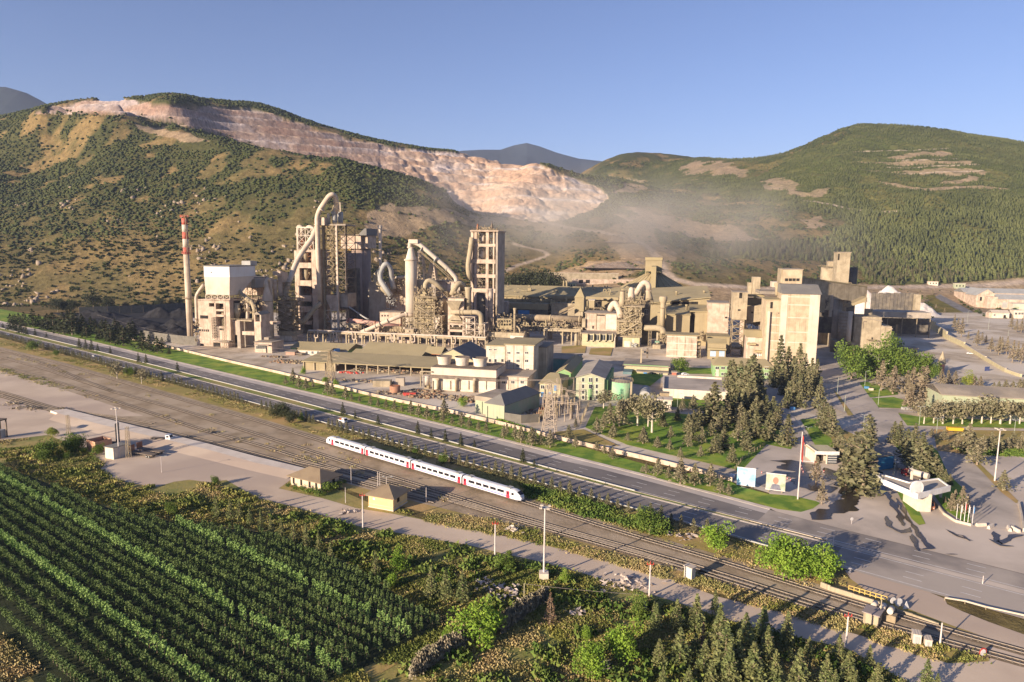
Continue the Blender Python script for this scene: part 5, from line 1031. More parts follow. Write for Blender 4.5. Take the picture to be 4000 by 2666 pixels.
def far_hut(name,label,x0,x1,yt,Y,wall,roof,wn=2):
 b=AtY(px((x0+x1)/2,yt)[0],px(0,yt)[1],Y);z0=float(T(np.array([b.x]),np.array([b.y]))[0]);W=(x1-x0)/VW[2]*Y/FPX;h=b.z-z0
 h=max(2.5,min(h,9));t=thing(name,label,'hut',(b.x,b.y,z0),-PA)
 m=MB();m.box(-W/2,W/2,0,7,-2,h);m.build('wall',wall,t);m=MB();m.box(-W/2-.4,W/2+.4,-.4,7.4,h,h+.5);m.build('roof',roof,t)
 for i in range(wn):m=MB();c_=-W/2+W*(i+.7)/(wn+.4);m.box(c_-.8,c_+.8,-.08,-.003,h*.4,h*.75);m.build('window',m_dark,t)
 return t
far_hut('site_cabin','low white cabin beside the haul road, left one at the foot of the fir forest',1122,1212,265,1150,m_white_w,m_cladp,3)
far_hut('site_cabin','pale green cabin beside the haul road, at the foot of the fir forest',1395,1494,236,1140,m_green,m_cladp,3)
view(2050,900,2.24)
far_hut('site_cabin','low pale cabin in the dirt yard, before a long concrete wall behind the hall',372,448,436,1000,m_green,m_cladp,3)
far_hut('site_cabin','small gabled cabin by a tan digger behind the storage hall',240,290,436,1000,m_cladp,m_cladp,1)
far_hut('tank_wagon','white cabin box next to dark trees behind the storage hall',158,214,450,1010,m_white_w,m_cladp,1)
far_hut('tank_wagon','smaller white cabin box closest to the dark trees behind the hall',94,128,455,1010,m_white_w,m_cladp,1)
def far_heap(label,x,y,Y,wx,h,mat,seed):
 b=AtY(*px(x,y),Y);o=heap('heap',label,'heap',2000,1500,wx,wx*.45,h,mat,seed);o.location=(b.x,Y,float(T(np.array([b.x]),np.array([Y]))[0])-3.5);return o
far_heap('dark brown scrap heap on the dirt yard behind the pyramid store',840,390,1090,62,13,m_earth,11)
far_heap('small dark earth mound in front of the pink bunker wall',800,478,960,13,5.5,m_earth,12)
far_heap('grey brown spoil heap below the haul road bend',850,190,1230,32,15,M('spoil',(.27,.21,.16),(.2,.155,.12),.2,.95,.4),13)
b=AtY(*px(770,470),1010);t=thing('bunker_wall','low pinkish bunker wall with dark bays between the earth mounds','wall',(b.x,b.y,float(T(np.array([b.x]),np.array([b.y]))[0])));m=MB();m.box(-60,60,0,2,-2,6);m.build('wall',m_pink,t)
for i in(-50,-40):m=MB();m.box(i,i+6,-.1,-.003,0,5);m.build('bay',m_dark,t)
b=AtY(*px(480,430),1030);t=thing('retaining_wall','long tan concrete wall at the back of the dirt yard','wall',(b.x,b.y,float(T(np.array([b.x]),np.array([b.y]))[0])));m=MB();m.box(-55,58,0,2,-2,13);m.build('wall',m_conc,t);m=MB();m.box(-56,59,-.4,2.4,13,13.6);m.build('coping',m_kerb,t)
view(1100,1250,2.941)
p=Pl('long_shed','long low shed with an olive roof behind the white office annex','shed',400,468);p.gable('wall',m_greens,110,765,335,24,3.0);p.rect('wall_panel',m_cladp,500,760,345,None);p.win([175,185],335,1.2,1,frame=False)
p=Pl('site_office','low white office annex with four windows and a blue panel end','building',350,452);p.gable('wall',m_white_w,192,548,352,12,1.2);p.win([288,355,420,486],377,1.7,1.9);p.box('blue_panel',m_blue,552,612,345,None,8,t=456)
p=Pl('brick_hut','small pink hut left of the white office annex','hut',100,448);p.box('wall',M('brick_pink',(.50,.30,.22),(.42,.24,.18),.5,.9,.1,.2),48,150,372,None,9,roof=m_flat);p.box('lean_to',m_steeld,165,235,385,400,4,t=447)
p=Pl('long_shed','long roofed shed in the middle row behind the open fronted shed','shed',1200,425);p.gable('wall',m_clad,775,1570,438,24,3.2)
p=Pl('long_shed','long roofed shed in the back row under the pipe rack','shed',1250,462);p.gable('wall',m_clad,915,1640,375,30,4.5)
p=Pl('open_shed','longest open fronted shed with posts, full of scrap and red drums','shed',1000,396)
A,B=Q(235,500,396),Q(1760,575,396);hz=5.6;m=p.mb();m.prism([(395,hz-.2),(422,hz+2.4),(422,hz+2.9),(395,hz+.3)],A.x,B.x,'x');p.put(m,'roof',m_roof);p.put(p.mb().box(A.x+.5,B.x-.5,420,421,0,hz+2),'back_wall',m_sootshade)
for i in range(13):x=A.x+1+(B.x-A.x-2)*i/12;p.put(p.mb().box(x-.35,x+.35,396,396.7,0,hz),'post',m_conc)
p.put(p.mb().box(A.x+1,A.x+24,396.8,397.1,0,hz),'front_wall',m_clad)
for i in range(26):
 x=A.x+26+(B.x-A.x-34)*rng.random();y=394+rng.random()*18;
p=Pl('hip_house','big hall with a dark grey pitched roof behind the cooling tower','hall',1950,428);p.gable('wall',m_cream,1700,2235,475,40,8.0,along='y',roof=m_roofg)
p=Pl('gable_hut','small brown gabled hut beside the dark roofed hall','hut',1740,452);p.gable('wall',m_rust,1650,1830,385,14,3.5)
p=Pl('cooling_tower','long white water cooling tower with three round fan stacks on its roof','cooling tower',2000,360)
E0=(1732,2460);p.box('basin_wall',m_white_w,*E0,690,None,20);sa,sb,t0_,t1_,_,z1=p.last;z2=Q(2000,640,360).z;z3=Q(2000,556,360).z
p.put(p.mb().box(sa-.3,sb+.3,359.6,380.4,z1,z2),'louvre_band',m_steeld);p.put(p.mb().box(sa-.5,sb+.5,359,381,z2,z3),'upper_wall',m_cladp);p.put(p.mb().box(sa-.2,sb+.2,359.4,380.6,z3,z3+.3),'roof',m_steeld)
for i,x in enumerate((1870,2075,2280)):
 q=Q(x,540,370);m=p.mb();m.tube([(q.x,370,z3+.3),(q.x,370,z3+2.2),(q.x,370,z3+5)],[3.6,3.7,4.5],24,False);f=p.put(m,'fan_stack',m_white_w,True)
 m=p.mb();m.tube([(q.x,370,z3+5),(q.x,370,z3+5.01),(q.x,370,z3+3)],[4.5,4.2,3.4],24,False);p.put(m,'fan_throat',m_steeld,parent=f);m=p.mb();m.cyl(q.x,370,z3+2.6,z3+3.2,.7)
 for b in range(4):an=b*1.57;m.beam((q.x,370,z3+3),(q.x+3.2*math.cos(an),370+3.2*math.sin(an),z3+3),.7,.1)
 p.put(m,'fan',m_steel,parent=f)
for x in(1795,2005,2215):p.pipe('riser',m_conc,[(x+18,690,358.5),(x,680,358.5),(x,830,358.5)],1.5,1)
for x in(1740,1840,1940,2050,2150,2250,2350):p.rect('buttress',m_conc,x-3,x+4,700,800,proud=.5)
p=Pl('water_tank','small white upright tank on legs at the left end of the cooling tower','tank',1665,362);p.cyl('tank',m_white_w,1665,640,745,4.2);p.box('stand',m_steel,1640,1690,745,None,3,t=361);p.box('portal',m_conc,1590,1600,590,770,1,t=358);p.box('portal',m_conc,1600,1730,590,602,1,t=358)
view(1800,1250,2.941)
p=Pl('laboratory_block','tallest stained white block of four storeys with a lower wing in front','building',600,388)
m_stain=M('stained_render',(.62,.54,.45),(.44,.36,.28),.18,.9,.05,.8)
p.box('wall',m_stain,512,838,290,None,30,roof=m_roof,over=.8);p.box('wall',m_stain,292,508,300,None,26,t=394,roof=m_roof,over=.8);p.box('rear_wing',m_grey,850,985,318,None,26,t=404,roof=m_flat)
p.win([552,657,757],380,1.9,1.1);p.win([552,657,757],472,1.9,1.5);p.win([550,655,768],570,1.7,1.1);p.win([657],528,2,1.2);p.win([338,396],343,1.7,.8,t=394);p.win([335,398,478],468,1.5,1.8,t=394)
for x in(512,605,715,832):p.rect('pilaster',m_conc,x,x+6,295,600,proud=.2)
for y in(425,515):p.rect('cornice',m_cladp,512,838,y,y+5,proud=.15)
p.box('wing',m_stain,442,770,655,None,22,t=366,roof=m_flat,over=.8);p.win([495,598,705],717,1.9,1.6,t=366)
for x in(442,545,652,760):p.rect('pilaster',m_conc,x,x+6,662,800,t=366,proud=.2)
p=Pl('blue_door_house','cream two storey house with light blue doors and an olive hipped roof','house',1020,359)
p.gable('wall',m_cream,908,1152,735,26,3.5,hip=.35,roof=m_roof);p.win([940,1010],772,1.9,1.9);p.win([940,1010,1080],860,1.7,1.6);p.rect('blue_door',m_blue,1070,1105,755,815);p.rect('blue_door',m_blue,920,960,830,None);p.rect('blue_door',m_blue,1000,1038,830,None);p.gable('rear_hall',m_greens,1105,1262,605,55,2,t=392,along='y');p.rect('blue_shutter',m_blue,1018,1070,480,525,t=470)
p=Pl('shaded_hall','low hall with a teal wall lying in the shadow of the stained white block','hall',1150,440);p.box('wall',M('teal_wall',(.12,.26,.24),(.2,.3,.26),.3,.9),1010,1340,455,None,24,roof=m_flat)
p=Pl('three_storey_office','pale green three storey office with a dusty roof, left of the green tank','building',1480,358)
p.gable('wall',m_green,1325,1650,668,46,2.4,along='y',roof=M('dusty_metal_roof',(.36,.32,.27),(.28,.25,.21),.1,.8,.1,.3));p.box('side_bay',m_greens,1650,1688,690,None,40,t=360)
for x in(1490,):p.rect('stair_bay',m_greens,x-22,x+22,668,None,proud=.3);p.win([x],[690,765],1.7,2.2,proud=.4);p.rect('door',m_dark,x-12,x+12,885,None,proud=.45)
p.win([1405,1562],[690,765,828,890],1.2,2.1)
for y in(730,810,865):p.rect('cornice',m_white_w,1330,1460,y,y+5,proud=.12);p.rect('cornice',m_white_w,1520,1645,y,y+5,proud=.12)
p=Pl('green_tank','round green and cream storage tank with a railed walkway','tank',1850,366)
p.cyl('shell',m_tank,1848,702,None,12.0);q=Q(1848,702,366);m=p.mb();m.tube([(q.x,366,q.z),(q.x,366,q.z+1.1)],[6.2,.4],24);p.put(m,'roof',m_flat);m=p.mb()
for k in range(24):
 a0,a1=k/24*6.283,(k+1)/24*6.283;e=(q.x+6.2*math.cos(a0),366+6.2*math.sin(a0));f=(q.x+6.2*math.cos(a1),366+6.2*math.sin(a1));m.beam((*e,q.z),(*e,q.z+1.3),.1);m.beam((*e,q.z+1.3),(*f,q.z+1.3),.12);m.beam((*e,q.z+.7),(*f,q.z+.7),.1)
p.put(m,'handrail',m_steel);p.put(p.mb().box(q.x+5,q.x+6,359.5,360.5,0,q.z+1),'ladder',m_conc)
view(2050,900,2.24)
p=Pl('workshop_row','long low workshop with a tan flat roof, cream wall and two tall flue posts','building',1060,446)
p.box('upper_wall',m_cream,868,1258,1192,None,26,t=452,roof=m_flat,over=1);p.rect('fascia',m_greens,866,1258,1180,1186,t=451,proud=.4);p.box('lower_wall',m_cream,980,1250,1246,None,6,t=445,roof=m_flat);p.rect('blue_door',m_blue,1038,1070,1243,1270,t=445);p.win([1130,1190],1258,2.6,1.8,t=445);p.rect('plinth',m_greens,980,1250,1270,None,t=445,proud=.15)
p.box('dark_shed',M('teal_shed',(.10,.17,.18),(.16,.22,.22),.3,.8),858,935,1240,None,14,t=440);p.box('flue',m_conc,1012,1025,1035,1165,1.6,t=462);p.box('flue',m_steeld,1064,1080,1035,1120,1.6,t=470);p.box('flue_link',m_conc,1030,1062,1060,1072,1,t=466)
p=Pl('red_kiosk','red brick kiosk between the workshop row and the round tree','kiosk',1305,446);p.box('wall',M('red_kiosk',(.42,.16,.11),(.35,.12,.09),.5,.8),1286,1326,1245,None,4,roof=m_flat)
view(2500,1300,2.614)
p=Pl('green_office','long green walled office with white windows half hidden behind firs','building',1000,450)
p.gable('wall',m_greens,745,1365,345,20,3.5,hip=.12);p.win([788,848,905,970,1225,1292],362,2.2,1.7);p.win([788,848,1225,1292],425,2.2,1.7);p.rect('white_bay',m_white_w,776,806,375,None,proud=.2)
p=Pl('raised_car_deck','raised asphalt car deck with a long white retaining wall','parking deck',560,374)
p.box('wall',m_white_w,232,888,606,None,42);sa,sb,t0_,t1_,zb,zt=p.last;p.put(p.mb().box(sa+.5,sb-.5,374.6,415.5,zt,zt+.05),'deck',m_asph2);p.put(p.mb().box(sa-.2,sa+.5,374.6,415.5,zt,zt+1.1),'parapet',m_white_w);p.put(p.mb().box(sb-.5,sb+.2,374.6,380,zt,zt+1.1),'parapet',m_white_w);p.put(p.mb().box(sa-.2,sb+.2,373.9,374.5,zt,zt+.9),'parapet',m_white_w);p.put(p.mb().box(sa+8,sb,415,415.6,zt,zt+1.2),'parapet',m_white_w)
DECK_Z=zt
p=Pl('pump_hut','white flat roofed hut with dark openings left of the white deck wall','hut',215,345);p.box('wall',m_white_w,118,322,690,None,8,roof=m_cladp);p.win([165,205,265],715,1.6,1.3);p.box('tank_frame',m_steel,200,300,620,650,5,t=352)
p=Pl('arched_shelter','pale arched roof shelter behind the white pump hut','shelter',60,362);sa,sb,zt,zb=p.ext(-10,110,600,None,362);m=p.mb();P_=[((sa+sb)/2+(sb-sa)/2*math.cos(k/10*math.pi),2.5+3.2*math.sin(k/10*math.pi))for k in range(11)];m.prism([(sb,0)]+P_+[(sa,0)],362,378,'y');p.put(m,'vault',m_cladg)
class Wd(Pl):
 "thing whose local x runs from ground pixel A to ground pixel B (view pixels)"
 def __init__(s,name,label,cat,A,B,group=None,z=0):
  a,b=G(*px(*A),z),G(*px(*B),z);s.L=(b-a).length;s.rz=math.atan2(b.y-a.y,b.x-a.x);s.o=Vector();s.root=thing(name,label,cat,(a.x,a.y,z),s.rz,group)
 def bx(s,part,mat,x0,x1,y0,y1,z0,z1,parent=None):return s.put(MB().box(x0,x1,y0,y1,z0,z1),part,mat,parent=parent)
def roofed(w,mat,x0,x1,y0,y1,h,rise,roof,hip=.5,over=.6,ridge='auto'):
 w.bx('wall',mat,x0,x1,y0,y1,0,h)
 X0,X1,Y0,Y1=x0-over,x1+over,y0-over,y1+over;m=MB()
 if(X1-X0)>=(Y1-Y0):r=(Y1-Y0)*hip;c=(Y0+Y1)/2;R_=[(X0+r,c,h+rise),(X1-r,c,h+rise)]
 else:r=(X1-X0)*hip;c=(X0+X1)/2;R_=[(c,Y0+r,h+rise),(c,Y1-r,h+rise)]
 V=[(X0,Y0,h),(X1,Y0,h),(X1,Y1,h),(X0,Y1,h)]+R_+[(X0,Y0,h-.25),(X1,Y0,h-.25),(X1,Y1,h-.25),(X0,Y1,h-.25)]
 if(X1-X0)>=(Y1-Y0):F=[(0,1,5,4),(1,2,5),(2,3,4,5),(3,0,4)]
 else:F=[(0,1,4),(1,2,5,4),(2,3,5),(3,0,4,5)]
 m.add(V,F+[(9,8,7,6),(6,7,1,0),(7,8,2,1),(8,9,3,2),(9,6,0,3)]);w.put(m,'roof',roof)
view(1800,1250,2.941)
w_=Wd('green_warehouse','pale green warehouse with a grey hipped roof, closest to the boundary wall','warehouse',(285,1128),(498,1163))
roofed(w_,m_green,0,w_.L,0,34,7.5,4.0,m_roofg,hip=.5);w_.bx('side_bay',m_green,-10,-.01,6,26,0,6.4);w_.put(MB().prism([(6,6.3),(26,6.3),(26,8.5),(6,8.5)],-10.5,.5,'x'),'side_roof',m_flat);w_.bx('pipe',m_dark,-6,-5.7,5.9,6,0,6);w_.bx('pipe',m_dark,1,1.3,-.1,0,0,6)
view(0,0,1)
wall_line('boundary_wall','long low weathered concrete wall between the plant yard and the grass verge',[(357,1302),(550,1335),(700,1370),(900,1418),(1100,1463),(1202,1488),(1318,1515),(1423,1542),(1559,1573),(1746,1610),(1800,1624),(1946,1658),(2140,1709),(2310,1750),(2500,1793),(2700,1842),(2860,1884)],1.7,.3,m_pink)
def mesh_fence(label,pts,h,mat,step=3,name='fence',rails=3,solid=None):
 P=[G(x,y)for x,y in pts];o=P[0];t=thing(name,label,'fence',(o.x,o.y,0))
 for a,b in zip(P[:-1],P[1:]):
  n=max(1,int((b-a).length/step))
  for i in range(n):q=a.lerp(b,i/n);m=MB(o);m.box(q.x-.08,q.x+.08,q.y-.08,q.y+.08,0,h);m.build('post',mat,t)
  m=MB(o)
  for k in range(rails):z=h*(k+.6)/rails;m.beam((a.x,a.y,z),(b.x,b.y,z),.07)
  m.build('rail',mat,t)
 if solid:
  for a,b in zip(P[:-1],P[1:]):d=(b-a).normalized();n_=Vector((-d.y,d.x,0))*.06;m=MB(o);m.add([a-n_,b-n_,b+n_,a+n_]+[v+Vector((0,0,h))for v in(a-n_,b-n_,b+n_,a+n_)],[(0,1,5,4),(2,3,7,6),(4,5,6,7),(1,2,6,5),(3,0,4,7)]);m.build('panel',solid,t)
 return t
m_net=M('dark_netting',(.07,.07,.065),(.1,.1,.09),.5,.9);m_board=M('grey_boards',(.17,.155,.13),(.13,.12,.1),.4,.9)
mesh_fence('high dark netting fence at the far side of the coal yard',[(310,1232),(420,1228),(560,1222),(735,1212)],9,m_steel,12,solid=m_net)
mesh_fence('grey board fence on the near side of the coal yard, left of the chimney',[(545,1320),(610,1332),(700,1345),(770,1350)],7,m_steel,8,solid=m_board)
mesh_fence('grey board screen right of the green warehouse',[(1970,1645),(2035,1655),(2105,1650)],4,m_steel,5,solid=m_board)
mesh_fence('post fence along the right side of the switchyard',[(2266,1665),(2285,1620),(2302,1585)],3,m_conc,1.6,rails=2)
mesh_fence('post fence along the left side of the switchyard',[(2105,1655),(2125,1620),(2145,1580)],3,m_conc,1.6,rails=2)
mesh_fence('thin green park fence between the lawn and the drive',[(2870,1840),(2900,1800),(2990,1742)],1.8,m_steel,3)
for i,(lb,x,y,wx,h)in enumerate((('low black coal heap beside the striped chimney',640,1300,30,9),('widest black coal heap behind the board fence',700,1285,34,11),('black coal heap at the left of the coal yard',400,1240,30,10),('black coal heap by the far netting fence',680,1240,36,13),('long black coal ridge in the middle of the coal yard',560,1270,40,9))):
 heap('coal_heap',lb,'coal heap',x,y,wx,wx*.55,h,m_coal,40+i,group='coal heaps')
m_scrap=[M('scrap_rust',(.22,.12,.07),(.3,.2,.13),.8,.9,.3),M('scrap_grey',(.26,.22,.17),(.12,.1,.08),.8,.9,.3),m_steel,m_red,m_cladp]
def scrap(label,x,y,wx,wy,n,seed,big=1.0,mats=None,name='scrap_heap',hz=.8):
 g=G(x,y);t=thing(name,label,'scrap',(g.x,g.y,0),-PA,'scrap lying in the plant yard');r2=random.Random(seed)
 for k,mt in enumerate(mats or m_scrap[:3]):
  m=MB()
  for i in range(n):
   X,Y_=r2 .uniform(-wx,wx),r2 .uniform(-wy,wy);s_=r2 .uniform(.3,1.2)*big;q=r2 .random()
   if q<.4:m.beam((X,Y_,s_*.3),(X+r2 .uniform(-2,2)*s_,Y_+r2 .uniform(-2,2)*s_,s_*r2 .uniform(.2,1.2)*hz),.35*s_)
   elif q<.75:m.box(X-s_*.7,X+s_*.7,Y_-s_*.5,Y_+s_*.5,0,s_*1.1*hz)
   else:m.cyl(X,Y_,0,s_*1.2*hz,s_*.5,None,8)
  m.build(('rusty_scrap','grey_scrap','steel_scrap','red_drums','pale_drums')[k]if not mats else 'stored_goods',mt,t)['kind']='stuff'
 return t
scrap('rusty scrap strewn left of the open fronted shed',1130,1415,11,6,40,1);scrap('red drums stacked under the open fronted shed',1362,1458,9,2.2,12,2,mats=[m_red,m_red,m_cladp],name='drum_stack');scrap('machine parts packed under the right half of the open shed',1520,1452,26,4,60,3,1.2)
scrap('scrap beams along the wall in front of the open shed',1400,1490,24,3,40,4);scrap('scrap parts around the rusty round tub',1580,1540,16,5,45,5);scrap('large scrap pile below the cooling tower',1740,1555,20,6,80,6,1.2);scrap('dark scrap by the left corner of the green warehouse',1835,1565,7,6,30,7);scrap('dark rubble in the shade right of the green warehouse',2010,1605,9,4,36,8);scrap('crushed parts right of the cooling tower',1900,1500,5,6,25,9)
scrap('scrap heap before the sorting house',1070,1395,10,3,34,10);scrap('broken stones left of the substation',2090,1615,6,4,30,12,.7,mats=[m_conc,m_steel,m_steel]);scrap('parts scattered near the wall left of the scrap pile',1660,1530,9,3,30,13)
g=G(1543,1535);m=MB();m.tube([(0,0,0),(0,0,4),(0,0,4.01),(0,0,.6)],[2.9,2.9,2.6,2.6],20,False);o=m.build('round_tub',m_rust,None,True);o.location=g;tag(o,'big open rusty round tub standing among the scrap','tub')
g=G(1490,1512);m=MB();m.box(-5,5,0,6,0,3.4);o=m.build('concrete_bin',m_conc);o.location=g;tag(o,'tan concrete box bin with small tanks beside it','bin')
m=MB();m.box(0,5,0,4,0,4.5);o=m.build('concrete_bin',m_grey);o.location=G(1545,1508);tag(o,'dark square bin right of the tan concrete bin','bin')
g=G(1600,1545);m=MB();m.prism([(-3,0),(3,0),(3.6,1.4),(-3.6,1.4)],-1.3,1.3,'y');o=m.build('skip',m_red);o.location=g;tag(o,'red skip among the scrap right of the round tub','skip')
def pylon(label,x,y,ytop,wb,mat,arms=((.98,5),(.86,6),(.74,5)),name='pylon'):
 g=G(x,y);h=Hgt(g,ytop);t=thing(name,label,'pylon',(g.x,g.y,0),-PA);m=MB();lv=9
 k_=.86 if wb>2.5 else.35;b_=min(1,wb/5)**.8;f=lambda i,j,q:(i*wb/2*(1-k_*q),j*wb/2*(1-k_*q),h*q)
 for i in(-1,1):
  for j in(-1,1):m.beam(f(i,j,0),f(i,j,1),.3*b_)
 for k in range(lv):
  a,b=(k/lv)**.85,((k+1)/lv)**.85
  for j in(-1,1):m.beam(f(-1,j,a),f(1,j,b),.16*b_);m.beam(f(1,j,a),f(-1,j,b),.16*b_);m.beam(f(j,-1,a),f(j,1,b),.16*b_);m.beam(f(-1,j,b),f(1,j,b),.16*b_)
 m.build('lattice',mat,t)
 for q,L in arms:
  m=MB();m.beam((-L,0,h*q),(L,0,h*q),.25);m.beam((-L,0,h*q),(0,0,h*q+1.3),.18);m.beam((L,0,h*q),(0,0,h*q+1.3),.18);m.build('cross_arm',mat,t)
 return t,g,h
m_py=M('pylon_steel',(.38,.31,.24),(.3,.24,.19),.5,.8)
pylon('tall brown lattice pylon with cross arms behind the boundary wall',1290,1500,1372,5,m_steel)
pylon('pale wide legged lattice pylon before the switchyard',2145,1690,1500,6,m_py,arms=((1,3),))
pylon('thin lattice mast in front of the pink concrete frame',878,1362,1245,2.2,m_steel,arms=());pylon('slim lattice mast beside the three storey office',2265,1600,1488,1.2,m_py,arms=());pylon('slim lattice mast at the left of the switchyard',2175,1590,1478,1.2,m_py,arms=())
def gantry(label,x0,y0,x1,y1,h):
 a,b=G(x0,y0),G(x1,y1);L=(b-a).length;t=thing('gantry',label,'gantry',(a.x,a.y,0),math.atan2(b.y-a.y,b.x-a.x),'switchyard gantries')
 for x in(0,L):m=MB();m.beam((x-.5,0,0),(x,0,h),.25);m.beam((x+.5,0,0),(x,0,h),.25);[m.beam((x-.5+.5*k/6,0,h*k/6),(x+.5-.5*(k+1)/6,0,h*(k+1)/6),.1)for k in range(5)];m.build('leg',m_py,t)
 m=MB();m.beam((0,0,h),(L,0,h),.2);m.beam((0,0,h-.8),(L,0,h-.8),.2);n=int(L/1.2)
 for k in range(n):m.beam((L*k/n,0,h-(.8 if k%2 else 0)),(L*(k+1)/n,0,h-(0 if k%2 else.8)),.1)
 m.build('truss_beam',m_py,t)
for k,(x0,y0,x1,y1,h)in enumerate(((2125,1598,2210,1600,11),(2120,1612,2220,1616,9),(2190,1565,2240,1560,12),(2130,1580,2195,1580,10),(2160,1632,2255,1640,8),(2215,1600,2262,1612,10))):
 gantry(('rearmost left','front left','tallest rear','rear','nearest','right')[k]+' steel gantry of the switchyard',x0,y0,x1,y1,h)
t=thing('insulator_post','thin post with ribbed insulator in the crowded switchyard','insulator post',tuple(G(2130,1625)),0,'insulator posts in the switchyard');m=MB();m.beam((0,0,0),(0,0,3),.35);m.build('post',m_py,t)
m=MB()
for k in range(5):m.cyl(0,0,3+.45*k,3.25+.45*k,.38,.2,8)
m.cyl(0,0,3,5.4,.12,None,6);m.build('insulator',m_steel,t);ip=t
for k in range(44):
 q=G(2128+rng.random()*120,1588+rng.random()*60);dup(ip,q,rng.random(),rng.uniform(.7,1.5))
tr=thing('transformer','boxy brown transformer at the left of the switchyard','transformer',tuple(G(2115,1622)),0);MB().box(-1.6,1.6,-1,1,0,2.6).build('tank',m_steel,tr)
m=MB();[m.box(-1.5+k*.5,-1.3+k*.5,-1.5,-1,.5,2.3)for k in range(6)];m.build('radiator',m_steel,tr);[MB().cyl(x,0,2.6,3.8,.2,.12,8).build('bushing',m_rust,tr)for x in(-1,0,1)]
dup(tr,G(2105,1640),.2,1,'brown transformer nearest to the grey board screen');dup(tr,G(2120,1605),.2,1,'brown transformer at the back left corner of the switchyard')
view(1000,1600,2.139)
w_=Wd('station_house','low cream station building with a wide brown hipped roof and shrubs round it','building',(292,628),(540,688))
roofed(w_,M('station_wall',(.62,.50,.36),(.54,.43,.31),.3,.9,.05,.2),0,w_.L,0,8.6,3.3,2.6,M('brown_metal_roof',(.27,.205,.13),(.23,.17,.11),.3,.7,.2,0,wave=(1.2,'X')),over=1.0)
for f in(.1,.36,.64,.86):w_.bx('window',m_dark,w_.L*f-.45,w_.L*f+.45,-.06,-.003,.6,2.6)
for y in(2,5.5):w_.bx('window',m_dark,w_.L+.003,w_.L+.06,y,y+1.2,1,2.5)
w_=Wd('signal_hut','small yellow hut with a brown pyramid roof beside the service road','hut',(942,815),(1146,852))
roofed(w_,M('yellow_wall',(.72,.53,.25),(.66,.48,.22),.3,.9,.05,.15),0,w_.L,0,8.2,4.2,2.4,bpy.data.materials['brown_metal_roof'],over=1.0);w_.bx('window',m_frame,1.6,2.4,-.06,-.003,2.6,3.3);w_.bx('plinth',m_white_w,-.12,w_.L+.12,-.12,8.32,0,.3);w_.bx('window',m_dark,w_.L+.003,w_.L+.08,2.2,3.6,2,3.6);w_.bx('wall_band',m_cladp,-.03,w_.L+.03,-.03,8.23,1.1,1.25)
view(2800,2000,1.961)
w_=Wd('relay_hut','grey concrete relay hut with white cylinders behind it, between the tracks','hut',(1118,852),(1232,890));w_.bx('wall',m_conc,0,w_.L,0,3.4,0,2.6);w_.bx('roof',M('relay_roof',(.30,.25,.23),(.26,.22,.2),.5,.8),-.3,w_.L+.3,-.3,3.7,2.6,2.8)
for x in(.9,2.6,4.2):w_.put(MB().tube([(x,4.2,2.4),(x,6.4,2.4)],.6,14),'tank',m_white_w,True)
w_.bx('tank_stand',m_steel,0,5.4,4.3,6.2,0,1.6);w_.put(MB().tube([(2.6,3.4,2.7),(2.6,3.4,5)],.12,8),'vent_pipe',m_conc)
for k,(A,B,lb,h)in enumerate((((1500,1022),(1562,1034),'taller white equipment cabinet in dry grass at lower right',2.4),((1592,1040),(1646,1050),'lower white equipment cabinet in dry grass at lower right',1.7))):
 w_=Wd('equipment_cabinet',lb,'cabinet',A,B);w_.bx('body',m_white_w,0,w_.L,0,2,0,h);w_.bx('lid',m_cladp,-.1,w_.L+.1,-.1,2.1,h,h+.12);w_.bx('door',m_cladg,.3,w_.L-.3,-.04,-.003,.3,h-.4)
view(1700,1900,1.961)
w_=Wd('equipment_cabinet','white concrete cabinet beside the track above the bend of the service road','cabinet',(1905,705),(1962,730));w_.bx('body',m_white_w,0,w_.L,0,1.6,0,3.2);w_.bx('lid',m_cladp,-.2,w_.L+.2,-.2,1.8,3.2,3.4)
w_=Wd('concrete_box','half hidden pale concrete box at the edge of the young pines','box',(1578,990),(1620,992));w_.bx('body',m_cladp,0,w_.L,0,3,0,1.6);w_.bx('lid',m_kerb,-.1,w_.L+.1,-.1,3.1,1.6,1.75)
def rubble(label,x,y,wx,n,seed,mat,name='rubble_heap'):
 g=G(x,y);r2=random.Random(seed);m=MB()
 for k in range(n):
  X,Y_=r2 .gauss(0,wx*.5),r2 .gauss(0,wx*.35);s_=r2 .uniform(.3,1.0);z=max(0,(1-abs(X)/wx-abs(Y_)/wx))*1.2*r2 .random()
  c_=Vector((X,Y_,z));V=[c_+Vector((r2 .uniform(-1,1)*s_,r2 .uniform(-1,1)*s_,r2 .uniform(-.1,.8)*s_))for _ in range(6)]
  m.add(V,[(0,1,2),(2,1,3),(3,4,2),(4,5,3),(0,2,4),(5,1,0),(1,5,3),(0,4,5)])
 o=m.build(name,mat);o.location=g;return tag(o,label,'rubble')
m_stone=M('pale_rubble',(.52,.44,.38),(.38,.31,.26),.6,.95,.3)
rubble('pale broken rubble on the scrub bank below the lamp mast base',1700+520/1.961,1900+820/1.961,6,90,1,m_stone);rubble('pale rubble at the left of the scrub bank',1700+370/1.961,1900+745/1.961,3.5,30,2,m_stone);rubble('small white stone heap in dry grass beside the service road',1700+590/1.961,1900+340/1.961,2.8,50,3,m_white_w)
rubble('pale stones half buried in weeds in the middle of the scrub',1700+1090/1.961,1900+980/1.961,3,26,4,m_stone);rubble('broken slabs beside the orchard top edge',1360,2004,3,14,5,m_stone);rubble('rubble pieces in the dry bank by the highway',2670,2100,4,22,6,m_stone)
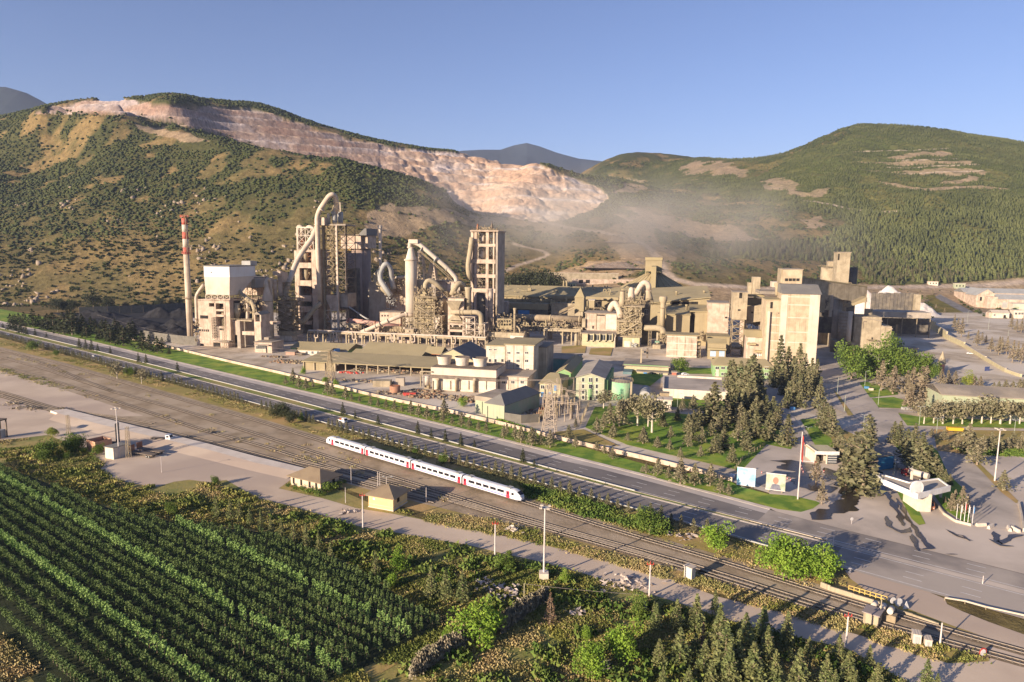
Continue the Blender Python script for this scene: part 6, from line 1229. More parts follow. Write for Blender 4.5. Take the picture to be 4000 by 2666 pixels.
rubble('larger tan rubble slab heap at the left of the yard',45,1580,6,50,7,m_conc);rubble('second tan rubble heap at the left end of the platform',92,1596,6,60,8,m_conc);rubble('small rubble strip right of the tan heaps',135,1600,5,40,9,m_conc);rubble('rubble at the start of the concrete platform',250,1600,4,30,10,m_conc);rubble('brown stone row along the lower kerb of the service road',2440,2285,9,70,11,m_stone)['kind']='stuff'
view(2800,2000,1.961)
wall_line('retaining_wall','pale curved concrete wall beside the track near the level crossing',[px(795,575),px(870,605),px(1050,660),px(1200,705),px(1310,735),px(1380,765),px(1500,800),px(1700,870)],[1.3,1.1,1.0,.9,.8,.6,.5],.35,m_conc)
P_=[G(*px(1008,612)),G(*px(1300,700))];t=thing('yellow_railing','yellow steel railing above the curved concrete wall','railing',tuple(P_[0]));m_yel=M('yellow_paint',(.62,.46,.14),(.55,.4,.12),.5,.6)
for k in range(8):q=P_[0].lerp(P_[1],k/7);MB(P_[0]).box(q.x-.08,q.x+.08,q.y-.08,q.y+.08,0,1.6).build('post',m_yel,t)
for z in(.8,1.55):MB(P_[0]).beam(P_[0]+Vector((0,0,z)),P_[1]+Vector((0,0,z)),.14).build('rail',m_yel,t)
def guardrail(label,pts=None,f=None,a0=0,a1=0,post=4):
 P=[G(x,y)for x,y in pts]if pts else[HW(a0+(a1-a0)*i/40,f(a0+(a1-a0)*i/40))for i in range(41)]
 o=P[0];t=thing('guardrail',label,'guardrail',tuple(o));m=MB(o);mp=MB(o)
 for a,b in zip(P[:-1],P[1:]):
  m.beam(a+Vector((0,0,.7)),b+Vector((0,0,.7)),.12,.36);n=max(1,int((b-a).length/post))
  for i in range(n):q=a.lerp(b,i/n);mp.box(q.x-.07,q.x+.07,q.y-.07,q.y+.07,0,.75)
 m.build('beam',m_cladg if post==4 else m_kerb,t);mp.build('posts',m_steel,t)['kind']='stuff'
guardrail('pale guard rail at the highway edge right of the level crossing',pts=[px(1745,680),px(1900,705),px(2060,750),px(2353,815),px(2600,880)],post=3.9)
guardrail('long guard rail between the highway and the scrub strip above the railway',f=lambda a:off('near',a)-1.2,a0=-900,a1=-45)
guardrail('guard rail along the far side of the grassy median',f=lambda a:off('med',a)-1.0,a0=-900,a1=-100)
m_pole=M('pale_pole',(.60,.54,.50),(.5,.44,.4),.6,.7);m_lampm=M('lamp_metal',(.35,.36,.36),(.3,.3,.3),1,.5)
def pole(label,x,y,ytop,r=.14,kind='pole',arm=0,rx=0,mat=None,group=None,name=None,red=False,base=False):
 g=G(x,y);h=Hgt(g,ytop);t=thing(name or 'utility_pole',label,kind,(g.x,g.y,0),rx,group)
 MB().tube([(0,0,0),(0,0,h)],[r*1.2,r*.75],8).build('post',mat or m_pole,t)
 if red:m=MB();m.beam((-.8,0,h),(.8,0,h),.14);m.beam((0,0,h),(0,0,h+.9),.12);[m.cyl(k,0,h,h+.5,.14,.08,6)for k in(-.7,0,.7)];m.build('red_switch_gear',m_red,t)
 if arm:
  for s_ in((-1,1)if arm==2 else(1,)):MB().tube([(0,0,h-.1),(s_*1.6,0,h+.25)],.06,6).build('arm',m_lampm,t);MB().box(s_*1.4-.1,s_*1.4+.75,-.16,.16,h+.2,h+.36).build('lamp_head',m_lampm,t)
 if base:MB().box(-1.1,1.1,-1.1,1.1,0,1.8).build('footing',m_white_w,t)
 return t,h
def floodmast(label,x,y,ytop,base=False):
 t,h=pole(label,x,y,ytop,.22,'floodlight mast',name='floodlight_mast',base=base,group='floodlight masts')
 MB().tube([(0,0,h-.2),(0,0,h)],.9,12).build('crown',m_lampm,t)
 for k in range(4):a=k*1.57+.6;MB().box(math.cos(a)*1.3-.35,math.cos(a)*1.3+.35,math.sin(a)*1.3-.35,math.sin(a)*1.3+.35,h-.1,h+.25).build('floodlight',m_cladp,t)
floodmast('tall floodlight mast on a white footing below the service road',2124,2262,1982,True);floodmast('tall floodlight mast beside the small white shed in the yard',466,1790,1597);floodmast('tall floodlight mast in the right car park',3885,1882,1678)
pole('pole with red switch gear left of the yellow hut',1418,2065,1937,.2,red=True);pole('pole with red switch gear in front of the small stone heap',1700+458/1.961,1900+535/1.961,1900+290/1.961,.2,red=True);pole('pole with red switch gear above the young pines',2536,2331,1900+600/1.961,.2,red=True);pole('pole with red switch gear beside the relay hut',2800+988/1.961,2000+1035/1.961,2000+800/1.961,.2,red=True)
pole('bare concrete pole beside the last track at lower right',3672,2518,2000+850/1.961,.16);pole('thin pole between the station house and the yellow hut',1350,1966,1905,.09);pole('thin dark pole behind the station house',1372,1892,1824,.09);pole('thin pole right of the yellow hut',1665,1963,1905,.1);pole('flag mast left of the two masts by the yellow hut',1476,1902,1842,.09);pole('mast with a crossbar above the yellow hut roof',1510,1905,1865,.09,arm=2);pole('right one of the twin masts behind the yellow hut',1484,1905,1845,.08)
pole('short lamp post on a grass patch in the yard',632,1847,1785,.1,'lamp post',arm=1,name='lamp_post');pole('wooden pole at the edge of the reeds',2047,2352,2279,.1,mat=m_cream)
pylon('slim steel lattice mast in the yard beside the trailers',503,1788,1668,1.3,m_steel,arms=());pylon('slim antenna mast near the orange crate',270,1715,1622,1.2,m_steel,arms=())
pole('lamp post where the highway median ends',3255,2122,2090,.1,'lamp post',name='lamp_post');pole('lamp post at the start of the right median',3838,2283,2250,.1,'lamp post',name='lamp_post');pole('lamp post on the median left of the billboards',1722,1768,1738,.1,'lamp post',name='lamp_post')
LP=[(3206,1645,1585,'left of the tall firs by the entrance road'),(3298,1608,1545,'on the narrow island of the entrance road'),(3270,1545,1476,'at the top end of the entrance island'),(3372,1680,1622,'beside the round fir at the fork'),(3385,1733,1660,'over the blue kiosk roof'),(3492,1858,1780,'in front of the blue kiosk'),(3590,1662,1590,'at the left end of the white trunked pine row'),(3657,1705,1635,'in front of the second white trunked pine'),(3960,1708,1642,'at the right end of the white trunked pine row'),(3378,1508,1450,'beside the small lawn triangle'),(3430,1585,1520,'at the corner of the striped lawn'),(3155,1700,1670,'on the park strip left of the gate house'),(3778,1262,1215,'along the far road, farthest of three'),(3860,1290,1245,'along the far road, middle of three'),(3936,1330,1290,'along the far road, nearest of three'),(2645,1608,1540,'by the drive behind the park pines'),(3568,1130,1078,'before the fir forest')]
lp0=None
for x,y,yt,lb in LP:pole('slim green lamp post '+lb,x,y,yt,.11,'lamp post',arm=1 if y<1640 else 2,name='lamp_post',group='lamp posts of the plant',mat=M('lamp_green',(.35,.38,.30),(.3,.33,.27),1,.6)if lp0 is None else bpy.data.materials['lamp_green']);lp0=1
def sign(label,x,y,ytop,shape,mat,mat2=None,wd=.5,rz=.3):
 g=G(x,y);h=Hgt(g,ytop);t=thing('road_sign',label,'road sign',tuple(g),rz);MB().tube([(0,0,0),(0,0,h-wd)],.06,6).build('post',m_pole,t);m=MB()
 if shape=='o':pts=[(wd*math.cos(k/16*6.283),h-wd+wd*math.sin(k/16*6.283))for k in range(16)]
 elif shape=='t':pts=[(-wd,h-2*wd),(wd,h-2*wd),(0,h)]
 elif shape=='a':pts=[(-wd*.35,h-2.6*wd),(wd*.35,h-2.6*wd),(wd*.35,h-wd),(wd,h-wd),(0,h),(-wd,h-wd),(-wd*.35,h-wd)]
 else:pts=[(-wd,h-1.4*wd),(wd,h-1.4*wd),(wd,h),(-wd,h)]
 m.prism(pts,-.05,.02,'y');m.build('plate',mat,t)
 if shape=='x':t.children[-1]['label']='white board'
 if mat2:m=MB();m.prism([(c*.72,(z-(h-wd))*.72+(h-wd))for c,z in pts],-.08,-.052,'y');m.build('inner_plate',mat2,t)
view(2800,2000,1.961)
sign('white arrow sign at the grassy tip beside the highway',*px(1018,468),px(0,418)[1],'a',m_white,wd=.75);sign('left round sign of the group behind the yellow railing',*px(1347,712),px(0,655)[1],'o',m_white,wd=.8);sign('larger round white sign in the middle of the crossing signs',*px(1390,735),px(0,662)[1],'o',m_white,wd=1.0);sign('triangular sign right of the round crossing signs',*px(1448,750),px(0,685)[1],'t',m_white,wd=.9);sign('red octagon stop sign at the lower right track end',*px(2035,1102),px(0,1042)[1],'o',m_red,m_white,wd=1.0)
sign('white pole sign on the paved traffic island',3326,2050,2022,'o',m_white,wd=.5);sign('dark blue square notice standing in the truck yard',3855,1450,1433,'s',M('navy_board',(.05,.08,.2),(.08,.1,.24),1,.6),wd=2.2)
m_wire=M('wire',(.30,.26,.22),(.25,.2,.18),1,.7)
def wire(label,a,b,sag=3):
 P=[a.lerp(b,k/24)-Vector((0,0,sag*4*(k/24)*(1-k/24)))for k in range(25)];o=MB(a).tube(P,.045,5).build('power_line',m_wire);o.location=a;tag(o,label,'power line','power lines')
A_=G(1290,1500)
for k,(z,yv)in enumerate(((30,1230),(27,1250),(24,1270))):
 wire(('upper','middle','lower')[k]+' power line sagging left from the brown pylon over the coal yard',Vector((A_.x,A_.y,Hgt(A_,1376+k*12))),AtY(380,yv,640),6)
B_=G(2145,1690)
for k in range(3):wire(('upper','middle','lower')[k]+' power line between the brown pylon and the pale pylon',Vector((A_.x,A_.y,Hgt(A_,1376+k*12))),Vector((B_.x+(k-1)*3,B_.y,Hgt(B_,1484))),5)
C1=G(2047,2352);C2=G(2536,2331);wire('thin cable from the wooden pole to the red topped pole',Vector((C1 .x,C1 .y,Hgt(C1,2281))),Vector((C2 .x,C2 .y,Hgt(C2,2325))),.3)
m_tw=M('train_white',(.74,.73,.74),(.66,.65,.66),.3,.35);m_tr=M('train_roof',(.62,.62,.64),(.54,.54,.56),.5,.5);m_tred=M('train_red',(.68,.03,.06),(.6,.04,.06),1,.4);m_tblue=M('train_blue',(.05,.06,.30),(.07,.08,.35),1,.4);m_tgl=M('train_glass',(.015,.015,.02),(.03,.03,.04),1,.15);m_under=M('underframe',(.06,.05,.045),(.1,.08,.07),1,.8)
def track_pos(path):
 P=[G(x,y)for x,y in path];return P
TR0,TR1=G(1281,1737),G(2043,1968)
tdir=(TR1-TR0).normalized();TL=(TR1-TR0).length;tang=math.atan2(tdir.y,tdir.x)
train=thing('passenger_train','white four car passenger train with red doors on the track by the highway','train',(TR0 .x,TR0 .y,.3),tang)
W2=1.45;H0,H1=.9,3.75
def carsec(x,ins,hz):
 w=W2*ins;b=H0;t=b+(H1-b)*hz
 return[(x,-w,b),(x,-w*1.02,b+(t-b)*.45),(x,-w,b+(t-b)*.78),(x,-w*.8,b+(t-b)*.93),(x,-w*.35,t),(x,w*.35,t),(x,w*.8,b+(t-b)*.93),(x,w,b+(t-b)*.78),(x,w*1.02,b+(t-b)*.45),(x,w,b)]
gap=.7;CL=(TL-3*gap)/4
for c_i in range(4):
 x0=c_i*(CL+gap);x1=x0+CL;nose0,nose1=c_i==0,c_i==3
 R_=[]
 if nose0:R_+=[carsec(x0+.15,.55,.30),carsec(x0+.5,.75,.55),carsec(x0+1.5,.93,.85),carsec(x0+2.8,1,1)]
 else:R_+=[carsec(x0,.98,.98),carsec(x0+.1,1,1)]
 if nose1:R_+=[carsec(x1-2.8,1,1),carsec(x1-1.5,.93,.85),carsec(x1-.5,.75,.55),carsec(x1-.15,.55,.30)]
 else:R_+=[carsec(x1-.1,1,1),carsec(x1,.98,.98)]
 V=[v for r in R_ for v in r];n=10;F=[];mi=[]
 for i in range(len(R_)-1):
  for j in range(n):F.append((i*n+j,(i+1)*n+j,(i+1)*n+(j+1)%n,i*n+(j+1)%n));mi.append(1 if j in(3,4,5)and 0<=i else 0)
 F+=[tuple(range(n)),tuple(range((len(R_)-1)*n+n-1,(len(R_)-1)*n-1,-1))];mi+=[0,0]
 car=mesh('carriage',V,F,[m_tw,m_tr],train,mi=mi)
 a,b=x0+(3.6 if nose0 else.3),x1-(3.6 if nose1 else.3)
 for s_ in(-1,1):
  y=s_*(W2*1.02+.012);yy=(min(y,y-s_*.03),max(y,y-s_*.03))
  MB().box(a,b,*yy,H0+.28,H0+.55).build('blue_stripe',m_tblue,car)
  da=x0+(5.0 if nose0 else 1.0);db=x1-(5.0 if nose1 else 1.0)
  wb0,wb1=da+1.6,db-1.6;m=MB();m.box(wb0,wb1,*yy,H0+1.15,H0+2.05);m.build('window_band',m_tgl,car)
  k=int((wb1-wb0)/2.6)
  for i in range(1,k):xx=wb0+(wb1-wb0)*i/k;MB().box(xx-.28,xx+.28,y-.02,y+.02,H0+1.1,H0+2.1).build('window_pillar',m_tw,car)
  for dx in(da,db):d_o=MB().box(dx-.65,dx+.65,y-.03,y+.03,H0-.05,H0+2.15).build('door',m_tred,car);MB().box(dx-.3,dx+.3,y-.045,y+.045,H0+1.1,H0+1.9).build('door_window',m_tgl,car)
  if nose0 or nose1:nx_=x0+3.1 if nose0 else x1-3.1;MB().box(nx_-.5,nx_+.5,y-.015,y+.015,H0+1.2,H0+2.0).build('cab_window',m_tgl,car)
 for rx in(x0+1.6 if not nose0 else x0+5,x1-3.2 if not nose1 else x1-6.2):MB().box(rx,rx+1.7,-1.0,1.0,H1-.02,H1+.22).build('roof_unit',m_cladg,car)
 if nose0 or nose1:
  s_=-1 if nose0 else 1;xe=x0 if nose0 else x1;V=[(xe-s_*.42,-.75,H0+1.65),(xe-s_*.42,.75,H0+1.65),(xe-s_*1.55,.95,H0+2.52),(xe-s_*1.55,-.95,H0+2.52)];mm=MB();mm.add(V+[(v[0]-s_*.25,v[1],v[2]-.1)for v in V],[(0,1,2,3),(7,6,5,4),(0,4,5,1),(1,5,6,2),(2,6,7,3),(3,7,4,0)]);mm.build('windscreen',m_tgl,car)
  for y in(-.5,.5):MB().box(min(xe-s_*.2,xe-s_*.05),max(xe-s_*.2,xe-s_*.05),y-.2,y+.2,H0+.5,H0+.8).build('headlight',m_white,car)
 MB().box(x0+(1 if nose0 else.4),x1-(1 if nose1 else.4),-1.15,1.15,.35,H0+.02).build('underframe',m_under,train)
 for bx_ in(x0+3.2,x1-3.2):
  m=MB();m.box(bx_-1.5,bx_+1.5,-1.1,1.1,.3,.6)
  for wx in(-1,1):m.tube([(bx_+wx,-.95,.45),(bx_+wx,.95,.45)],.42,12)
  m.build('bogie',m_under,train)
 if c_i<3:MB().box(x1,x1+gap,-1.1,1.1,H0,H1-.3).build('gangway',m_under,train)
m_tyre_=M('tyre_rubber',(.02,.02,.02),(.03,.03,.03),1,.9)
def wheels(t,xs,w,r,name='wheel'):
 for x in xs:
  for s_ in(-1,1):o=MB().tube([(x,s_*(w/2-.22),r),(x,s_*w/2,r)],r,14).build(name,m_tyre_,t);MB().tube([(x,s_*(w/2-.05),r),(x,s_*(w/2+.02),r)],r*.55,10).build('rim',m_cladg,o)
def car(label,x,y,ang,paint,group='cars on the highway',z=0):
 g=G(x,y,z);t=thing('parked_car' if group=='parked' else 'car',label,'car',tuple(g),ang,None if group=='parked' else group)
 m=MB();m.prism([(-2.15,.35),(2.1,.35),(2.2,.75),(1.25,.95),(.6,1.42),(-1.1,1.45),(-1.9,1.0),(-2.2,.9)],-.85,.85,'y');m.build('body',paint,t)
 for s_ in(-1,1):m=MB();m.prism([(-1.7,1.0),(1.05,.98),(.52,1.35),(-1.05,1.38)],s_*.86-.012,s_*.86+.012,'y');m.build('side_window',m_tgl,t)
 m=MB();m.add([(1.22,-.7,.99),(1.22,.7,.99),(.64,.62,1.4),(.64,-.62,1.4),(1.25,-.7,1.02),(1.25,.7,1.02),(.68,.62,1.43),(.68,-.62,1.43)],[(4,5,6,7),(0,1,5,4),(1,2,6,5),(2,3,7,6),(3,0,4,7),(3,2,1,0)]);m.build('windscreen',m_tgl,t)
 for y_ in(-.6,.6):MB().box(2.12,2.2,y_-.18,y_+.18,.6,.78).build('headlight',m_white,t)
 wheels(t,(-1.35,1.35),1.74,.33);return t
hwa=R(-38.9)
m_cw=M('car_white',(.75,.74,.73),(.7,.7,.7),2,.3);m_cs=M('car_silver',(.5,.5,.52),(.46,.46,.48),2,.3)
car('white car on the near carriageway at the left edge',29,1311,hwa,m_cw);car('silver white car on the near carriageway above the round bush',370,1394.5,hwa,m_cs);car('white car on the far carriageway at the left edge, among pines',33,1275,hwa,m_cw)
car('white car parked on the raised deck',2676,1466,R(10),m_cw,'parked',DECK_Z);car('white car parked alone in the truck yard',3788,1384,R(-12),m_cw,'parked');car('silver car parked beside the blue billboard',2863,1868,R(60),m_cs,'parked');car('dark blue car parked by the white office at the park edge',2545,1575,R(10),M('car_navy',(.03,.04,.1),(.04,.05,.12),2,.3),'parked');car('white car parked under trees beside the arched shelter',2480,1580,R(20),m_cw,'parked')
def truck(label,x,y,ang,cab,bed,name='truck',L=5,bedh=.5,load=None,z=0,sc=1.0,tank=False):
 g=G(x,y,z);t=thing(name,label,'truck',tuple(g),ang);t.scale=(sc,sc,sc)
 m=MB();m.prism([(0,.5),(2.1,.5),(2.15,1.5),(1.7,2.6),(0,2.7)],-1.15,1.15,'y');c_=m.build('cab',cab,t)
 m=MB();m.add([(2.17,-1,1.5),(2.17,1,1.5),(1.76,.95,2.5),(1.76,-.95,2.5),(2.2,-1,1.52),(2.2,1,1.52),(1.8,.95,2.52),(1.8,-.95,2.52)],[(4,5,6,7),(0,1,5,4),(1,2,6,5),(2,3,7,6),(3,0,4,7),(3,2,1,0)]);m.build('windscreen',m_tgl,c_)
 for s_ in(-1,1):MB().box(.5,1.5,s_*1.16-.01,s_*1.16+.01,1.6,2.3).build('side_window',m_tgl,c_);MB().box(2.12,2.2,s_*.8-.15,s_*.8+.15,.8,1.05).build('headlight',m_white,t)
 MB().box(-L,0,-.5,.5,.7,1.0).build('chassis',m_under,t)
 if tank:MB().tube([(-L,0,2.1),(-L+.3,0,2.1),(-.5,0,2.1),(-.2,0,2.1)],[.9,1.15,1.15,.9],16).build('tank',bed,t)
 else:
  MB().box(-L,-.15,-1.15,1.15,1.0,1.15).build('bed',bed,t)
  if bedh>.2:
   for s_ in(-1,1):MB().box(-L,-.15,s_*1.15-.05,s_*1.15+.05,1.15,1.15+bedh).build('side_board',bed,t)
   MB().box(-L-.05,-L+.05,-1.15,1.15,1.15,1.15+bedh).build('tail_board',bed,t);MB().box(-.25,-.12,-1.15,1.15,1.15,1.15+bedh).build('front_board',bed,t)
 if load:load(t)
 wheels(t,(1.1,-L+1.0,-L+2.2)if L>4 else(1.1,-L+1.0),2.3,.5);return t
def boxes(t):
 r2=random.Random(3);m=MB()
 for k in range(16):X,Y_=r2 .uniform(-3.0,-.7),r2 .uniform(-.8,.8);m.box(X-.25,X+.25,Y_-.2,Y_+.2,1.16,1.7+r2 .random()*.3)
 m.build('load',M('orange_load',(.62,.20,.04),(.5,.12,.05),2,.7),t)['kind']='stuff'
truck('white pickup truck with an orange load on the near carriageway',1342,1652,hwa,m_cw,m_cw,'pickup_truck',3.6,.4,boxes,sc=.85)
truck('white cabbed flatbed truck at the edge of the loading platform',652,1722,R(-5),m_cw,m_steeld,'flatbed_truck',6.5,.1)
truck('orange truck coming out from under the gate canopy',3618,1988,R(-82),M('truck_orange',(.42,.16,.08),(.35,.14,.08),1,.5),m_rust,'truck',6,1.5)
truck('red cabbed truck with a pale tank waiting behind the gate canopy',3548,1862,R(120),M('truck_red',(.35,.05,.05),(.28,.05,.05),1,.5),m_cladp,'tank_truck',7,tank=True);truck('grey covered truck behind the red tank truck',3510,1835,R(112),m_cladg,m_cladg,'truck',7,1.6)
truck('white tank truck on the haul road at far right',3882,1196,R(0),m_cw,m_cladp,'tank_truck',9,tank=True);truck('white truck by the warehouse loading yard',3755,1184,R(10),m_cw,m_cw,'truck',7,1.6)
for k,(x,y,lb)in enumerate(((560,1782,'nearer dark flatbed trailer beside the lattice mast'),(590,1770,'farther dark flatbed trailer beside the lattice mast'))):
 g=G(x,y);t=thing('trailer',lb,'trailer',tuple(g),R(-22),'trailers parked in the yard');MB().box(-6,6,-1.25,1.25,1.1,1.35).build('bed',m_steeld,t);MB().box(-6.1,-5.9,-1.25,1.25,1.35,3.6).build('headboard',m_rust,t);wheels(t,(3,4.3,-4.5),2.5,.5)
g=G(425,1752);t=thing('reach_stacker','dark container handler with an upright twin mast','forklift',tuple(g),R(15));m_mach=M('machine_black',(.03,.03,.035),(.06,.06,.06),1,.7)
MB().prism([(-4,1),(3,1),(3,2.2),(1,2.4),(-4,2.8)],-1.5,1.5,'y').build('body',m_mach,t);MB().box(-1,.6,-.8,.8,2.4,3.9).build('cab',m_tgl,t);m=MB()
for y in(-1.3,1.3):m.box(3.1,3.7,y-.3,y+.3,.4,10)
m.box(3.1,3.7,-1,1,9.4,10);m.box(3.1,3.6,-1,1,5.6,6.2);m.build('mast',m_mach,t);MB().box(3.8,6.5,-1.5,1.5,1.0,1.2).build('forks',m_mach,t);wheels(t,(-3,2.2),3.2,.9);MB().box(-4.1,-3.9,-1,1,1.2,2.2).build('counterweight',m_red,t)
view(0,1500,2.941)
w_=Wd('open_crate','open topped pale orange crate beside the container handler','crate',(1000,765),(1100,800));m_cr=M('crate_orange',(.55,.30,.18),(.48,.27,.17),.8,.8)
for b_ in((0,w_.L,0,.2),(0,w_.L,6,6.2),(0,.2,.2,6),(w_.L-.2,w_.L,.2,6)):w_.bx('side',m_cr,*b_,0,4.4)
w_.bx('floor',m_steel,.2,w_.L-.2,.2,6,.3,.4)
w_=Wd('yard_shed','small white shed with a pinkish side under the floodlight mast','shed',(1212,855),(1308,872));w_.bx('wall',m_white_w,0,w_.L,0,6,0,4.4);w_.bx('roof',m_roofg,-.3,w_.L+.3,-.3,6.3,4.4,4.6)
w_=Wd('steel_frame_stand','dark steel stand at the left edge of the yard','stand',(0,640),(95,612))
for x in(.3,w_.L-.3):w_.bx('leg',m_steeld,x-.2,x+.2,0,.4,0,7.5);w_.bx('leg',m_steeld,x-.2,x+.2,3,3.4,0,7.5)
w_.bx('roof',m_steeld,0,w_.L,-.2,3.6,7.5,8);w_.bx('tank',m_cladg,1,3.5,.8,2.8,0,3.4)
view(2500,1300,2.614)
w_=Wd('gate_house','white flat roofed gate house with a dark slatted window beside the drive','gate house',(1780,1340),(2000,1345))
L=w_.L;w_.bx('wall',m_white_w,0,.5,0,9,0,5.2);w_.bx('wall',m_white_w,.5,L,4,9,0,4.4);w_.bx('roof',m_cream,-.4,L+.4,-1,9.4,4.4,4.8);w_.bx('fascia',m_white,-.5,L+.5,-1.2,-1.0,4.0,5.3);w_.bx('glass',m_tgl,.5,L*.5,3.8,3.99,.3,4.2);w_.bx('column',m_white_w,L*.52,L*.56,-.6,0,0,4.2)
w_.bx('louvre_wall',M('dark_slats',(.05,.06,.08),(.08,.09,.1),.5,.5),L*.56,L,-.3,0,.3,4.1)
for k in range(4):w_.bx('slat',m_white,L*.56,L,-.4,-.302,.9+k*.9,1.1+k*.9)
w_=Wd('boom_barrier','white boom barrier across the drive at the gate house','barrier',(1640,1340),(1780,1352));w_.bx('arm',m_white,0,w_.L,-.08,.08,1.1,1.3);w_.bx('pedestal',m_red,w_.L,w_.L+.7,-.3,.4,0,1.4)
for k,(A,B,h,mt,lb)in enumerate((((985,1568),(1172,1590),6.2,'sky','light blue billboard with pale clouds beside the highway'),((1280,1625),(1478,1650),6.0,'face','billboard with a blurred portrait, right of the blue one'))):
 w_=Wd('billboard',lb,'billboard',A,B,'billboards facing the highway');L=w_.L
 for x in(L*.15,L*.85):w_.bx('post',m_steel,x-.12,x+.12,.1,.35,0,1.6)
 if mt=='sky':pm=M('sky_poster',(.22,.55,.78),(.55,.75,.85),.25,.6);w_.bx('panel',pm,0,L,-.05,.1,.6,h+.6)
 else:
  w_.bx('panel',M('portrait_poster',(.50,.46,.40),(.28,.34,.22),.6,.6),0,L,-.05,.1,1.0,h+.6);m=MB();m.prism([(L*.5+.9*math.cos(q/12*6.283),4.3+1.2*math.sin(q/12*6.283))for q in range(12)],-.08,-.052,'y');m.build('face_blob',M('blurred_face',(.42,.20,.14),(.36,.18,.13),1,.6),w_.root)
  m=MB();m.prism([(L*.22,1.1),(L*.8,1.1),(L*.7,2.9),(L*.5,3.2),(L*.32,2.9)],-.075,-.052,'y');m.build('body_blob',M('blurred_suit',(.12,.12,.16),(.2,.2,.24),1,.6),w_.root)
 for z in(.6 if mt=='sky' else 1.0,h+.6):w_.bx('frame',m_white,-.1,L+.1,-.1,.15,z-.1,z+.1)
t,h=pole('tallest white flagpole with a hanging red flag beside the billboards',3116,1953,1688,.2,'flagpole',name='flagpole');m=MB();V=[]
for i in range(9):
 z=h-.8-i*1.0
 for j in range(5):V.append((.2+j*.13,.15*math.sin(j*1.9+i*.4),z-j*.35))
m.add(V,[(i*5+j,i*5+j+1,i*5+5+j+1,i*5+5+j)for i in range(8)for j in range(4)]);m.build('flag',m_red,t)
view(3200,1500,2.24)
gA=G(*px(862,1120));zc_=Hgt(gA,px(0,985)[1]);t=thing('gate_canopy','white V shaped canopy with a round emblem disc over the truck gate','canopy',tuple(gA));m_can=M('canopy_white',(.72,.70,.68),(.62,.59,.56),.4,.6,.05,.3)
def at(x,y,z):v=G(*px(x,y),z);return v
zt=zc_+.2;th=1.7
pc=at(860,960,zt+th);pl_=at(568,838,zt+th);pr=at(1148,890,zt+th);plb=at(490,762,zt+th);prb=at(1045,815,zt+th);pcb=at(790,850,zt+th)
for nm,poly in(('left_wing',[pl_,pc,pcb,plb]),('right_wing',[pc,pr,prb,pcb])):
 m=MB(gA);m.prism([(v.x,v.y)for v in poly],zt+.6,zt+.9);m.build(nm,M('canopy_deck',(.50,.43,.34),(.4,.34,.27),.3,.9,.1,.3)if nm=='left_wing' else bpy.data.materials['canopy_deck'],t)
 for i in range(4):
  a,b=poly[i],poly[(i+1)%4]
  if(a,b)==(pc,pcb)or(a,b)==(pcb,pc):continue
  d=(b-a).normalized();n_=Vector((-d.y,d.x,0))*.2;front=i==0
  m=MB(gA);lo,hi=(zt-.1,zt+th)if front else(zt+.3,zt+1.3);m.add([(v.x,v.y,z)for z in(lo,hi)for v in(a-n_,b-n_,b+n_,a+n_)],[(3,2,1,0),(4,5,6,7),(0,1,5,4),(1,2,6,5),(2,3,7,6),(3,0,4,7)]);m.build('fascia',m_can,t)
q=at(853,912,zt+th+1.2);n_=Vector((.2,-1,0)).normalized();m=MB(gA);m.tube([q-n_*.2,q+n_*.25],2.3,28);m.build('emblem_disc',m_can,t)
b0,b1=G(*px(730,1030)),G(*px(858,1122));d=(b1-b0).normalized();m=MB(gA);n2=Vector((-d.y,d.x,0))*4
m.add([(v.x,v.y,z)for z in(0,zt+.6)for v in(b0,b1,b1+n2,b0+n2)],[(3,2,1,0),(4,5,6,7),(0,1,5,4),(1,2,6,5),(2,3,7,6),(3,0,4,7)]);m.build('column',m_white_w,t)
for x,y in((1060,1000),(800,905)):g=G(*px(x,y));MB(gA).box(g.x-.3,g.x+.3,g.y-.3,g.y+.3,0,zt+.6).build('post',m_white_w,t)
w_=Wd('weigh_kiosk','blue fronted kiosk building with a flat roof behind the canopy','kiosk',(500,770),(645,750));L=w_.L;w_.bx('wall',m_conc,0,L,0,16,0,5.6);w_.bx('roof',m_flat,-.3,L+.3,-.3,16.3,5.6,6);w_.bx('blue_front',M('blue_front',(.03,.17,.30),(.05,.2,.33),.5,.5),.3,L-.2,-.2,-.01,.6,5.3);w_.bx('side_frame',m_steel,-2.5,-2.2,0,15,0,5)
w_=Wd('weigh_kiosk','narrow grey wall beside the blue fronted kiosk','kiosk',(466,700),(500,705));w_.bx('wall',m_conc,0,2,0,14,0,4.4);w_.bx('roof',m_flat,-.2,2.2,-.2,14.2,4.4,4.6)
for k,(x,y,yt,c_)in enumerate(((1198,1205,1050,None),(1233,1215,1055,m_white),(1266,1228,1035,m_red),(1298,1235,1060,m_white),(1336,1245,1065,m_blue))):
 tt,h=pole(('first','second','third','fourth','fifth')[k]+' from the left of five white flagpoles beside the truck lane',*px(x,y),px(0,yt)[1],.08,'flagpole',group='flagpoles beside the truck lane',name='flagpole',mat=m_white)
 if c_ is not None:m=MB();m.prism([(.05,h-.4),(.35,h-.7),(.3,h-2.6),(.05,h-2.3)],-.05,.05,'y');m.build('flag',c_,tt)
for k,(x,y,lb)in enumerate(((1415,1250,'pale concrete barrier block with a red edged sign above it'),(1500,1265,'tilted dark barrier block right of the flagpoles'),(1660,1282,'left block of the jumbled concrete barriers'),(1715,1290,'right block of the jumbled concrete barriers'))):
 o=MB().prism([(-.5,0),(.5,0),(.25,1.1),(-.25,1.1)],-1.5,1.5,'x').build('concrete_barrier',m_white_w);o.location=G(*px(x,y));o.rotation_euler=(0,0,.1+k*.5);tag(o,lb,'barrier','loose concrete barriers')
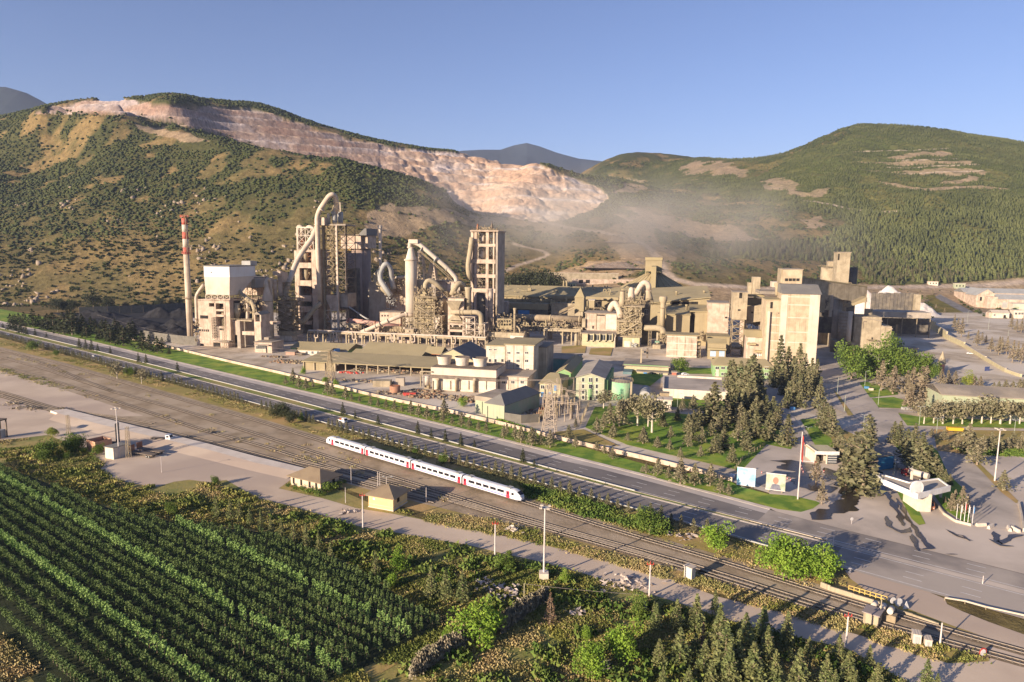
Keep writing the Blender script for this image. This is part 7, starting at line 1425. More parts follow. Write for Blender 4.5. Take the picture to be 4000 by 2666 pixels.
wall_line('low_wall','low concrete wall along the right edge of the lower car park',[px(1745,1060),px(1770,1180),px(1788,1300)],1.2,.5,m_kerb);wall_line('low_wall','low kerb wall between the truck lane and the flagpoles',[px(965,985),px(1090,1150),px(1190,1215),px(1330,1250)],.9,.4,m_kerb)
for k in range(3):o=MB().prism([(-.8,0),(.8,0),(.95,1.3),(-.95,1.3)],-.6,.6,'x').build('waste_bin',m_cladg);o.location=G(*px(733+k*30,226));tag(o,('left','middle','right')[k]+' grey waste bin of three on the kerb by the junction','waste bin','waste bins by the junction')
w_=Wd('yellow_trailer','yellow flat trailer half hidden behind pines','trailer',(1130,425),(1265,432));w_.bx('bed',M('yellow_machine',(.62,.40,.03),(.55,.35,.04),1,.6),0,w_.L,0,2.5,.8,2.2);w_.bx('axle',m_under,1,2,.2,2.3,0,.8);w_.bx('axle',m_under,w_.L-2,w_.L-1,.2,2.3,0,.8)
o0=thing('traffic_bollard','red and white bollard lining the drive to the gate house','bollard',tuple(G(3137,1728)),0,'red bollards round the gate');MB().cyl(0,0,0,1.0,.16,None,8).build('post',m_red,o0);MB().cyl(0,0,.5,.7,.18,None,8).build('band',m_white,o0)
for x,y in[(3142,1738),(3147,1748),(3151,1758),(3156,1768),(3160,1778),(3165,1788),(3128,1826),(3132,1838),(3137,1850),(3186,1828),(3190,1842),(3194,1855),(3218,1848),(3268,1850),(3283,1870),(3060,1870),(3075,1875),(3088,1880),(2975,1852)]:dup(o0,G(x,y))
for x0,y0,x1,y1,n,lb in((3320,1604,3500,1616,0,''),):pass
w_=Wd('minaret','pink brick conical tower with a pointed top at the truck yard edge','tower',(1,1),(2,1))if False else None
g=G(3675,1458);h=Hgt(g,1373);t=thing('pointed_tower','pink brick tower with a tall pointed concrete cone, edge of the truck yard','tower',tuple(g));MB().cyl(0,0,0,h*.42,1.9,None,14).build('shaft',M('pink_brick',(.48,.22,.15),(.42,.24,.17),.8,.9),t);MB().tube([(0,0,h*.42),(0,0,h*.55),(0,0,h)],[2.5,2.4,.1],14).build('cone',m_conc,t)
view(3200,1000,2.614)
p=Pl('roadside_hall','very long tan roofed hall behind the row of white trunked pines','hall',1700,355);p.gable('wall',m_green,1255,2600,1452,24,3,t=372,roof=m_flat);
for k,(x,y,lb)in enumerate(((3385,1520,'light blue waste box beside the small lawn'),(3402,1527,'white waste box beside the small lawn'),(3095,1602,'bright blue container box under the tall firs'))):
 o=MB().box(-1.1,1.1,-.7,.7,0,1.5).build('waste_box',m_blue if k!=1 else m_white_w);o.location=G(x,y);tag(o,lb,'box')
nr=np.random.default_rng(5)
def leafmat(name,c1,c2,sc=.8,c3=None,sc3=.25):
 return M(name,c1,c2,sc,.8,0,c3=c3 or tuple(v*.7 for v in c1),sc3=sc3)
def tris(C,s,flat=.0,up=None):
 "one random triangle per centre"
 n=len(C);a=nr.normal(size=(n,3));b=nr.normal(size=(n,3))
 if flat:a[:,2]*=1-flat;b[:,2]*=1-flat
 if up is not None:a[:,2]+=up
 a/=np.linalg.norm(a,axis=1)[:,None];b-=(a*b).sum(1)[:,None]*a;b/=np.linalg.norm(b,axis=1)[:,None]
 s=np.broadcast_to(np.asarray(s,float).reshape(-1,1),(n,1))
 V=np.stack([C+a*s,C-a*s*.5+b*s*.75,C-a*s*.5-b*s*.75],1).reshape(-1,3)
 return V,np.arange(3*n).reshape(-1,3)
def crown_conifer(h,r,n,z0=.18,gap=.5,sz=.55,tiers=11,top=.85):
 k=n//tiers//2;C=[]
 for t in range(tiers):
  f=t/(tiers-1);z=h*(z0+(1-z0)*f);R_=r*(1-f)**top+.12
  nb=max(4,int(9*(1-f)+3));th0=nr.random()*6.28
  for b in range(nb):
   th=th0+b/nb*6.283+nr.normal()*.15;L=R_*nr.uniform(.65,1.12);m=max(2,int(n/tiers/nb*(1.3-f)))
   q=nr.random(m)**.6;rr=L*q;C.append(np.stack([rr*np.cos(th+nr.normal(0,.16,m)),rr*np.sin(th+nr.normal(0,.16,m)),z-rr*.22+nr.normal(0,h*.012,m)],-1))
 C.append(np.stack([nr.normal(0,.06,8),nr.normal(0,.06,8),h*nr.uniform(.93,1.02,8)],-1))
 C=np.concatenate(C);return tris(C,nr.uniform(.6,1.25,len(C))*sz,.45)
def crown_round(h,r,n,z0=.15,sz=.5,lobes=9):
 C=[];cz=h*(1+z0)/2;hz=h*(1-z0)/2
 L=[(nr.normal()*r*.45,nr.normal()*r*.45,cz+nr.normal()*hz*.42,nr.uniform(.42,.68))for _ in range(lobes)]+[(0,0,cz,.88)]*3
 for lx,ly,lz,lr in L:
  m=n//len(L);d=nr.normal(size=(m,3));d/=np.linalg.norm(d,axis=1)[:,None];q=nr.random(m)[:,None]**.28
  C.append(np.array([lx,ly,lz])+d*q*np.array([r*lr,r*lr,hz*lr]))
 C=np.concatenate(C);C=C[C[:,2]>h*z0*.6];return tris(C,nr.uniform(.6,1.3,len(C))*sz)
m_bark=M('bark',(.30,.235,.17),(.22,.17,.12),2,.95);m_barkw=M('limed_bark',(.60,.52,.42),(.46,.39,.31),1,.95)
LM=dict(pine=leafmat('dusty_pine_needles',(.20,.18,.10),(.15,.145,.075),.9,(.23,.20,.125),.2),fir=leafmat('fir_needles',(.165,.155,.08),(.20,.18,.10),.8,(.12,.125,.06),.2),young=leafmat('young_fir_needles',(.165,.185,.065),(.22,.215,.09),1,(.13,.16,.055),.15),dark=leafmat('dark_pine_needles',(.045,.055,.025),(.07,.07,.032),.7,(.035,.045,.02),.2),leaf=leafmat('green_leaves',(.10,.16,.025),(.16,.21,.035),.8,(.07,.12,.02),.3),bright=leafmat('bright_leaves',(.17,.28,.025),(.24,.33,.05),.8,(.11,.2,.02),.3),yell=leafmat('yellow_green_leaves',(.26,.28,.04),(.2,.24,.035),.8,(.14,.18,.025),.3),dead=leafmat('dead_needles',(.25,.165,.10),(.2,.13,.08),.9),dusty=leafmat('dusty_brown_needles',(.22,.18,.12),(.17,.15,.09),.8,(.24,.19,.13),.2))
PROTO={}
def proto(kind,v):
 if(kind,v)in PROTO:return PROTO[kind,v]
 H_=10.0;t=bpy.data.objects.new(kind,None)
 if kind in('pine','dusty_pine'):V,F=crown_conifer(H_,3.1,560,.24,sz=.5);mt=LM['pine' if kind=='pine' else 'dusty'];tr=(.24,.3)
 elif kind=='umbrella_pine':V,F=crown_round(H_,3.6,800,.3,.45,8);mt=LM['pine'];tr=(.26,.45)
 elif kind=='fir':V,F=crown_conifer(H_,2.9,900,.06,sz=.48,tiers=14,top=.8);mt=LM['fir'];tr=(.2,.12)
 elif kind=='young_fir':V,F=crown_conifer(H_,2.4,1100,.10,sz=.34,tiers=17,top=.9);mt=LM['young'];tr=(.18,.15)
 elif kind=='dead_fir':V,F=crown_conifer(H_,2.0,420,.08,sz=.3,tiers=15);mt=LM['dead'];tr=(.16,.3)
 elif kind=='dark_pine':V,F=crown_conifer(H_,3.6,620,.18,sz=.6,tiers=9,top=.55);mt=LM['dark'];tr=(.22,.25)
 elif kind=='cypress':V,F=crown_conifer(H_,1.9,700,.03,sz=.42,tiers=16,top=.5);mt=LM['fir'];tr=(.15,.05)
 elif kind=='poplar':V,F=crown_conifer(H_,1.5,420,.05,sz=.5,tiers=14,top=.35);mt=LM['dark'];tr=(.15,.05)
 elif kind=='bare_tree':V,F=crown_round(H_,3.4,60,.3,.2,6);mt=LM['dead'];tr=(.2,.5)
 else:
  V,F=crown_round(H_,5.0 if kind!='shrub' else 6.5,2600 if kind!='shrub' else 500,.06,.36 if kind!='shrub' else.8,15);mt=LM[{'leafy_tree':'leaf','bright_tree':'bright','yellow_green_tree':'yell','shrub':'leaf','dark_tree':'dark'}[kind]];tr=(.28,.3)
 c=mesh_np('crown',V,F,mt);m=MB();m.tube([(0,0,-.3),(.05,0,H_*.5),(0,0,H_*.9)],[tr[0]*1.15,tr[0]*.7,.04],7)
 for k in range(6 if kind not in('bare_tree',)else 26):
  a=k*2.4;z=H_*(.3+.5*((k*.37)%1));L=1.2 if kind!='bare_tree' else 3.4;m.beam((0,0,z),(math.cos(a)*L,math.sin(a)*L,z+L*.5),.07)
 k_=m.build('trunk',m_barkw if kind in('umbrella_pine','bare_tree')else m_bark)
 PROTO[kind,v]=(c.data,k_.data)
 for o in(c,k_):bpy.data.objects.remove(o)
 return PROTO[kind,v]
def base_of(x,y):
 p=G(x,y)if y>1010 else AtY(x,y,3000)
 if p.y<850:return p
 Ys=np.arange(836,min(p.y,3000)+4,4.0);d=ray(x,y);X=d.x/d.y*Ys;Z=H+d.z/d.y*Ys;h=np.maximum(T(X,Ys),0)
 k=np.argmax(Z<=h+.01)if(Z<=h+.01).any()else-1
 return Vector((float(X[k]),float(Ys[k]),float(h[k])))
WORDS='first second third fourth fifth sixth seventh eighth ninth tenth eleventh twelfth thirteenth fourteenth fifteenth sixteenth seventeenth eighteenth nineteenth'.split()
TENS={20:'twentieth',30:'thirtieth',40:'fortieth',50:'fiftieth',60:'sixtieth'};TW={20:'twenty',30:'thirty',40:'forty',50:'fifty',60:'sixty'}
def ordw(i):return WORDS[i]if i<19 else(TENS[i+1]if(i+1)%10==0 else TW[(i+1)//10*10]+' '+WORDS[(i+1)%10-1])
def tree(kind,p,h,label,group,wd=1.0,cat='tree'):
 group=None if group and group[0]=='x' else group
 cd,td=proto(kind,int(nr.integers(0,4)));n=kind if kind not in('dark_tree',)else 'leafy_tree'
 t=thing(n,label,cat,(p.x,p.y,p.z-.05),float(nr.random()*6.28),group);s=h/10;t.scale=(s*wd,s*wd,s)
 for nm,d in(('crown',cd),('trunk',td)):o=bpy.data.objects.new(nm,d);COL.objects.link(o);o.parent=t
 return t
def grove(vw,kind,txt,group,label,cat='tree',wd=1.0):
 "txt: 'x base top' triples in view pixels; labels count from the left"
 view(*vw);L=[tuple(float(v)for v in q.split())for q in txt.split(',')];L.sort()
 for i,(x,yb,yt)in enumerate(L):
  X,Y_=px(x,yb);p=base_of(X,Y_);h=Hgt(p,px(x,yt)[1])-p.z
  tree(kind,p,max(1.2,h),label.replace('#',ordw(i)),group,wd*float(nr.uniform(.85,1.15)),cat)
A0,A1,A2,A3,A4=(0,1150,3.361),(1100,1250,2.941),(1800,1250,2.941),(2500,1300,2.614),(3200,1500,2.24)
A5,A6,A7,A8,A9=(3200,1000,2.614),(1700,1900,1.961),(2800,2000,1.961),(0,1800,1.1765),(0,1500,2.941)
grove(A1,'pine','45 745 650,135 735 560,200 790 640,280 805 675,360 780 690,530 860 700,585 880 730,735 915 760,805 935 840,895 950 870,1020 985 880,1110 1005 900,1200 1020 910,1295 1050 930,1380 1060 970,1485 1090 930,1575 1115 970,1670 1140 990,1750 1155 1060,1865 1140 920,1850 1185 1060,1958 1210 1110,2065 1230 1060,2155 1250 1120,2262 1280 1160,2350 1300 1170,2585 1330 1190,2680 1365 1205,2750 1385 1220,2890 1420 1260','pines on the verge below the boundary wall','# small pine from the left on the grass verge before the scrap yard wall',wd=1.25)
grove(A2,'pine','490 1365 1220,690 1415 1230,815 1450 1240,1025 1471 1270,1240 1390 1210,1320 1471 1340,1560 1500 1390,1650 1540 1420,1740 1600 1460,920 1440 1300','pines on the verge right of the pale pylon','# pine from the left on the verge below the switchyard',wd=1.3)
grove(A3,'pine','180 1460 1280,290 1490 1370,412 1550 1290,555 1568 1340,716 1568 1340,25 1425 1360,60 1440 1330,820 1640 1480,900 1660 1540','pines on the verge by the billboards','# pine from the left on the wide verge below the park',wd=1.3)
grove(A1,'dark_pine','705 1105 950,845 1140 1040,1108 1210 1095,1565 1320 1165,1718 1365 1245,1880 1410 1260,2060 1455 1300,2215 1475 1380,2770 1650 1480,2900 1690 1600','small trees on the highway median','# small tree from the left along the middle stretch of the median',wd=.7)
grove(A0,'dark_pine','145 480 260,215 500 270,280 520 330,345 540 400,465 550 450,610 570 500,1045 715 580,1130 735 590,1205 745 590,1285 755 650,1450 780 690,1820 905 770,1920 915 790,2330 1010 890','small trees on the highway median','# tree from the left along the far stretch of the median',wd=.7)
grove(A0,'dark_pine','435 435 200,560 460 330,630 475 260,705 490 250,770 500 300,835 520 240,905 525 230,950 540 210,1135 575 400,1000 480 230,680 420 250,600 400 280,1080 470 260,1200 500 300,1260 530 330,1350 560 340,1400 610 340,1455 645 400,1520 560 330,1620 680 420,1570 600 370,1700 620 380,1750 580 360,1870 735 490,1962 755 540,2065 775 560,2130 720 570,40 440 380,180 400 270,250 410 250,320 430 240,1100 520 300,1310 600 420,1500 640 480,880 480 260,520 430 270,2220 790 700','dark pines beside the coal yard','# dark pine from the left in the belt before the coal yard',wd=1.15)
grove(A0,'leafy_tree','430 740 600,740 812 730,1660 1060 960,1720 1060 970','round bushes above the railway','# round green bush from the left between railway and highway','bush');grove(A0,'dark_tree','760 230 60,960 225 80,1420 200 30,1660 190 100,2100 170 50,1230 195 -10,850 225 90,1900 180 90,2250 150 60','dark trees at the hill foot behind the coal yard','# dark tree from the left at the foot of the scrub hill')
grove(A0,'umbrella_pine','1540 1110 870,1860 1175 970','loose trees above the railway','# loose pine with a visible trunk between the railway and the highway')
grove(A1,'dark_tree','20 1130 960,110 1190 1060,-60 1120 980','dark bushes above the train','# dark bush from the left by the highway behind the white pickup');grove(A1,'bright_tree','230 1160 1080,250 620 540,500 740 660,620 770 690,2085 1000 890','bright bushes','# bright green bush from the left near the boundary wall','bush')
grove((1000,1600,2.139),'leafy_tree','1560 460 370,1330 370 320','round bushes behind the train','# round green tree from the left behind the white train')
grove(A3,'pine','30 1140 970,175 1180 1060,310 1075 950,300 1205 1085,487 1170 1020,630 1140 965,720 1060 900,615 1270 1150,998 1110 900,792 1020 870,882 925 700,430 800 670,540 800 640,660 700 640,410 1290 1170,1018 965 720','pines of the park lawn','# slim pine from the left on the park lawn',wd=1.35)
grove(A3,'fir','543 1005 800,490 1010 830,765 1230 1030,850 1190 960,940 1325 1140,1085 1200 960,1175 1075 790,1312 1090 800,1498 1150 840,745 930 510,1180 870 650,1280 850 640,1420 830 720,1060 830 600,1110 800 500,880 900 640,950 900 650,1000 850 620,1140 960 720,1230 930 700,1350 900 660,1390 980 760,1060 990 780,830 1000 760,690 900 700,600 950 760,520 1100 900,380 900 760,230 960 800','full firs of the park lawn','# full branched fir from the left on the park lawn',wd=1.4)
grove(A3,'fir','905 640 290,960 700 330,1010 720 300,1060 740 350,1120 760 250,1150 700 240,1190 730 330,940 560 280,1090 620 280,1160 820 520,1220 620 340','dusty firs before the green office','# tall dusty fir from the left in the clump before the green office',wd=1.05)
grove(A3,'fir','1415 520 40,1500 480 150,1615 520 120,1380 560 300,1470 640 330,1560 700 380,1640 560 300,1740 600 270,1500 770 500,1620 760 430,1700 680 330,1790 640 280,1830 770 460,1550 620 250,1680 480 220','tall firs before the packing house','# tall fir from the left in the clump before the cream block',wd=.95)
grove(A2,'umbrella_pine','1640 1020 790,2030 1220 830,2195 1300 880,2150 1230 930,1870 1210 900','broad pines by the three storey office','# broad pine from the left beside the green tank');grove(A2,'pine','1820 1230 920,1710 1200 960,1640 1260 1080,1560 1320 1115,1750 1360 1190,1725 1360 1240,2095 1420 1230,1915 1395 1290,2260 1471 1340,1320 1250 1130','pines at the left of the park','# pine from the left on the lawn beside the switchyard',wd=1.3)
grove(A4,'cypress','60 410 180,110 460 230,160 560 370,200 680 480,250 760 470,300 830 430,340 900 430,380 960 460,420 560 275,450 520 300,230 900 560,30 380 140,90 420 200,180 620 410,330 780 450,280 700 480','tall evergreens between the two gates','# tall narrow evergreen from the left on the wedge between the gates',wd=1.5)
grove(A4,'fir','700 540 330,650 520 330,830 560 350,800 700 420,880 800 430,950 800 540,1010 810 620,1060 830 700,1100 870 750,1140 890 790,760 640 400,900 700 470','firs behind the gate canopy','# dusty fir from the left in the belt behind the gate canopy',wd=1.25)
grove(A4,'dusty_pine','1180 1090 930,1240 1140 900,1150 1120 960,1095 1045 980,1290 1110 970','small pines by the flagpoles','# small pine from the left beside the five flagpoles');grove(A4,'pine','1605 940 760,1380 715 480,1295 620 350,1430 600 450,1500 580 420,1200 580 430,1090 500 390,980 470 390,1690 560 420,1760 590 430,1640 580 470,1340 600 430,1560 600 440','pines round the right car park','# pine from the left on the green strips by the right car park',wd=1.3)
grove(A4,'umbrella_pine','915 355 180,1000 350 190,1080 355 150,1170 355 150,1250 355 150,1335 355 160,1420 350 150,1500 350 150,1583 355 120,1668 355 150,1752 355 150','row of white trunked pines','# white trunked pine from the left in the row along the kerb',wd=1.2);grove(A4,'dusty_pine','870 275 60,785 195 0,810 200 10,-30 870 640,20 1060 850','tall pines by the lawn triangle','# dusty pine from the left beside the lawn triangle')
grove(A5,'leafy_tree','330 1260 900,480 1240 940,620 1230 920,700 1220 900,820 1230 960,900 1240 960,1000 1240 1000,1100 1240 1060,1160 1260 1100,560 1150 920,400 1200 930,760 1180 930','leafy trees below the stepped building','# round leafy green tree from the left below the stepped loading building',wd=1.0)
grove(A5,'bare_tree','590 1250 980','x','bare pale branched tree among the leafy green trees');grove(A5,'dusty_pine','630 1380 1080,750 1415 1130,890 1400 1180,940 1480 1150,1030 1520 1140,1080 1420 1130,920 1568 1330,1310 1330 1170,1380 1340 1180,1240 1320 1160,1570 1350 1230,1640 1350 1230','dusty pines before the truck yard','# dusty brown pine from the left below the truck yard',wd=1.25)
grove(A5,'yellow_green_tree','1350 1500 1340,1450 1500 1340,1560 1500 1370,1520 1340 1210','yellow green trees at the long hall','# yellow green tree from the left before the long tan hall');grove(A5,'pine','1830 1380 1280,1900 1390 1270,1970 1390 1280,2040 1400 1260,2085 1400 1250,1780 1370 1290','pines at the lower corner of the truck yard','# pine from the left at the lower right corner of the truck yard',wd=1.5)
grove(A5,'dusty_pine','1155 400 330,1070 470 390,1190 540 490,1280 580 530,1375 750 640,1410 790 640,1450 830 640,1520 860 770,1610 920 760,1700 900 810,1750 980 830,1830 1010 830,1910 1010 830,1970 1090 870,2020 1060 880,2060 1100 900,1960 750 610,2010 780 650,2060 790 640,1380 700 600,1860 960 830,1660 880 780','pines on the bank of the retaining wall','# pine from the left on the bank above the truck yard wall',wd=.85)
grove((2050,900,2.24),'leafy_tree','1355 1235 1105','x','single round green tree beside the red kiosk',wd=1.2)
grove(A6,'leafy_tree','1640 370 160,540 635 515,1560 1000 850','green trees between railway and highway','# dark leaved tree from the left in the lower middle of the photo');grove(A6,'bright_tree','2150 485 285,345 1200 890,1430 1330 1050,990 745 640,95 1190 1085,1200 1450 1220,1160 1180 1080','bright green trees in the foreground','# bright green tree from the left in the lower middle of the photo',wd=.95)
grove(A7,'bright_tree','500 480 200,610 490 250,410 410 270,800 515 260,720 500 330','bright trees by the highway junction','# bright green tree from the left in the clump beside the highway');grove(A6,'dead_fir','880 1060 820,2045 1250 1050','dead brown firs','# dead brown fir from the left in the foreground',wd=1.2)
grove(A6,'bare_tree','1285 1455 1290','x','nearly bare little tree between bright bushes at the bottom edge')
grove(A6,'young_fir','80 870 640,210 885 660,-30 850 610,1675 1000 880,1690 1105 900,1845 1110 870,1995 1110 830,2140 960 800,2170 1250 910,1870 1360 1090,1710 1390 1170,2060 1420 1180,2180 1190 1040,2240 1500 1210,2110 1530 1340,1740 1540 1380,1940 1530 1370,2340 1160 1020,1990 1300 1130','young firs in the plantation','# young fir from the left in the left part of the plantation',wd=1.35)
grove(A7,'young_fir','60 1250 850,90 1330 1010,210 1110 780,270 1330 1000,350 1000 730,380 1150 880,440 1330 1060,530 1030 770,560 1140 1030,620 1350 1050,700 1120 960,830 1340 1090,930 1140 940,1000 1320 1070,900 1380 1210,1050 1370 1240,1160 1210 1020,1220 1380 1160,1600 1360 1130,1680 1400 1240,150 1250 950,700 1300 1150,1400 1400 1270','young firs in the plantation','# young fir from the left in the right part of the plantation',wd=1.35)
grove(A8,'young_fir','995 260 150,1060 270 170,1100 280 180,1148 300 205,1200 320 225,1245 340 260,1295 370 270,1350 380 270,1407 400 290,1465 435 320,1520 480 370,1725 540 415','firs along the orchard edge','# fir from the left in the row along the orchard edge',wd=.95);grove(A8,'bright_tree','1830 510 400,1805 585 520','x2','# bright leafy tree from the left at the orchard corner',wd=.7);grove(A8,'leafy_tree','790 250 190,990 112 70,2340 440 410','x3','# lone dark green shrub from the left at the edge of the yard','shrub')
grove(A9,'leafy_tree','540 850 640,500 890 760,860 760 600,810 800 620,900 760 590,1130 820 690,690 830 740,770 860 780,960 800 720','bushes at the left of the yard','# grey green bush from the left beside the orange crate','bush');grove(A9,'yellow_green_tree','600 605 500','x4','small yellow green tree left of the antenna mast')
grove((1000,1600,2.139),'shrub','270 650 610,330 670 630,390 690 640,450 705 650,510 722 660,600 690 620,640 670 600,690 640 590,740 620 590,560 722 680','shrubs round the station house','# clipped shrub from the left round the station house','shrub')
view(1350,800,2.24)
FT=[(1345,545),(1370,560),(1395,555),(1420,600),(1445,590),(1470,560),(1500,640),(1530,590),(1560,580),(1590,620),(1620,610),(1650,600),(1690,600),(1730,610),(1760,620),(1800,610)]
for i,(x,yt)in enumerate(FT):
 p=AtY(*px(x,690),960+nr.uniform(-15,25));z=float(T(np.array([p.x]),np.array([p.y]))[0]);p.z=z;h=Hgt(p,px(x,yt)[1])-z;tree('poplar' if i<7 else 'dark_tree',p,min(32,max(10,h)),ordw(i)+' tree from the left in the dark belt right of the concrete frame tower','dark trees behind the concrete tower',1.2)
a=-745;i=0;HR=[]
while a<-62:
 o_=off('near',a)-3.6-nr.random()*.8
 if not(-470<a<-455 or-316<a<-300 or-252<a<-246):HR.append(HW(a,o_))
 a+=nr.uniform(3.0,4.2)
for p in HR:tree('cypress',p,float(nr.uniform(3.4,5.4)),'small dark conifer in the close hedge row along the highway guard rail','small conifers of the hedge row',1.35,'conifer')
OD=R(-36.5);oc,os_=math.cos(OD),math.sin(OD)
m_orl=leafmat('pale_orchard_leaves',(.20,.31,.085),(.15,.24,.065),.7,(.23,.34,.10),.3);m_ord=leafmat('dark_orchard_leaves',(.11,.165,.05),(.145,.195,.06),.7,(.085,.13,.042),.3)
OPOLY=[(-80,1800),(0,1835),(420,2000),(700,2050),(1100,2110),(1380,2230),(1560,2345),(1715,2425),(1715,2450),(1490,2555),(1250,2690),(900,2900),(250,2750),(0,2470),(-400,2150)]
OG=[tuple(G(x,y)[:2])for x,y in OPOLY]
def sap(n,h,r):
 st=nr.random((n,1));b=nr.integers(0,7,n);th=b*.9+nr.normal(0,.2,n);z=h*(.12+.88*nr.random(n)**.75);rr=r*(.35+.65*nr.random(n))*(1.1-.55*z/h)
 return tris(np.stack([rr*np.cos(th),rr*np.sin(th),z],-1),nr.uniform(.11,.23,n),0,1.2)
SP=[sap(160,3.0,.6)for _ in range(4)];spots=[]
for k in range(-17,22):
 offk=76.3+3.4*k;light=k in(0,5,-5)
 for al in np.arange(-330,60,1.55):
  A_l=al+nr.normal()*.15;x=A_l*oc-offk*os_;y=A_l*os_+offk*oc
  spots.append((x,y,light,offk))
sa_=np.array([(s[0],s[1])for s in spots]);ok=inpoly(sa_[:,0],sa_[:,1],OG);spx,spy=proj(np.c_[sa_,np.full(len(sa_),1.5)]);ok&=(sa_[:,1]>60)&(spx>-500)&(spy<3050)
ok&=~np.array([(s[2]and s[3]>90 and px_<690)for s,px_ in zip(spots,spx)])|(spx>690)
spots=[s for s,q in zip(spots,ok)if q and nr.random()>.03];spots.sort(key=lambda s:s[0]**2+s[1]**2)
vis=lambda s:(lambda q:-10<q[0][0]<4010 and q[1][0]<2680)(proj((s[0],s[1],2)))
near=[];rest=[]
for s in spots:(near if len(near)<300 and vis(s)else rest).append(s)
SD={}
for L_ in(0,1):
 for v in range(4):
  o=mesh_np('sap',SP[v][0],SP[v][1],m_orl if L_ else m_ord);SD[L_,v]=o.data;bpy.data.objects.remove(o)
stem_o=MB().tube([(0,0,0),(0,0,1.6)],[.07,.03],5).build('s',m_bark);stem=stem_o.data;bpy.data.objects.remove(stem_o)
for s in near:
 h=nr.uniform(.85,1.2)*(1.12 if s[2]else 1);t=thing('orchard_tree',('pale green' if s[2]else 'dark green')+' orchard tree standing close to its neighbours in the planted rows','orchard tree',(s[0],s[1],0),float(nr.random()*6.28),'pale orchard trees' if s[2]else 'dark orchard trees');t.scale=(h,h,h)
 for nm,d in(('crown',SD[int(s[2]),int(nr.integers(0,4))]),('stem',stem)):o=bpy.data.objects.new(nm,d);COL.objects.link(o);o.parent=t
def scatter(name,P,protos,s,mat,label,cat,rot=True,zs=1.0,kind='stuff'):
 "merge copies of small meshes at points P into one object"
 P=np.asarray(P,float);n=len(P);which=nr.integers(0,len(protos),n);Vs=[];Fs=[];o_=0
 s=np.broadcast_to(np.asarray(s,float),(n,));th=nr.random(n)*6.283 if rot else np.zeros(n)
 for w in range(len(protos)):
  V,F=protos[w];q=np.where(which==w)[0]
  if not len(q):continue
  c,d=np.cos(th[q])[:,None],np.sin(th[q])[:,None];X=V[None,:,0]*c-V[None,:,1]*d;Y=V[None,:,0]*d+V[None,:,1]*c
  W=np.stack([X,Y,np.broadcast_to(V[None,:,2]*zs,X.shape)],-1)*s[q][:,None,None]+P[q][:,None,:]
  Vs.append(W.reshape(-1,3));Fs.append((F[None]+(np.arange(len(q))*len(V))[:,None,None]+o_).reshape(-1,F.shape[1]));o_+=len(q)*len(V)
 return tag(mesh_np(name,np.concatenate(Vs),np.concatenate(Fs),mat),label,cat,None,kind)
for L_,mt,lb in((0,m_ord,'dark green orchard rows stretching away behind the nearest trees'),(1,m_orl,'pale green orchard rows running between the dark rows')):
 q=[s for s in rest if bool(s[2])==bool(L_)]
 if q:scatter('orchard_rows',[(s[0],s[1],0)for s in q],SP,nr.uniform(.85,1.2,len(q))*(1.12 if L_ else 1),mt,lb,'orchard')
def tuft(n,r,h,w):C=np.stack([nr.normal(0,r,n),nr.normal(0,r,n),nr.random(n)*h*.6],-1);return tris(C,w*nr.uniform(.6,1.3,n),0,1.2)
TU=[tuft(20,.6,.6,.21)for _ in range(5)];BU=[tuft(60,.8,1.6,.4)for _ in range(4)]
def fill(poly,n,ndens=None,seed=0):
 g=np.array([tuple(G(x,y)[:2])for x,y in poly]);lo,hi=g.min(0),g.max(0);P=nr.random((n*6,2))*(hi-lo)+lo;P=P[inpoly(P[:,0],P[:,1],[tuple(v)for v in g])]
 if ndens is not None:k=fbm(P[:,0],P[:,1],ndens,3,seed);P=P[k>np.quantile(k,.35)]
 P=P[:n];return np.c_[P,np.zeros(len(P))]
W1=[(1480,2680),(1780,2478),(1700,2400),(1560,2320),(1380,2200),(1100,2080),(1010,1960),(1147,1990),(1402,2070),(1650,2110),(1840,2150),(1990,2190),(2133,2215),(2404,2290),(2536,2335),(2633,2365),(2900,2450),(3310,2550),(3514,2660),(3560,2800),(1300,2800)]
W2=[(0,1725),(190,1705),(330,1765),(408,1815),(391,1838),(442,1875),(520,1893),(612,1906),(680,1886),(816,1888),(1003,1946),(1090,2075),(700,2040),(420,1975),(0,1810),(-300,1750)]
W3=[(0,1325),(700,1502),(1232,1652),(1610,1762),(2100,1900),(2640,2045),(3000,2145),(3300,2245),(3300,2290),(3157,2290),(2800,2178),(2465,2080),(2042,1948),(1276,1705),(1000,1622),(506,1480),(0,1345)]
W4=[(1701,2045),(2057,2116),(2312,2178),(2659,2280),(3055,2396),(3514,2535),(3718,2594),(3840,2575),(3600,2500),(3310,2425),(2900,2310),(2600,2220),(2300,2150),(2100,2080),(1900,2030),(1540,1995)]
m_w1=leafmat('weeds_green',(.20,.21,.045),(.29,.25,.075),.25,(.13,.16,.035),.08);m_w2=leafmat('dry_grass_blades',(.36,.29,.13),(.44,.32,.15),.3,(.28,.25,.09),.08);m_w3=leafmat('fresh_weeds',(.11,.17,.03),(.18,.2,.045),.4,(.07,.12,.02),.1)
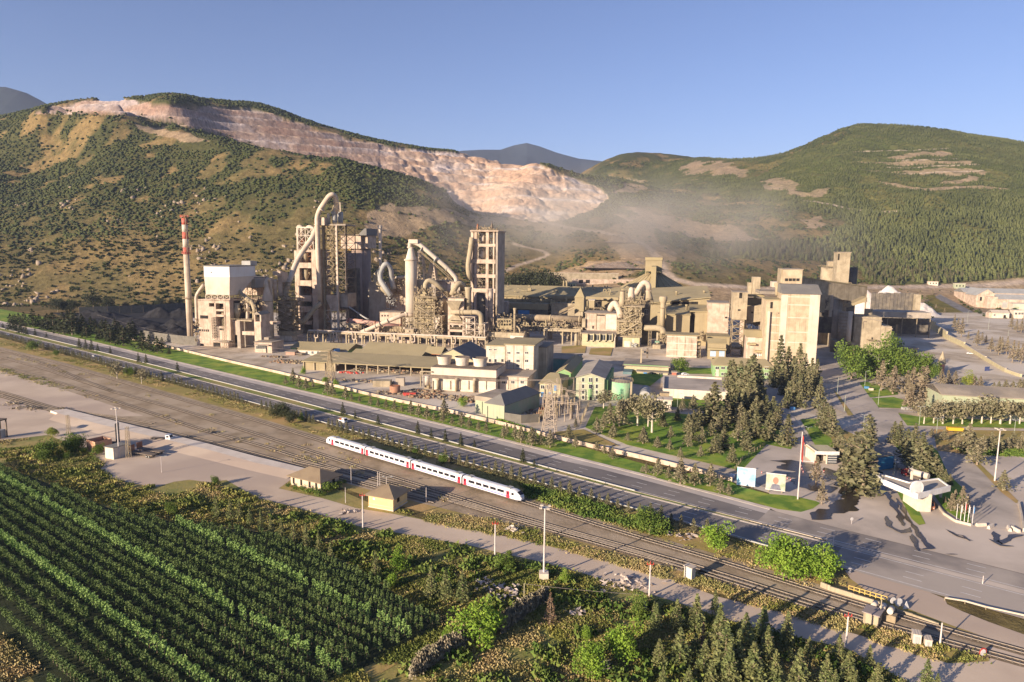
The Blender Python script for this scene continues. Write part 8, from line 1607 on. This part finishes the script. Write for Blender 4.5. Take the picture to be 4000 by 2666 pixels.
for poly,n,mt,sc_n,lb in((W1,9000,m_w1,14,'green weeds covering the scrub bank below the service road'),(W1,4000,m_w2,9,'dry tan grass patches among the weeds below the service road'),(W2,3200,m_w1,16,'green weeds between the yard and the orchard'),(W2,2600,m_w2,12,'dry orange grass between the yard and the orchard'),(W3,5200,m_w2,12,'dry grass strip between the railway and the highway'),(W3,3600,m_w1,18,'green weeds on the strip between the railway and the highway'),(W4,4200,m_w2,10,'dry grass bank between the tracks and the service road'),(W4,1500,m_w1,8,'green weeds on the bank between the tracks and the service road')):
 P=fill(poly,int(n*1.4),sc_n,n);scatter('weeds' if mt is m_w1 else 'dry_grass',P,TU,nr.uniform(.6,1.5,len(P)),mt,lb,'weeds' if mt is m_w1 else 'dry grass')
for poly,n,mt,lb in(([(1230,2700),(1500,2575),(1745,2455),(1800,2485),(1590,2600),(1330,2720)],900,m_w1,'green weeds growing over the farm track at the orchard edge'),([(-20,2490),(0,2490),(250,2740),(-100,2740)],500,m_w2,'brown dry weeds in the bottom left corner'),([(0,1440),(250,1510),(700,1640),(1300,1800),(1500,1870),(1900,2000),(1900,2010),(1500,1900),(1200,1810),(700,1665),(250,1530),(0,1460)],900,m_w2,'tufts of dry grass between the middle tracks'),([(0,1372),(208,1425),(506,1516),(1000,1668),(1276,1752),(1700,1890),(1700,1900),(1000,1690),(506,1528),(0,1388)],800,m_w2,'tufts of dry grass beside the train track'),([(0,1435),(250,1500),(330,1530),(250,1525),(0,1460)],260,m_w1,'low green weeds at the left end of the yard')):
 P=fill(poly,n,8,n);scatter('weeds',P,TU,nr.uniform(.6,1.7,len(P)),mt,lb,'weeds')
P=fill(W1,240,22,9);scatter('bushes',P,BU,nr.uniform(.7,1.7,len(P)),m_w3,'low leafy bushes scattered through the weedy bank','bushes');P=fill(W2,160,22,4);scatter('bushes',P,BU,nr.uniform(.6,1.5,len(P)),m_w1,'low bushes scattered between the yard and the orchard','bushes');P=fill([(2040,1900),(2230,1935),(2500,2030),(2640,2075),(2560,2090),(2300,2020),(2060,1950)],260,None);scatter('bushes',P,BU,nr.uniform(.6,1.3,len(P)),m_w3,'bright green undergrowth beside the nose of the train','bushes')
P=fill([(1945,1640),(2100,1690),(2110,1700),(1940,1652)],120,None);scatter('hedge',P,BU,nr.uniform(.6,1.0,len(P)),LM['bright'],'bright green creeper hedge on the wall below the grey board screen','hedge');P=fill([(3730,1755),(4100,1765),(4100,1788),(3780,1778)],400,None);scatter('hedge',P,BU,nr.uniform(.7,1.2,len(P)),LM['leaf'],'long green hedge at the back of the right car park','hedge')
REED=[tris(np.stack([nr.normal(0,.3,16),nr.normal(0,.3,16),nr.uniform(.5,2.6,16)],-1),nr.uniform(.25,.5,16),0,4)for _ in range(3)]
for pl,n in(([(1930,2450),(2110,2340),(2140,2330),(2130,2350),(1960,2480),(1940,2470)],420),([(1640,2590),(1860,2470),(1870,2490),(1700,2600),(1600,2666)],420)):P=fill(pl,n);scatter('reeds',P,REED,nr.uniform(.7,1.1,len(P)),leafmat('reed_stems',(.30,.25,.17),(.22,.2,.13),.6),'pale feathery reeds in a band '+('up to the wooden pole' if pl[0][0]>1900 else 'along the orchard corner path'),'reeds')
gx,gy,gz=TX,TY,TZ;row,colm=np.where((TY[:-1,:-1]>845)&(TY[:-1,:-1]<2700)&(np.abs(TX[:-1,:-1]/np.maximum(TY[:-1,:-1],1))<.93))
w0=RR[row,colm]*(RR[row+1,colm]-RR[row,colm])*(AA[row,colm+1]-AA[row,colm]);vi=row*n1+colm
bx_,by_=tpx[vi],tpy[vi];U,Vv=bx_/S,by_/S
occ=rock[vi]>.5;br=bare[vi];rd=road[vi];fo=forest[vi];cl=fbm(TP[vi,0],TP[vi,1],42,4,400);cl2=fbm(TP[vi,0],TP[vi,1],150,3,500)
dens=sstep(cl+(cl2-.5)*.5+np.where((U<1080),.07,0),.42,.54)
lowl=np.where((U<1100),np.clip((Vv-470)/170,0,1),.4);dens=dens*(1-.6*lowl)+.09
open_=inpoly(bx_,by_,sc_([(560,450),(760,440),(840,500),(900,560),(700,620),(540,640),(480,560)]));dens=np.where(open_,dens*.35,dens);dens=np.where(inpoly(bx_,by_,sc_([(300,285),(430,300),(520,345),(420,350),(320,310)])),dens*.1,dens)
dens=np.where(occ|(rd>.3),0,dens)*(1-br*.93);dens=np.where(fo>0,0,dens);dens=np.where(vergeg[vi]+asph[vi]>.5,0,dens)
def sample(w,n):
 c_=nr.choice(len(w),n,p=w/w.sum());r_,k_=row[c_],colm[c_];a,b=nr.random(n),nr.random(n)
 f=lambda A:(A[r_,k_]*(1-a)+A[r_+1,k_]*a)*(1-b)+(A[r_,k_+1]*(1-a)+A[r_+1,k_+1]*a)*b
 return np.stack([f(gx),f(gy),f(gz)],-1)
t_=(1+5**.5)/2;IV=np.array([(-1,t_,0),(1,t_,0),(-1,-t_,0),(1,-t_,0),(0,-1,t_),(0,1,t_),(0,-1,-t_),(0,1,-t_),(t_,0,-1),(t_,0,1),(-t_,0,-1),(-t_,0,1)])/1.9;IF=np.array([(0,11,5),(0,5,1),(0,1,7),(0,7,10),(0,10,11),(1,5,9),(5,11,4),(11,10,2),(10,7,6),(7,1,8),(3,9,4),(3,4,2),(3,2,6),(3,6,8),(3,8,9),(4,9,5),(2,4,11),(6,2,10),(8,6,7),(9,8,1)])
def blob(j=.25,z=.75):return IV*(1+nr.normal(0,j,(12,1)))*np.array([1,1,z])+np.array([0,0,.35]),IF
SB=[blob(.28)for _ in range(8)]
def leafy(n=26):d=nr.normal(size=(n,3));d/=np.linalg.norm(d,axis=1)[:,None];return tris(d*.75*nr.random((n,1))**.3*np.array([1,1,.7])+np.array([0,0,.5]),nr.uniform(.3,.55,n))
SB2=[leafy()for _ in range(6)]
P=sample(w0*dens,98000);farm=P[:,1]>1050
m_sh=leafmat('hill_shrub_leaves',(.05,.064,.016),(.075,.085,.022),.06,(.035,.047,.014),.02)
scatter('scrub',P[farm],SB,nr.uniform(1.0,1.9,farm.sum())**2,m_sh,'dark green shrubs scattered densely over the hills','scrub');scatter('scrub',P[~farm],SB2,nr.uniform(1.2,3.4,(~farm).sum()),m_sh,'dark green bushes on the lower hill slopes behind the plant','scrub')
wf=w0*(fo>0)*(1-br)*(1-np.clip(rd*1.5,0,1))*(.25+.75*sstep(cl,.36,.5))*np.where(fo<.9,.4,1.)
def cone(n=3):
 V=[];F=[]
 for k in range(n):
  z0,z1=.12+.26*k,.12+.26*k+.48;r=(.34-.09*k);b=len(V)
  for j in range(6):a=j*1.047+k;V.append((r*math.cos(a)*nr.uniform(.7,1.25),r*math.sin(a)*nr.uniform(.7,1.25),z0+nr.normal(0,.03)))
  V.append((0,0,z1));F+=[(b+j,b+(j+1)%6,b+6)for j in range(6)]
 return np.array(V),np.array(F)
CN=[cone()for _ in range(6)];P=sample(wf,36000);d=np.hypot(P[:,0],P[:,1]);sz=nr.uniform(7,12.5,len(P))*np.interp(P[:,1],[1350,1650],[1,.5]);ppx,ppy=proj(P)
inside=(ppx>0)&(ppx<4000);big=np.argsort(-(sz/d)*inside)[:300];restf=np.ones(len(P),bool);restf[big]=False
m_fo=leafmat('forest_needles',(.10,.115,.036),(.135,.145,.05),.05,(.08,.092,.03),.012)
scatter('forest',P[restf],CN,sz[restf],m_fo,'conifer forest covering the right hill','forest')
fd=[proto('fir',v)for v in range(4)]
for i in big:
 t=thing('forest_fir','conifer at the near foot of the forest on the right hill','tree',(P[i][0],P[i][1],P[i][2]-.3),0,'conifers of the forest front');s=sz[i]/10*1.15;t.scale=(s*1.05,s*1.05,s)
 for nm,dd in zip(('crown','trunk'),fd[i%4]):o=bpy.data.objects.new(nm,dd);COL.objects.link(o);o.parent=t
wr=w0*((Vv>430)&(U<900)&(cl<.47)&~occ)*np.where(Vv>560,2.5,1);P=sample(wr,3600);k=fbm(P[:,0],P[:,1],60,3,900);P=P[k>np.quantile(k,.55)]
scatter('rocks',P-np.array([0,0,.6]),[blob(.45,.9)for _ in range(6)],nr.uniform(.8,1.9,len(P))**2,M('rock',(.34,.27,.20),(.24,.19,.14),.1,.95,.4),'pale rock outcrops on the lower left hill','rocks')
hb=MB().box(-9000,9000,-300,13500,-30,1550).build('haze',None);hb['kind']='stuff';hb['label']='pale haze filling the valley';hb['category']='haze'
m=bpy.data.materials.new('haze_air');m.use_nodes=True;N=m.node_tree.nodes;N.clear();o_=N.new('ShaderNodeOutputMaterial');v=N.new('ShaderNodeVolumePrincipled');v.inputs['Color'].default_value=(.58,.70,1.0,1);v.inputs['Density'].default_value=.000042;v.inputs['Anisotropy'].default_value=0.0
m.node_tree.links.new(v.outputs[0],o_.inputs['Volume']);hb.data.materials.append(m)
def dust(label,x,y,Y,rx,ry,rz,dn):
 p=AtY(x*S,y*S,Y);V=[];n,k_=20,10
 for i in range(1,k_):
  for j in range(n):a,b=math.pi*i/k_,6.2832*j/n;V.append((rx*math.sin(a)*math.cos(b),ry*math.sin(a)*math.sin(b),rz*math.cos(a)))
 F=[(i*n+j,i*n+(j+1)%n,(i+1)*n+(j+1)%n,(i+1)*n+j)for i in range(k_-2)for j in range(n)];V+=[(0,0,rz),(0,0,-rz)];q=len(V);F+=[(q-2,(j+1)%n,j)for j in range(n)]+[(q-1,(k_-2)*n+j,(k_-2)*n+(j+1)%n)for j in range(n)]
 F=[f[::-1]for f in F]
 m=bpy.data.materials.new('dust_air');m.use_nodes=True;N=m.node_tree.nodes;N.clear();o_=N.new('ShaderNodeOutputMaterial');v=N.new('ShaderNodeVolumePrincipled');v.inputs['Color'].default_value=(1,.94,.85,1);L=m.node_tree.links;tc=N.new('ShaderNodeTexCoord');mp=N.new('ShaderNodeMapping');mp.inputs['Scale'].default_value=(1/rx,1/ry,1/rz);gr=N.new('ShaderNodeTexGradient');gr.gradient_type='SPHERICAL';no=N.new('ShaderNodeTexNoise');no.inputs['Scale'].default_value=.009;no.inputs['Detail'].default_value=3;mr=N.new('ShaderNodeMapRange');mr.inputs[1].default_value=.35;mr.inputs[2].default_value=.7;pw=N.new('ShaderNodeMath');pw.operation='POWER';pw.inputs[1].default_value=1.6;m1=N.new('ShaderNodeMath');m1 .operation='MULTIPLY';m2=N.new('ShaderNodeMath');m2 .operation='MULTIPLY';m2 .inputs[1].default_value=dn
 L.new(tc.outputs['Object'],mp.inputs[0]);L.new(mp.outputs[0],gr.inputs[0]);L.new(tc.outputs['Object'],no.inputs['Vector']);L.new(no.outputs[0],mr.inputs[0]);L.new(gr.outputs['Fac'],pw.inputs[0]);L.new(pw.outputs[0],m1 .inputs[0]);L.new(mr.outputs[0],m1 .inputs[1]);L.new(m1 .outputs[0],m2 .inputs[0]);L.new(m2 .outputs[0],v.inputs['Density'])
 m.node_tree.links.new(v.outputs[0],o_.inputs['Volume']);o=mesh('dust_haze',V,F,m);o.location=p;o.rotation_euler=(0,0,-.2);tag(o,label,'dust',None,'stuff')
dust('thin cloud of pale dust hanging in the valley behind the storage hall',1270,540,1220,620,300,130,.012)
